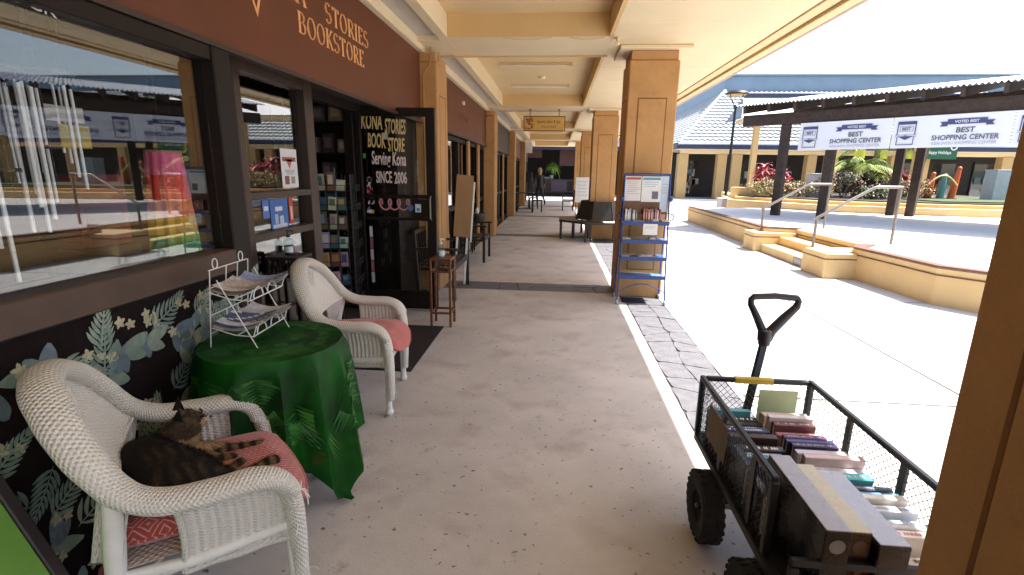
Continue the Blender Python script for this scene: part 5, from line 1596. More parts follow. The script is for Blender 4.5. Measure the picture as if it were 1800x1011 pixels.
b = MB(); b.box(.0605, .063, -.12, .12, .06, .2); b.build('front_print', mat('dim_red_print', (.12, .02, .02), .5), t)
b = MB(); b.box(-.09, .09, -.18, .18, -1.1, -.001, .004); b.build('plinth', DWOOD, t)

# door mats
def mat_rug(lb, x0, x1, y0, y1, m, ribs):
    t = empty('door_mat', ((x0 + x1) / 2, (y0 + y1) / 2, 0), 0, lb, 'mat'); w, d = (x1 - x0) / 2, (y1 - y0) / 2
    b = MB(); b.box(-w, w, -d, d, .0015, .010, .003); b.build('mat_base', RUBBER, t)
    b = MB(); n = ribs
    for i in range(n): x = -w + .03 + (2 * w - .06) * i / (n - 1); b.box(x - .006, x + .006, -d + .03, d - .03, .0102, .014)
    tag(b.build('mat_ribs', m, t), kind='stuff')
CARP = mat('dark_brown_carpet', (.030, .020, .018), .95, var=.25, scale=30, bump=.5, bscale=300)
mat_rug('large dark door mat in front of the shop entrance', -1.72, -1.06, 3.46, 4.60, CARP, 30)
mat_rug('small navy mat at the foot of the blue rack', .83, 1.11, 5.82, 6.10, mat('navy_carpet', (.02, .022, .05), .9, var=.2), 16)

# ---- blue wheeled rack of free books before the second column
BLUE = mat('blue_enamel', (.03, .06, .20), .45, var=.12, scale=9)
LBL = mat('blue_shelf', (.10, .24, .46), .42, var=.12, scale=6)
br = empty('book_rack', (1.03, 5.92, 0), 0, 'blue wheeled wire rack of free books in front of the column', 'rack')
def B_(nm, m, bb): return bb.build(nm, m, br)
for sx in (-1, 1):
    b = MB(); b.tube([(sx * .275, -.17, .055), (sx * .265, -.15, .30), (sx * .255, -.03, 1.50)], .009, 8); b.tube([(sx * .275, .17, .055), (sx * .262, .14, .30), (sx * .255, -.01, 1.48)], .009, 8); B_('side_frame', BLUE, b)
    b = MB(); b.tube([(sx * .265, -.16, .99), (sx * .31, -.15, 1.02), (sx * .315, -.05, 1.05), (sx * .27, .02, 1.06)], .007, 6); B_('side_hoop', BLUE, b)
    for sy in (-1, 1):
        b = MB(); M = Matrix.Translation((sx * .275, sy * .17, .03)) @ Matrix.Rotation(PI / 2, 4, 'Y'); b = MB(M); b.lathe([(.001, -.012), (.026, -.012), (.03, 0), (.026, .012), (.001, .012)], 16); B_('caster', mat('grey_caster', (.35, .38, .5), .5), b)
    b = MB(); b.ball((sx * .275, -.05, 1.22), .028, 10); B_('knob', BLUE, b)
b = MB(); b.tube([(-.255, -.03, 1.50), (0, -.03, 1.505), (.255, -.03, 1.50)], .009, 8); B_('top_bar', BLUE, b)
b = MB(); b.tube([(-.27 + .54 * i / 16, -.165, .15 + .10 * math.sin(PI * i / 16)) for i in range(17)], .006, 6); B_('foot_arch', BLUE, b)
for z in (.32, .54, .74, .95):
    b = MB(); d = .15
    b.box(-.262, .262, -d, d, z - .006, z, .002); B_('shelf_tray', LBL, b)
    b = MB(); b.box(-.264, .264, -d - .006, -d - .001, z - .018, z + .028, .002); B_('shelf_lip', BLUE, b)
b = MB(); b.box(-.25, .25, -.034, -.022, 1.05, 1.49, .003); B_('notice_board', mat('board_brown', (.16, .09, .05), .8), b)
def sheet(nm, lb, x, z, w, h, col, hdr=None, yy=-.037, lines=5, pic=None):
    t = empty(nm, (1.03 + x, 5.92 + yy, z), 0, lb, 'paper sheet', 'sheets on the blue rack')
    b = MB(); b.col = col; b.box(-w / 2, w / 2, -.0012, .0012, 0, h); b.build('paper', VCOL, t)
    def pt_(n_, x0, x1, z0, z1, c):
        q = MB(); q.col = c; q.add([(x0, -.0018, z0), (x1, -.0018, z0), (x1, -.0018, z1), (x0, -.0018, z1)], [(0, 1, 2, 3)]); q.build(n_, VCOL, t)
    if hdr: pt_('header_band', -w * .46, w * .46, h * .86, h * .96, hdr)
    for k in range(lines): pt_('text_line', -w * .38, w * (.38 - .07 * (k % 3)), h * (.76 - k * .08), h * (.785 - k * .08), (.40, .40, .42))
    if pic: pt_('photo_print', w * .05, w * .38, h * .12, h * .42, pic)
sheet('notice_sheet', 'white sheet with a red heading at the left of the rack board', -.155, 1.20, .18, .275, (.66, .64, .62), (.42, .10, .07), lines=7)
sheet('notice_sheet', 'white sheet with a blue heading right of the red headed one', .05, 1.19, .215, .285, (.68, .68, .68), (.08, .30, .42), lines=3, pic=(.12, .12, .15))
sheet('notice_sheet', 'pale blue tinted sheet at the right end of the rack board', .20, 1.08, .085, .40, (.46, .54, .66), lines=4)
sheet('notice_sheet', 'white card hanging below the top shelf of the rack', .05, .825, .16, .125, (.70, .69, .66), yy=-.162, lines=3)
rackb = [(-.235, .022, .16, (.58, .56, .52), 'white'), (-.212, .02, .15, (.52, .50, .46), 'off-white'), (-.19, .026, .165, (.30, .33, .38), 'grey-blue'), (-.163, .018, .14, (.08, .08, .09), 'black'), (-.143, .024, .15, (.45, .42, .36), 'beige'), (-.117, .02, .145, (.12, .12, .12), 'charcoal'),
         (-.03, .024, .165, (.30, .10, .08), 'brick red'), (-.004, .022, .17, (.22, .07, .06), 'maroon'), (.02, .03, .16, (.36, .14, .11), 'light maroon'), (.052, .022, .165, (.30, .17, .12), 'brown'), (.076, .018, .175, (.05, .03, .04), 'black-brown'), (.096, .026, .17, (.26, .06, .10), 'wine'), (.124, .02, .15, (.55, .40, .34), 'pinkish'), (.146, .02, .16, (.16, .05, .05), 'dark red')]
for k, (x, w, h, c, nm) in enumerate(rackb):
    grp = 'left' if k < 6 else 'middle'
    t = empty('paperback', (1.03 + x + w / 2, 5.92 - .04, .9505), rn.uniform(-.05, .05), f'{nm} spined paperback standing on the top rack shelf, {grp} bunch', 'book', 'books on the blue rack')
    b = MB(); b.col = c; b.box(-w / 2 + .001, w / 2 - .001, -.07, .05, 0, h, .002); b.build('cover', VCOLG, t)
    b = MB(); b.col = tuple(min(.75, q * 1.5 + .15) for q in c); b.box(-w * .28, w * .28, -.0712, -.0702, h * .3, h * .75); b.build('spine_print', VCOL, t)
flat = [(-.17, .951, .16, .02, (.60, .58, .54), 'white leaflet stack', 'top rack shelf at the left'), (-.06, .951, .13, .03, (.36, .38, .26), 'olive magazine', 'top rack shelf before the red books'), (.21, .951, .10, .04, (.55, .30, .14), 'orange pamphlet', 'top rack shelf at the right'),
        (-.12, .741, .2, .015, (.22, .18, .15), 'brown magazine', 'second rack shelf at the left'), (.03, .741, .13, .02, (.58, .56, .54), 'white booklet', 'second rack shelf in the middle'), (.18, .741, .13, .025, (.10, .20, .42), 'blue magazine', 'second rack shelf at the right'),
        (-.13, .541, .2, .012, (.18, .14, .14), 'dark magazine', 'third rack shelf at the left'), (.06, .541, .13, .05, (.58, .32, .20), 'salmon paperback', 'third rack shelf in the middle'), (.19, .541, .12, .03, (.06, .14, .32), 'navy paperback', 'third rack shelf at the right')]
flat += [(-.20, .757, .10, .02, (.60, .58, .60), 'pale leaflet pile', 'brown magazine of the second rack shelf'), (.10, .742, .07, .05, (.46, .20, .14), 'small red booklet', 'second rack shelf beside the white booklet'), (-.02, .541, .08, .035, (.52, .50, .44), 'beige pamphlet', 'third rack shelf beside the salmon paperback'), (-.19, .554, .09, .02, (.44, .48, .52), 'grey-blue leaflet', 'dark magazine of the third rack shelf'),
         (.12, .951, .07, .05, (.62, .60, .56), 'cream leaflet pile', 'top rack shelf beside the orange pamphlet')]
for x, z, w, h, c, nm, pl in flat:
    t = empty('magazine', (1.03 + x, 5.92 - .03, z - .0005), rn.uniform(-.3, .3), f'{nm} lying on the {pl}', 'magazine')
    b = MB(); b.col = c; b.box(-w / 2, w / 2, -.09, .08, 0, h, .002); b.build('cover', VCOLG, t)
    b = MB(); b.col = (.66, .62, .55); b.box(-w / 2 + .003, w / 2 - .003, -.0915, -.0905, .002, h - .002); b.build('page_block', VCOL, t)

# ---- octagonal bench round the third column
ob = empty('octagonal_bench', (1.06, 12.0, 0), 0, 'octagonal dark wooden bench with slatted backs around the third column', 'bench')
n = 8
for k in range(n):
    a0, a1 = R_(22.5 + 45 * k), R_(22.5 + 45 * (k + 1))
    def V_(r, a, z): return Vector((r * math.cos(a), r * math.sin(a), z))
    b = MB(); ri, ro = .62, 1.05
    g = .004
    q = [V_(ri, a0 + g, .40), V_(ro, a0 + g, .40), V_(ro, a1 - g, .40), V_(ri, a1 - g, .40)]; q2 = [p + Vector((0, 0, .045)) for p in q]
    b.add(q + q2, [(3, 2, 1, 0), (4, 5, 6, 7), (0, 1, 5, 4), (1, 2, 6, 5), (2, 3, 7, 6), (3, 0, 4, 7)]); b.build('seat', DWOOD, ob)
    for j in range(9):
        f0, f1 = j / 9 + .008, (j + 1) / 9 - .008
        lo0, lo1 = V_(.60, a0, .45).lerp(V_(.60, a1, .45), f0), V_(.60, a0, .45).lerp(V_(.60, a1, .45), f1)
        hi0, hi1 = V_(.47, a0, .87).lerp(V_(.47, a1, .87), f0), V_(.47, a0, .87).lerp(V_(.47, a1, .87), f1)
        am = (a0 + a1) / 2; off = Vector((math.cos(am), math.sin(am), .25)) * .022
        b = MB(); b.add([lo0, lo1, hi1, hi0] + [p + off for p in (lo0, lo1, hi1, hi0)], [(3, 2, 1, 0), (4, 5, 6, 7), (0, 1, 5, 4), (1, 2, 6, 5), (2, 3, 7, 6), (3, 0, 4, 7)])
        b.build('back_slat', DWOOD, ob)
    for r in (.68, 1.0):
        p = V_(r, a0, 0); b = MB(); b.bar(p, p + Vector((0, 0, .399)), .05, .05, up=(1, 0, 0), ch=.004); b.build('leg', DWOOD, ob)
t = empty('newspaper', (1.22, 11.12, .446), .1, 'white newspaper lying on the octagonal bench seat', 'newspaper')
b = MB(); b.box(-.16, .16, -.10, .10, 0, .008, .002); b.build('folded_sheet', PAPER, t); b = MB(); b.box(-.15, .15, -.09, .09, .0082, .012, .002); b.build('top_sheet', PAPER, t)

# ---- hanging shop sign
hs = empty('hanging_sign', (-.325, 11.9, 2.59), 0, 'framed yellow hanging salon sign below the ceiling beam', 'sign')
b = MB(); b.box(-.45, .45, -.018, .018, -.15, .15, .003); b.build('sign_panel', mat('yellow_sign_face', (.60, .36, .09), .5, var=.08, scale=4), hs)
b = MB()
for z in (-.165, .150): b.box(-.475, .475, -.026, .026, z, z + .018, .003)
for x in (-.475, .457): b.box(x, x + .018, -.026, .026, -.1465, .1495, .003)
b.build('sign_frame', RWOOD, hs)
for x in (-.33, .33):
    b = MB(); b.tube([(x, 0, .169), (x, 0, .30)], .008, 6); b.lathe([(.001, .308), (.03, .308), (.03, .296), (.001, .296)], 12, (x, 0, 0)); b.build('hanger', BLACKM, hs)
b = MB(); rr = random.Random(6)
for i in range(30):
    x, z = -.34 + rr.uniform(-.09, .09), rr.uniform(-.13, .13); b.col = rr.choice([(.25, .06, .02), (.16, .06, .02), (.55, .38, .2), (.32, .12, .03)]); r = rr.uniform(.015, .035)
    b.add([(x + r * math.cos(q), -.0195 - i * .00003, z + r * math.sin(q)) for q in (0, 1, 2.2, 3.3, 4.4, 5.4)], [(0, 1, 2, 3, 4, 5)])
b.build('floral_print', VCOL, hs)
lettering('sign_lettering', [('Kalona Salon & Spa', .10, .015, .095, .008, .72, 'CENTER'), ('AVEDA IN HAWAII', .10, -.085, .058, .006, .7, 'CENTER')], RWOOD, hs, world_loc(hs) + Vector((0, -.0195, 0)), (1, 0, 0), (0, 0, 1))

# ---- white notice on an easel before the fourth column
es = empty('notice_easel', (.86, 16.9, 0), 0, 'white notice board on a dark easel before the fourth column', 'easel')
b = MB(); b.box(-.23, .23, -.015, .015, .55, 1.37, .004); b.build('notice_panel', PAPER, es)
for k in range(5): b = MB(); b.box(-.17, .17 - .04 * (k % 2), -.0165, -.0153, 1.22 - k * .11, 1.235 - k * .11); b.build('text_line', GREYINK, es)
for x in (-.20, .18): b = MB(); b.bar((x, .03, 0), (x, .03, 1.3), .03); b.build('leg', DWOOD, es)
b = MB(); b.bar((0, .04, 1.3), (0, .35, 0), .025); b.build('leg', DWOOD, es)
# ---- far benches, table, speaker, person
armbench('small dark bench at the far end by the fourth column', (.72, 21.0, 0), R_(180), .9)
def cafe(lb, loc):
    t = empty('cafe_table', loc, 0, lb, 'table'); b = MB(); b.box(-.35, .35, -.35, .35, .72, .75, .006); b.build('tabletop', DWOOD, t)
    for sx in (-1, 1):
        for sy in (-1, 1): b = MB(); b.bar((sx * .3, sy * .3, 0), (sx * .3, sy * .3, .719), .04); b.build('leg', DWOOD, t)
    b = MB(); b.box(-.28, .28, -.02, .02, .1, .13); b.build('stretcher', DWOOD, t)
cafe('dark square cafe table by the left wall far along', (-1.20, 19.4, 0))
def stool(lb, loc):
    t = empty('wooden_stool', loc, 0, lb, 'stool'); b = MB(); b.box(-.2, .2, -.2, .2, .43, .47, .006); b.build('seat', DWOOD, t)
    for sx in (-1, 1):
        for sy in (-1, 1): b = MB(); b.bar((sx * .17, sy * .17, 0), (sx * .17, sy * .17, .429), .035); b.build('leg', DWOOD, t)
stool('dark stool right of the far cafe table', (-.72, 19.5, 0)); stool('dark stool behind the far cafe table', (-.95, 21.4, 0))
spk = empty('loudspeaker', (-1.18, 21.6, 0), 0, 'black loudspeaker on a thin stand near the walking person', 'speaker')
b = MB(); b.box(-.13, .13, -.12, .12, 1.10, 1.50, .01); b.build('cabinet', BLACKM, spk)
b = MB(); b.cyl((0, 0, 0), (0, 0, 1.099), .018, n=8); b.lathe([(.001, .02), (.2, .02), (.2, 0), (.001, 0)], 14); b.build('stand', BLACKM, spk)
pr = empty('person', (-.78, 23.6, 0), R_(25), 'person in dark clothes with light hair striding away down the walkway', 'person')
body = limb([(0, 0, .88, .13), (0, .02, 1.10, .125), (0, .03, 1.30, .14)], 5) + limb([(-.15, .03, 1.34, .06), (.15, .03, 1.34, .06)], 4)
body += limb([(-.08, 0, .86, .09), (-.09, .10, .48, .062), (-.09, .02, .09, .042)], 8) + limb([(.08, 0, .86, .09), (.10, -.10, .50, .062), (.12, -.36, .20, .042)], 8)
body += limb([(-.09, .02, .06, .04), (-.09, .14, .045, .032)], 4) + limb([(.12, -.37, .17, .04), (.12, -.32, .06, .032)], 4)
body += limb([(-.19, .03, 1.32, .05), (-.24, .12, 1.07, .040), (-.21, .27, .93, .030), (-.20, .30, .88, .03)], 7) + limb([(.19, .03, 1.32, .05), (.25, -.06, 1.06, .040), (.24, .06, .86, .030), (.24, .09, .81, .03)], 7)
body += limb([(0, .03, 1.40, .05), (0, .04, 1.47, .05)], 3) + [((0, .06, 1.57), .15, (.82, .95, 1.1)), ((0, .15, 1.545), .035)]
pm = metaball_mesh(body, .03)
pm.polygons.foreach_set('use_smooth', [True] * len(pm.polygons))
ca = pm.color_attributes.new('Col', 'FLOAT_COLOR', 'POINT')
for i, v in enumerate(pm.vertices):
    z = v.co.z; c = (.016, .016, .022) if .12 < z < 1.42 else (.30, .17, .11)
    if z < .12: c = (.05, .05, .05)
    if abs(v.co.x) > .17 and z < 1.0: c = (.30, .17, .11)
    ca.data[i].color = (*c, 1)
pm.materials.append(VCOL); link_mesh('body', pm, pr)
b = MB(); b.lathe([(.001, .13), (.06, .115), (.10, .05), (.105, -.03), (.085, -.16), (.05, -.24), (.001, -.24)], 14, (0, .02, 1.60)); b.build('hair', mat('light_hair', (.42, .28, .15), .6, var=.3, scale=40), pr, smooth=True)
# ================================================================== stage, pavilion and planters in the plaza
STC = mat('stage_paint', (0.66, 0.47, 0.23), .7, var=.08, scale=2.2, bump=.12, bscale=60, stain=(5.0, .68, (.42, .28, .13)))
STOP = mat('stage_floor', (0.60, 0.56, 0.52), .75, var=.08, scale=1.2, bump=.1)
COPE = mat('brown_coping', (0.16, 0.075, 0.05), .7, var=.12, scale=5)
st = empty('stage_platform', (6.5, 9.5, 0), 0, 'raised cream concrete stage with steps and brown edging in the plaza', 'stage')
def S_(nm, m, bb, parent=None, **k): return bb.build(nm, m, parent or st, world=True, **k)
HS = .46
outer = [(4.42, 17.2), (4.28, 10.62), (4.86, 10.45), (4.86, 8.22), (4.50, 7.86), (4.60, 6.28), (5.0, 5.75), (7.6, 3.9), (16.5, 3.6), (16.5, 17.2)]
b = MB(); b.prism(outer, 0.0, HS - .10); S_('stage_wall', STC, b)
# a rounded band a little proud, then a brown top edge, then the floor
def offset(poly, d):
    out = []; n = len(poly)
    for i in range(n):
        a, p, c = Vector((*poly[i - 1], 0)), Vector((*poly[i], 0)), Vector((*poly[(i + 1) % n], 0))
        n1 = (p - a).normalized(); n2 = (c - p).normalized(); m1 = Vector((-n1.y, n1.x, 0)); m2 = Vector((-n2.y, n2.x, 0)); m = (m1 + m2); m = m / max(.2, m.dot(m1))
        q = p + m * d; out.append((q.x, q.y))
    return out
sgn = 1 if sum(outer[i][0] * outer[(i + 1) % 10][1] - outer[(i + 1) % 10][0] * outer[i][1] for i in range(10)) < 0 else -1
b = MB(); b.prism(offset(outer, .022 * sgn), HS - .098, HS - .085); S_('stage_joint', COPE, b)
b = MB(); b.prism(offset(outer, .005 * sgn), HS - .083, HS - .012); S_('stage_band', STC, b)
b = MB(); b.prism(offset(outer, -.02 * sgn), HS - .010, HS - .002); b.f.pop(); b.f.pop(); b.c = b.c[:-2]; b.uv = b.uv[:-2]; b.mi = b.mi[:-2]; b.prism(offset(outer, -.01 * sgn), HS - .0095, HS - .001); S_('stage_floor', STOP, b)
# brown coping strip along the edge
b = MB(); oo = offset(outer, .012 * sgn); ii = offset(outer, -.14 * sgn)
for k in range(9):
    if k in (2,): continue
    a, c, d, e = oo[k], oo[(k + 1) % 10], ii[(k + 1) % 10], ii[k]
    P = [Vector((*q, HS + .001)) for q in (a, c, d, e)]; Q = [p + Vector((0, 0, .022)) for p in P]
    b.add(P + Q, [(3, 2, 1, 0), (4, 5, 6, 7), (0, 1, 5, 4), (1, 2, 6, 5), (2, 3, 7, 6), (3, 0, 4, 7)] if sgn < 0 else [(0, 1, 2, 3), (7, 6, 5, 4), (4, 5, 1, 0), (5, 6, 2, 1), (6, 7, 3, 2), (7, 4, 0, 3)])
S_('stage_coping', COPE, b)
# steps between two blocks
b = MB(); b.box(4.18, 4.855, 8.42, 10.40, 0, .155, .012); S_('step', STC, b)
b = MB(); b.box(4.52, 4.856, 8.42, 10.40, .1565, .308, .012); S_('step', STC, b)
for (x0, x1, y0, y1) in ((4.05, 4.855, 7.72, 8.415), (4.03, 4.855, 10.405, 10.95)):
    b = MB(); b.box(x0, x1, y0, y1, 0, .29, .01); b.box(x0 - .004, x1, y0 - .004, y1 + .004, .305, .385, .012); S_('step_block', STC, b)
    b = MB(); b.box(x0 + .006, x1 - .01, y0 + .006, y1 - .006, .2905, .3045); S_('step_block_joint', COPE, b)
pl = empty('step_plaque', (4.172, 8.78, .03), 0, 'small grey plaque fixed to the lower step riser', 'plaque')
b = MB(); b.box(-.012, .0, -.16, .16, 0, .10, .002); b.build('plate', mat('grey_plate', (.18, .17, .17), .4, metal=.5), pl)
for k in range(2): b = MB(); b.box(-.0135, -.0122, -.12, .12, .03 + k * .03, .045 + k * .03); b.build('text_line', GREYINK, pl)
# handrails of steel tube
def rail(lb, y, x0=4.16, x1=5.38):
    t = empty('handrail', (x0, y, 0), 0, lb, 'handrail', 'steel handrails of the stage steps'); L_ = x1 - x0
    b = MB(); b.tube([(0, 0, 0), (0, 0, .84)], .022, 10); b.build('post', STEEL, t, smooth=True)
    b = MB(); b.tube([(L_, 0, HS), (L_, 0, 1.33)], .022, 10); b.build('post', STEEL, t, smooth=True)
    b = MB(); b.tube([(-.04, 0, .83), (0, 0, .855), (L_ * .66, 0, 1.34), (L_ * .70, 0, 1.355), (L_ + .02, 0, 1.355)], .023, 10); b.build('top_tube', STEEL, t, smooth=True)
rail('nearer steel handrail at the right of the stage steps', 8.41, 4.19)
rail('farther steel handrail at the left of the stage steps', 10.72, 4.27, 5.5)

# ---- pavilion over the stage
O = Vector((6.175, 13.835, 0)); U = Vector((.70, -.714, 0)).normalized(); V = Vector((.714, .70, 0)).normalized()
pv = empty('pavilion', (6.175, 13.835, HS), 0, 'open dark timber pavilion with a corrugated roof over the stage', 'pavilion')
def W(u, v, z): return O + U * u + V * v + Vector((0, 0, z))
UM = Matrix(((U.x, V.x, 0, O.x), (U.y, V.y, 0, O.y), (0, 0, 1, 0), (0, 0, 0, 1)))
def V_(nm, m, bb, parent=None): return bb.build(nm, m, parent or pv, world=True)
for u, v in ((-.42, .14), (.72, .14), (5.6, .14), (10.1, .14), (1.40, 3.3), (1.85, 3.3), (5.6, 3.3), (10.1, 3.3)):
    b = MB(UM); b.box(u - .10, u + .10, v - .10, v + .10, HS, 2.825 if v < 1 else 3.3, .01); V_('post', PWOOD, b)
b = MB(UM); b.box(-1.56, 12.2, .03, .25, 2.83, 3.12, .012); V_('front_beam', PWOOD, b)
b = MB(UM); b.box(-1.56, 12.2, 3.2, 3.4, 3.31, 3.59, .012); V_('rear_beam', PWOOD, b)
b = MB(UM); b.box(-.52, -.32, .26, 3.19, 2.9, 3.1); V_('side_beam', PWOOD, b)
for i in range(22):
    u = -1.34 + i * .636
    b = MB(UM); b.bar((u, -.40, 3.21), (u, 3.8, 3.21 + 4.2 * .155), .075, .20, up=(0, 0, 1), ch=.006); V_('rafter', PWOOD, b)
b = MB(UM)
n = 260
def roofp(u, v): 
    x = -1.56 + 13.92 * u; y = -.50 + 4.45 * v
    return Vector((x, y, 3.328 + (y + .40) * .155 + .022 * math.sin(2 * PI * x / .0912)))
b.grid(lambda u, v: roofp(u, v), 11 * 76 // 2 * 2, 2); b.grid(lambda u, v: roofp(1 - u, v) + Vector((0, 0, .006)), 11 * 76 // 2 * 2, 2)
V_('corrugated_roof', mat('corrugated_steel', (.34, .36, .40), .5, metal=.4, var=.15), b)
# ---- banners hanging from the front beam
BN = mat('banner_vinyl', (.80, .80, .82), .45, var=.03, scale=2)
def banner(lb, u0, u1):
    t = empty('banner', W((u0 + u1) / 2, -.05, 2.148), 0, lb, 'banner', 'white voted best banners'); t.rotation_euler = (0, 0, math.atan2(U.y, U.x))
    w = (u1 - u0) / 2 / 1.2; H = .555; t.scale = (1.2, 1.2, 1.2)
    b = MB(); b.grid(lambda a, c: Vector((-w + 2 * w * a, .012 * math.sin(a * 9 + 1) * (1 - c), H * c)), 20, 6); b.grid(lambda a, c: Vector((w - 2 * w * a, .004 + .012 * math.sin((1 - a) * 9 + 1) * (1 - c), H * c)), 20, 6)
    b.build('banner_sheet', BN, t, smooth=True)
    def tx(items, m):
        bb = MB()
        for s, x, z, size, bold, xs in items:
            v, f = text_mb(s, size, bold, xs, 'CENTER', .0006)
            bb.add([(x + p[0], -.0155 - p[2], z + p[1]) for p in v], f)
        return bb.build('banner_lettering', m, t)
    cx = w * .28
    GT = mat('banner_text', (.11, .12, .17), .5, var=0)
    tx([('BEST', cx, .245, .125, .018, .95), ('SHOPPING CENTER', cx, .125, .120, .018, .84)], GT)
    tx([('KEAUHOU SHOPPING CENTER', cx, .045, .072, .004, .86)], GREYINK)
    b = MB(); x0, x1 = cx - .26, cx + .26
    b.add([(x0, -.0155, .385), (x1, -.0155, .385), (x1, -.0155, .475), (x0, -.0155, .475)], [(0, 1, 2, 3)])
    for s, xx in ((-1, x0), (1, x1)): b.add([(xx + s * .10, -.0150, .355), (xx + s * .065, -.0150, .395), (xx + s * .10, -.0150, .435), (xx - s * .01, -.0150, .435), (xx - s * .01, -.0150, .355)], [(0, 1, 2, 3, 4)])
    b.build('ribbon', NAVY, t)
    v, f = text_mb('VOTED BEST', .062, .014, .9, 'CENTER', .0004); b = MB(); b.add([(cx + p[0], -.0168 - p[2], .408 + p[1]) for p in v], f); b.build('ribbon_lettering', BN, t)
    # award badge at the left
    bx = -w * .74; b = MB()
    def R4(x0, x1, z0, z1, y=-.0155): b.add([(bx + x0, y, z0), (bx + x1, y, z0), (bx + x1, y, z1), (bx + x0, y, z1)], [(0, 1, 2, 3)])
    R4(-.14, .14, .42, .475); R4(-.14, -.125, .23, .419); R4(.125, .14, .23, .419); R4(-.13, -.118, .06, .20); R4(.118, .13, .06, .20); R4(-.13, .13, .055, .068); R4(-.10, .10, .385, .39); R4(-.10, -.094, .30, .384); R4(.094, .10, .30, .384); R4(-.10, .10, .295, .30)
    b.add([(bx - .11, -.0155, .205), (bx, -.0155, .145), (bx + .11, -.0155, .205)], [(0, 1, 2)]); R4(-.165, .165, .235, .24); R4(-.165, .165, .205, .21)
    b.build('award_badge', NAVY, t)
    tx([('BEST', bx, .318, .075, .02, .85), ('2022', bx, .214, .03, .008, .9)], NAVY)
banner('white voted best banner nearer the left end of the pavilion', .0, 1.955)
banner('white voted best banner beside the near column', 1.97, 3.92)
banner('white voted best banner hidden past the near column', 3.935, 5.88)

# ---- planters at the back of the stage
PLW = STC
pw = empty('planter_wall', (10, 17, 0), 0, 'low cream stepped planter wall along the back of the stage', 'planter wall')
line = [(6.15, 18.6), (8.0, 16.1), (11.0, 15.1), (17.5, 14.4)]
back = [(17.5, 24), (7.6, 24)]
b = MB(); b.prism(line + back, 0, .66); pw_o = b.build('lower_wall', STC, pw, world=True)
l2 = [(6.5, 18.9), (8.2, 16.6), (11.1, 15.6), (17.5, 14.9)]
b = MB(); b.prism(l2 + back, .6605, .76); b.build('upper_wall', STC, pw, world=True)
b = MB(); b.prism([(p[0] + .2, p[1] + .3) for p in l2] + [(17.4, 23.9), (7.9, 23.9)], .7605, .80); b.build('soil', mat('soil', (.06, .045, .03), .95, var=.3, scale=8), pw, world=True)
b = MB(); b.box(6.55, 9.4, 19.4, 19.7, .76, 1.08, .01); b.build('rear_curb', STC, pw, world=True)
# lawn bed at the right
b = MB(); b.box(11.6, 17.4, 16.2, 20, .8005, .83); b.build('lawn_bed', mat('lawn', (.06, .09, .03), .9, var=.3, scale=20, bump=.5), pw, world=True)

def boxy(nm, lb, cat_, x, y, z, w, d, h, m, topm=None):
    t = empty(nm, (x, y, z), 0, lb, cat_); b = MB(); b.box(-w / 2, w / 2, -d / 2, d / 2, 0, h, .012); b.build('body', m, t)
    b = MB(); b.box(-w / 2 - .015, w / 2 + .015, -d / 2 - .015, d / 2 + .015, h + .0005, h + .03, .006); b.build('top_cap', topm or m, t); return t
boxy('concrete_block', 'pale concrete block on the paving before the planter', 'block', 6.55, 19.9, 0, .62, .62, .62, mat('pale_concrete', (.50, .48, .47), .8, var=.1))
boxy('utility_pedestal', 'white utility pedestal standing behind the left handrail', 'utility box', 9.05, 18.7, .80, .42, .35, .78, mat('pedestal_grey', (.52, .52, .54), .6))
boxy('utility_cabinet', 'tall pale blue cabinet near the right edge of the stage', 'utility box', 14.9, 18.5, .80, .62, .5, .98, mat('cabinet_blue', (.44, .48, .52), .55))
def cone_post(lb, x, y, col, lean, h):
    t = empty('bollard', (x, y, .83), 0, lb, 'bollard', 'coloured posts by the lawn'); m = mat('post_' + '%d' % int(col[0] * 1000), col, .5)
    b = MB(); b.tube([(0, 0, 0), (lean * .5, 0, h * .5), (lean, 0, h * .94)], [.11, .095, .06], 12); b.build('shaft', m, t, smooth=True)
    b = MB(); b.ball((lean, 0, h * .96), .07, 10); b.build('cap', m, t, smooth=True); b = MB(); b.lathe([(.001, .02), (.17, .02), (.18, 0), (.001, 0)], 14); b.build('base', RUBBER, t)
cone_post('short orange post left of the teal one on the lawn', 12.80, 18.6, (.60, .12, .03), .06, .85)
cone_post('teal post between two orange ones on the lawn', 13.12, 18.5, (.10, .26, .26), .05, .80)
cone_post('tall orange post nearest the dark shopfront', 13.48, 18.5, (.60, .14, .035), .10, 1.05)
hl = empty('hose_loop', (13.0, 18.3, .83), 0, 'pale yellow hose looped over the coloured posts', 'hose')
b = MB(); b.tube([(-.45 + .9 * i / 20, 0, .35 + .42 * abs(math.sin(i / 20 * 2.6 + .3))) for i in range(21)], .028, 8); b.build('hose', mat('pale_hose', (.55, .52, .25), .5), hl, smooth=True)

# ---- street lamp in the plaza
lp = empty('street_lamp', (7.15, 22.0, 0), 0, 'slim dark street lamp with a wide flat hood before the tiled roof', 'street lamp')
b = MB(); b.tube([(0, 0, 0), (0, 0, 4.15)], [.065, .05], 12); b.lathe([(.001, .55), (.11, .53), (.12, 0), (.001, 0)], 16); b.build('pole', BLACKM, lp, smooth=True, angle=R_(40))
b = MB(); b.lathe([(.05, 4.15), (.09, 4.22), (.05, 4.30), (.001, 4.30)], 14); b.build('collar', BLACKM, lp)
for k in range(4):
    a = k * PI / 2 + .5; b = MB(); b.tube([(.06 * math.cos(a), .06 * math.sin(a), 4.22), (.36 * math.cos(a), .36 * math.sin(a), 4.68)], .012, 5); b.build('hood_strut', BLACKM, lp)
b = MB(); b.lathe([(.001, 4.66), (.34, 4.665), (.36, 4.68), (.30, 4.69), (.001, 4.69)], 24); b.build('lens', mat('amber_lens', (.55, .36, .10), .3), lp)
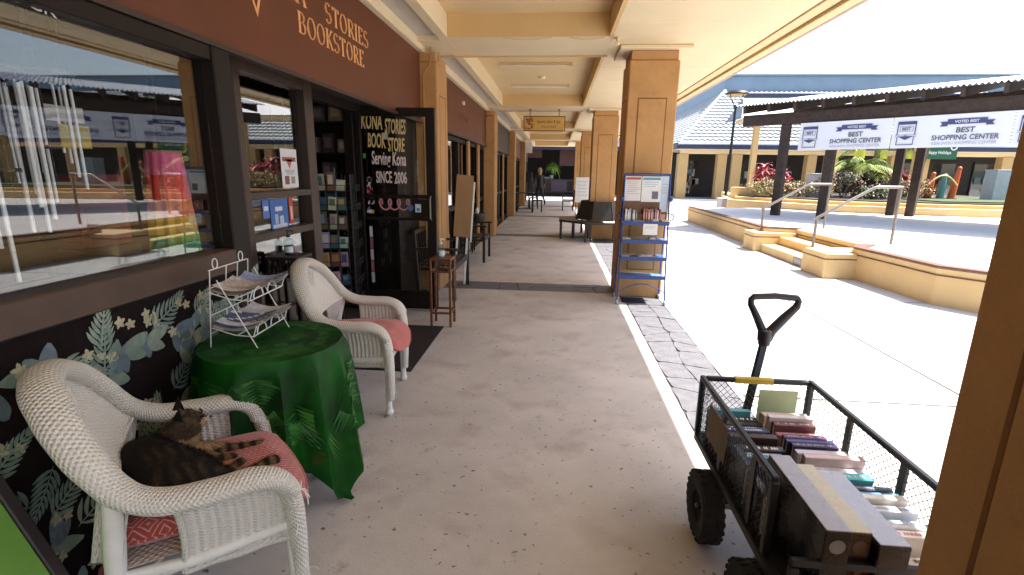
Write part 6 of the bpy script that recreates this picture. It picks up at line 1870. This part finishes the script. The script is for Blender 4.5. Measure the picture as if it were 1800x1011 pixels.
b = MB(); b.lathe([(.44, 4.70), (.45, 4.72), (.36, 4.82), (.15, 4.86), (.001, 4.87)], 24); b.lathe([(.001, 4.695), (.44, 4.70)], 24); b.build('hood', BLACKM, lp, smooth=True, angle=R_(40))
# ================================================================== buildings across the plaza
TILE = mat('pale_roof_tile', (.40, .42, .44), .7, var=.16, scale=1.2, bump=.2, bscale=30)
CAPB = mat('blue_grey_parapet', (.20, .27, .34), .6, var=.1, scale=.6)
EAVE = mat('navy_fascia', (.035, .04, .08), .5, var=.1)
WALLT = mat('tan_wall', (.52, .34, .14), .75, var=.08, scale=1)
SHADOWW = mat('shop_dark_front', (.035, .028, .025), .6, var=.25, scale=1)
def roof_plane(b, p00, p10, p11, p01, rows, cols, amp=.085):
    """overlapping tile courses: a stepped, rippled sheet"""
    p00, p10, p11, p01 = map(Vector, (p00, p10, p11, p01))
    n = (p10 - p00).cross(p01 - p00).normalized()
    if n.z < 0: n = -n
    vs_ = []; fs = []
    per = 2
    nc = cols * per
    for r in range(rows):
        for e in (0, 1):
            v = (r + e) / rows
            a, c = p00.lerp(p01, v), p10.lerp(p11, v)
            for k in range(nc + 1):
                rip = .4 * amp * (1 if k % 2 else -1)
                vs_.append(a.lerp(c, k / nc) + n * ((amp if e == 0 else 0.0) + rip))
    m = nc + 1
    for r in range(rows):
        for k in range(nc):
            i0 = (2 * r) * m + k; i1 = (2 * r + 1) * m + k
            fs.append((i0, i0 + 1, i1 + 1, i1))
            if r < rows - 1:
                j0 = (2 * r + 2) * m + k; fs.append((i1, i1 + 1, j0 + 1, j0))
    b.add(vs_, fs)
fb = empty('plaza_building', (16, 34, 0), 0, 'long low building across the plaza with a pale tiled hip roof', 'building')
def F_(nm, m, bb, parent=None): return bb.build(nm, m, parent or fb, world=True)
X0, X1, Y0 = 7.55, 46.0, 33.0
ZE, ZR = 3.42, 7.0
RI = 3.55                           # horizontal run of the slope
b = MB(); roof_plane(b, (X0, Y0, ZE), (X1, Y0, ZE), (X1, Y0 + RI, ZR), (X0 + RI, Y0 + RI, ZR), 17, 110)
roof_plane(b, (X0, Y0 + 40, ZE), (X0, Y0, ZE), (X0 + RI, Y0 + RI, ZR), (X0 + RI, Y0 + 40, ZR), 17, 100)
tag(F_('roof_tiles', TILE, b), kind='stuff')
b = MB(); b.add([(X0 + .05, Y0 + .05, ZE - .05), (X1, Y0 + .05, ZE - .05), (X1, Y0 + RI, ZR - .06), (X0 + RI, Y0 + RI, ZR - .06), (X0 + .05, Y0 + 40, ZE - .05), (X0 + RI, Y0 + 40, ZR - .06)], [(0, 1, 2, 3), (4, 0, 3, 5)]); F_('roof_deck', EAVE, b)
b = MB(); hp = [(X0, Y0, ZE + .05), (X0 + RI, Y0 + RI, ZR + .06)]
for i in range(18):
    a = Vector(hp[0]).lerp(Vector(hp[1]), i / 18); c = Vector(hp[0]).lerp(Vector(hp[1]), (i + 1.1) / 18); b.tube([a, c], [.13, .10], 8)
F_('hip_ridge', TILE, b)
b = MB(); b.box(X0 + RI - .05, X1, Y0 + RI + .12, Y0 + RI + .6, ZR - .1, 8.0, .03); b.box(X0 + RI - .05, X0 + RI + .5, Y0 + RI + .61, Y0 + 40, ZR - .1, 8.0, .03); F_('roof_parapet', CAPB, b)
b = MB(); b.box(X0 + RI - .12, X1, Y0 + RI - .02, Y0 + RI + .65, 8.005, 8.10); F_('parapet_cap', mat('steel_cap', (.30, .34, .38), .5), b)
b = MB(); b.box(X0 - .06, X1, Y0 - .10, Y0 - .02, 3.08, 3.40, .01); b.box(X0 - .10, X0 - .02, Y0 - .019, Y0 + 40, 3.08, 3.40, .01); F_('fascia', EAVE, b)
b = MB(); b.tube([(X0 - .1, Y0 - .16, 3.40), (X1, Y0 - .16, 3.40)], .06, 8); F_('gutter', mat('pale_gutter', (.42, .48, .56), .4), b)
b = MB(); b.box(X0 - .01, X1, Y0 - .015, Y0 + 4.0, 3.02, 3.075); F_('soffit', CREAM2, b)
b = MB(); b.box(X0 + .2, X1, Y0 + .3, Y0 + .5, 2.80, 3.015); F_('header_beam', CREAM, b)
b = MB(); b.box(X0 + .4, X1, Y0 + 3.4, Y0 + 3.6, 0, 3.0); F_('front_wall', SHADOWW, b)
for px, w in ((7.95, .62), (10.35, .56), (11.25, .62), (15.75, .55), (16.95, .62), (20.6, .45), (22.3, .60), (27.0, .6), (31, .6)):
    b = MB(); b.box(px - w / 2, px + w / 2, Y0 + .2, Y0 + .75, 0, 2.795, .02); F_('column', WALLT, b)
# shopfront bays: frames, panes with coloured displays
for i, (xa, xb) in enumerate(((8.4, 9.9), (11.7, 15.3), (17.4, 20.2), (22.8, 26.4), (27.5, 30.5))):
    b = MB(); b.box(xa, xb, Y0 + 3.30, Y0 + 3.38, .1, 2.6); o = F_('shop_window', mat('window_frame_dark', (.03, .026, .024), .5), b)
    n = max(2, int((xb - xa) / 1.2)); w = (xb - xa) / n
    for k in range(n):
        b = MB(); b.box(xa + k * w + .05, xa + (k + 1) * w - .05, Y0 + 3.285, Y0 + 3.295, .25, 2.45); b.build('pane', GLASS, o, world=True)
    rr = random.Random(i)
    for k in range(3 * n):
        b = MB(); x = xa + .1 + (xb - xa - .5) * rr.random(); z = rr.uniform(.5, 1.7)
        b.col = rr.choice([(.42, .36, .30), (.30, .12, .08), (.12, .2, .24), (.5, .46, .38), (.2, .16, .12)]); b.box(x, x + rr.uniform(.15, .45), Y0 + 3.24, Y0 + 3.28, z, z + rr.uniform(.15, .5)); b.build('display_print', VCOL, o, world=True)
lettering('shop_lettering', [('Seibels', 0, 0, .30, .004, 1)], PAPER, fb, (19.6, Y0 + 3.27, 2.35), (1, 0, 0), (0, 0, 1))
# gabled porch roof that comes forward, with a white sloped roof and a dark gutter on top
pg = empty('porch_roof', (14, 30, 0), 0, 'white roofed porch wing with a dark gutter before the tiled roof', 'porch')
b = MB(); b.add([(10.45, 30.9, 4.75), (24.0, 30.9, 4.75), (24.0, 32.5, 6.05), (11.0, 32.5, 6.05), (10.45, 32.6, 4.75)], [(0, 1, 2, 3), (0, 3, 4)])
b.build('sloped_roof', mat('white_roof', (.74, .72, .70), .6, var=.04), pg, world=True)
b = MB(); b.box(11.0, 24.1, 32.4, 32.7, 6.06, 6.30, .02); b.build('top_gutter', EAVE, pg, world=True)
b = MB(); b.add([(10.43, 30.88, 4.74), (10.0, 32.3, 4.60), (10.95, 32.55, 6.0)], [(0, 2, 1)]); b.add([(10.44, 30.9, 4.70), (10.0, 32.3, 4.56), (10.96, 32.6, 5.98)], [(0, 1, 2)])
b.build('gable_end', mat('gable_shade_grey', (.16, .18, .21), .8, var=.2, scale=6), pg, world=True)  # dark grey carries the shadow triangle at this roof end
b = MB(); b.box(10.6, 24, 31.2, 32.3, 4.55, 4.72); b.build('eave_board', CREAM, pg, world=True)
for x in (11.4, 16.0, 20.5): b = MB(); b.box(x, x + .3, 31.3, 31.6, 0, 4.549); b.build('porch_post', WALLT, pg, world=True)

# ---- restaurant front closing the far end of the walkway
rs = empty('restaurant_front', (-.5, 33.2, 0), 0, 'dark restaurant front closing the far end of the walkway', 'building')
def E_(nm, m, bb, parent=None): return bb.build(nm, m, parent or rs, world=True)
b = MB(); b.box(-9, 5.2, 37.0, 37.2, 0, 4.0); b.box(-9, -8.9, 33.2, 36.99, 0, 4.0); E_('inner_wall', DARK, b)
b = MB(); b.box(-9, 5.2, 33.2, 37, 3.0, 3.2); E_('ceiling', mat('dark_ceiling', (.03, .02, .018), .8), b)
b = MB(); b.box(-9, 5.2, 33.2, 37, -.04, 0.004); E_('dining_floor', mat('dark_floor', (.03, .024, .02), .7), b)
b = MB(); b.box(-2.6, -2.05, 32.2, 33.1, 0, 3.0, .02); E_('wall_pier', WALLT, b)
b = MB(); b.box(1.5, 2.1, 32.8, 33.3, 0, 3.0, .02); E_('wall_pier', WALLT, b)
b = MB(); b.box(-9, 5.2, 32.9, 33.19, 2.95, 3.15); E_('header_fascia', EAVE, b)
b = MB(); b.box(-9, 5.6, 32.3, 38, 3.16, 3.6); E_('roof_edge', TILE, b)
b = MB(); b.box(-2.0, -1.0, 33.4, 33.45, 2.45, 2.94); E_('hanging_panel', mat('maroon_panel', (.06, .022, .018), .7), b)
b = MB(); b.box(.15, 1.4, 33.4, 33.45, 1.95, 2.94); E_('hanging_panel', MATS['maroon_panel'], b)
b = MB(); b.box(-2.0, 1.5, 33.35, 33.42, 1.02, 1.08); b.box(-2.0, 1.5, 33.35, 33.42, .26, .32); E_('rail', DWOOD, b)
for i in range(34):
    b = MB(); x = -1.95 + i * .10; b.box(x, x + .035, 33.37, 33.40, .321, 1.019); E_('baluster', DWOOD, b)
b = MB(); b.box(-.35, .7, 33.30, 33.345, .32, 1.02); E_('rail_panel', mat('plum_panel', (.05, .035, .05), .7), b)
sink = empty('white_basin', (-.75, 34.2, 1.10), 0, 'white basin and cups on the dark restaurant counter', 'basin')
b = MB(); b.lathe([(.001, 0), (.22, .0), (.36, .10), (.38, .12), (.34, .12), (.001, .03)], 18); b.build('bowl', PAPER, sink, smooth=True)
b = MB(); b.box(-.9, 1.3, -.25, .25, -.1, -.002); b.build('counter', DWOOD, sink); b = MB(); b.box(-.88, 1.28, -.22, .22, -1.08, -.101); b.build('cabinet', DWOOD, sink)
for x in (-.35, .4): b = MB(); b.lathe([(.001, 0), (.10, 0), (.12, .24), (.001, .24)], 12, (x, .1, .0)); b.build('cup', PAPER, sink)

# ---- building and hills to the right, outside the frame but seen in the shop windows
eb = empty('east_building', (30, 5, 0), 0, 'grey roofed shop row on the far right side of the plaza seen in window reflections', 'building')
b = MB(); roof_plane(b, (24, -22, 3.4), (24, 26, 3.4), (29, 26, 6.0), (29, -22, 6.0), 16, 120); tag(b.build('roof_tiles', TILE, eb, world=True), kind='stuff')
b = MB(); b.box(29, 34, -22, 26, 3.2, 7.2); b.build('upper_wall', CAPB, eb, world=True)
b = MB(); b.box(23.9, 24.0, -22, 26, 3.0, 3.38); b.build('fascia', EAVE, eb, world=True)
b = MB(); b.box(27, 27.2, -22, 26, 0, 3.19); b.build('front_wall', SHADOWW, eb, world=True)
for k in range(9): b = MB(); b.box(24.4, 25.0, -20 + k * 5.4, -19.4 + k * 5.4, 0, 3.2, .02); b.build('column', WALLT, eb, world=True)
HILL = mat('hill_forest', (.035, .055, .028), .95, var=.4, scale=.03, bump=.6, bscale=.2)
def hill(name, cx, cy_, L_, D, H, ang, seed):
    rr = random.Random(seed); ph = [rr.uniform(0, 6) for _ in range(8)]
    b = MB()
    def f(u, v):
        x = (u - .5) * L_; y = (v - .5) * D
        env = max(0, math.sin(PI * u)) ** .6 * math.sin(PI * v) ** 1.1
        z = H * env * (.72 + .12 * math.sin(u * 9 + ph[0]) + .08 * math.sin(u * 23 + ph[1]) + .05 * math.sin(v * 19 + ph[2]) + .03 * math.sin(u * 61 + ph[3]) * math.sin(v * 47 + ph[4])) + rr.uniform(-.8, .8) * env
        c_, s_ = math.cos(ang), math.sin(ang)
        return Vector((cx + x * c_ - y * s_, cy_ + x * s_ + y * c_, z - .3))
    b.grid(f, 150, 24)
    tag(b.build(name, HILL, smooth=True), kind='structure')
hill('hills', 330, 20, 700, 240, 42, R_(92), 5)
# ================================================================== plants on the stage planter
LEAF = mat('leaf_colour', (1, 1, 1), .5, var=.2, scale=30, attr=True)
BARK = wood('palm_bark', (.10, .07, .045), (.22, .17, .11), .8, (20, 20, 4))
def leafblade(b, p, d, L_, W_, droop, col, n=4, fold=.25):
    p = Vector(p); d = Vector(d).normalized(); s = d.cross(Vector((0, 0, 1)))
    s = s.normalized() if s.length > 1e-3 else Vector((1, 0, 0))
    prev = None; pts = []
    for i in range(n + 1):
        t = i / n; q = p + d * (L_ * t) + Vector((0, 0, -droop * L_ * t * t)); w = W_ * math.sin(PI * min(.98, .08 + t * .9)) ** .8
        up = Vector((0, 0, fold * w)); pts.append((q - s * w + up, q, q + s * w + up))
    b.col = col
    vs_ = [x for tr in pts for x in tr]; fs = []
    for i in range(n): a = i * 3; fs += [(a, a + 1, a + 4, a + 3), (a + 1, a + 2, a + 5, a + 4)]
    b.add(vs_, fs)
def ti_plant(lb, x, y, z, h, pal, n, seed, group):
    rr = random.Random(seed); t = empty('ti_plant', (x, y, z), 0, lb, 'plant', group)
    b = MB(); tips = []
    for k in range(5):
        a = rr.uniform(0, 6.28); r = rr.uniform(.05, .32); hh = h * rr.uniform(.45, .85)
        b.tube([(r * .3 * math.cos(a), r * .3 * math.sin(a), 0), (r * math.cos(a), r * math.sin(a), hh)], [.025, .016], 6); tips.append((r * math.cos(a), r * math.sin(a), hh))
    b.build('stem', BARK, t)
    b = MB()
    for tx_, ty, tz in tips:
        for i in range(n):
            a = i * 2.4 + rr.uniform(-.3, .3); e = rr.uniform(-.1, 1.2); zz = tz - rr.uniform(0, .3)
            f = rr.uniform(.6, 1.3); c = tuple(q * f for q in rr.choice(pal))
            leafblade(b, (tx_, ty, zz), (math.cos(a) * math.cos(e), math.sin(a) * math.cos(e), math.sin(e)), rr.uniform(.28, .46), rr.uniform(.035, .06), rr.uniform(.2, .7), c)
    tag(b.build('leaf', LEAF, t), kind='stuff')
RED = [(.42, .04, .07), (.55, .10, .13), (.30, .02, .05), (.60, .22, .20)]
PUR = [(.07, .018, .03), (.10, .02, .03), (.045, .02, .025), (.06, .05, .03)]
ti_plant('bright red ti plant left of the first pavilion post', 7.55, 19.6, .80, 1.5, RED, 20, 1, 'ti plants on the planter')
ti_plant('bright red ti plant right of the first pavilion post', 8.35, 19.9, .80, 1.2, RED, 18, 2, 'ti plants on the planter')
ti_plant('pink red ti plant behind the second handrail', 12.2, 19.4, .80, 1.3, RED, 18, 3, 'ti plants on the planter')
ti_plant('dark purple ti plant below the yellow green palm', 10.55, 18.5, .80, 1.15, PUR, 24, 4, 'ti plants on the planter')
def bush(lb, x, y, z, rx, ry, rz, pal, n, seed, sz=.09):
    rr = random.Random(seed); t = empty('shrub', (x, y, z), 0, lb, 'shrub', 'low shrubs on the planter')
    b = MB()
    for k in range(6):
        a = rr.uniform(0, 6.28); b.tube([(0, 0, 0), (rx * .6 * math.cos(a), ry * .6 * math.sin(a), rz * .9)], [.02, .008], 5)
    b.build('branch', BARK, t)
    b = MB()
    for i in range(n):
        u = rr.uniform(-1, 1); a = rr.uniform(0, 6.28); r = (1 - u * u) ** .5; q = rr.uniform(.6, 1.0) ** .5 * (1 + .22 * math.sin(a * 5 + u * 4))
        p = (rx * r * math.cos(a) * q, ry * r * math.sin(a) * q, rz * (.55 + .5 * u * q))
        if p[2] < 0: continue
        f = rr.uniform(.5, 1.4); c = tuple(w * f for w in rr.choice(pal)); e = rr.uniform(-.4, 1.2); a2 = rr.uniform(0, 6.28)
        leafblade(b, p, (math.cos(a2) * math.cos(e), math.sin(a2) * math.cos(e), math.sin(e)), rr.uniform(.7, 1.4) * sz, sz * .28, .3, c, 2)
    tag(b.build('foliage', LEAF, t), kind='stuff')
GRN = [(.05, .09, .02), (.08, .12, .03), (.035, .06, .018)]
YEL = [(.28, .26, .08), (.36, .24, .10), (.14, .16, .04), (.45, .36, .22)]
CRO = [(.05, .035, .02), (.12, .05, .03), (.06, .07, .02), (.20, .10, .07), (.03, .03, .015)]
bush('yellow green croton bush under the red ti plants', 7.6, 18.6, .80, .75, .5, .55, YEL, 900, 1)
bush('pale pink flecked bush beside the white pedestal', 8.45, 18.5, .80, .55, .5, .5, YEL + [(.5, .35, .3)], 700, 2)
bush('dark bronze croton bush right of the white pedestal', 9.75, 18.2, .80, .75, .5, .8, CRO, 1100, 3)
bush('brown leaved croton bush beside the dark purple plant', 11.2, 18.4, .80, .6, .5, .7, CRO, 900, 4)
bush('pinkish bush at the foot of the curved palm trunk', 12.35, 18.6, .80, .5, .45, .6, YEL + RED[2:], 700, 5)
bush('small green bush in front of the dark purple plant', 10.4, 17.6, .80, .5, .4, .4, GRN, 500, 6)
def palm(lb, x, y, z, trunk, nf, fl, pal, seed, tr=.10):
    rr = random.Random(seed); t = empty('palm_tree', (x, y, z), 0, lb, 'palm', 'palms on the planter')
    b = MB(); n = len(trunk); P = catmull(trunk, 8); b.tube(P, [tr * (1.15 - .4 * i / len(P)) for i in range(len(P))], 10)
    for i in range(0, len(P) - 1, 1):
        b.tube([P[i], P[i] + (P[i + 1] - P[i]) * .25], tr * (1.22 - .4 * i / len(P)), 10)
    b.build('trunk', BARK, t)
    top = P[-1]
    for k in range(nf):
        a = 2 * PI * k / nf + rr.uniform(-.2, .2); e = rr.uniform(.1, 1.1); L_ = fl * rr.uniform(.8, 1.1)
        d = Vector((math.cos(a) * math.cos(e), math.sin(a) * math.cos(e), math.sin(e))); q = [top + d * L_ * s + Vector((0, 0, -L_ * .75 * s * s)) for s in [i / 12 for i in range(13)]]
        b = MB(); b.col = pal[0]; b.tube(q, [.018 * (1 - i / 14) for i in range(13)], 4)
        for i in range(1, 13):
            dd = (q[i] - q[i - 1]).normalized(); s_ = dd.cross(Vector((0, 0, 1))).normalized(); f = rr.uniform(.7, 1.3)
            for h in (0, .5):
                qq = q[i - 1].lerp(q[i], h)
                for sg in (-1, 1):
                    c = tuple(w * f for w in rr.choice(pal)); leafblade(b, qq, s_ * sg + dd * .55 + Vector((0, 0, .1)), L_ * .30 * math.sin(PI * (.12 + .85 * i / 13)) + .04, .016, .5, c, 2)
        b.build('frond', LEAF, t)
PAL = [(.22, .30, .04), (.32, .36, .06), (.15, .22, .03)]
palm('yellow green palm with a short trunk behind the banner', 10.75, 19.2, .80, [(0, 0, 0), (.02, 0, .5), (.05, 0, 1.05)], 16, 1.35, PAL, 1, .12)
palm('taller green palm partly hidden above the banner edge', 11.6, 19.9, .80, [(0, 0, 0), (.05, 0, .9), (.1, 0, 1.9)], 14, 1.5, PAL, 2, .11)
palm('slender palm with a pale curved trunk by the orange posts', 12.55, 19.4, .80, [(0, 0, 0), (.12, 0, .5), (.42, 0, 1.2), (.52, 0, 2.1), (.48, 0, 3.2)], 10, 1.1, PAL, 3, .065)
hf = empty('hanging_fern', (-.25, 33.9, 1.75), 0, 'bright green fern hanging in the dark restaurant front', 'plant')
b = MB(); b.lathe([(.001, 0), (.12, .02), (.17, .16), (.15, .17), (.001, .15)], 14); b.tube([(0, 0, .16), (0, 0, 1.25)], .008, 4); b.build('basket', DWOOD, hf)
b = MB(); rr = random.Random(8)
for i in range(130):
    a = rr.uniform(0, 6.28); e = rr.uniform(.0, 1.2); f = rr.uniform(.6, 1.4); leafblade(b, (0, 0, .18), (math.cos(a) * math.cos(e), math.sin(a) * math.cos(e), math.sin(e)), rr.uniform(.4, .75), .035, rr.uniform(.5, 1.3), (.20 * f, .30 * f, .04 * f), 4)
tag(b.build('foliage', LEAF, hf), kind='stuff')

# ---- flags and the green holiday banner under the far eave
gb = empty('green_banner', (22.6, 32.6, 2.62), 0, 'dark green holiday banner with white wreaths under the far eave', 'banner')
b = MB(); b.box(-1.0, 1.0, -.01, .01, 0, .95); b.build('banner_sheet', mat('holiday_green', (.015, .10, .05), .6), gb)
v, f = text_mb('Happy Holidays', .26, .01, .8, 'CENTER', .001); b = MB(); b.add([(p[0], -.013 - p[2], .30 + p[1]) for p in v], f); b.build('banner_lettering', PAPER, gb)
for x in (-.75, .75):
    b = MB(); b.tube([(x + .16 * math.cos(q), -.03, .70 + .16 * math.sin(q)) for q in [2 * PI * i / 16 for i in range(17)]], .035, 6); b.build('wreath', PAPER, gb)
for x in (-.9, .9): b = MB(); b.tube([(x, 0, .95), (x, 0, .46 + .6)], .01, 4); b.build('cord', BLACKM, gb)
for i, (x, nm) in enumerate(((18.2, 'left of the second pavilion post'), (19.5, 'right of the second pavilion post'), (21.0, 'left of the green holiday banner'))):
    t = empty('pennant_flag', (x, 32.7, 2.62), 0, f'small yellow green flag hanging under the eave {nm}', 'flag', 'yellow green flags under the eave')
    b = MB(); b.grid(lambda u, w: Vector((-.32 + .64 * u, .04 * math.sin(u * 7 + i), .5 * w)), 8, 3); b.grid(lambda u, w: Vector((.32 - .64 * u, .006 + .04 * math.sin((1 - u) * 7 + i), .5 * w)), 8, 3); b.build('flag_cloth', mat('lime_flag', (.42, .44, .04), .6), t, smooth=True)
    b = MB(); b.tube([(-.34, 0, .5), (.34, 0, .5)], .012, 5); b.build('flag_rod', BLACKM, t)
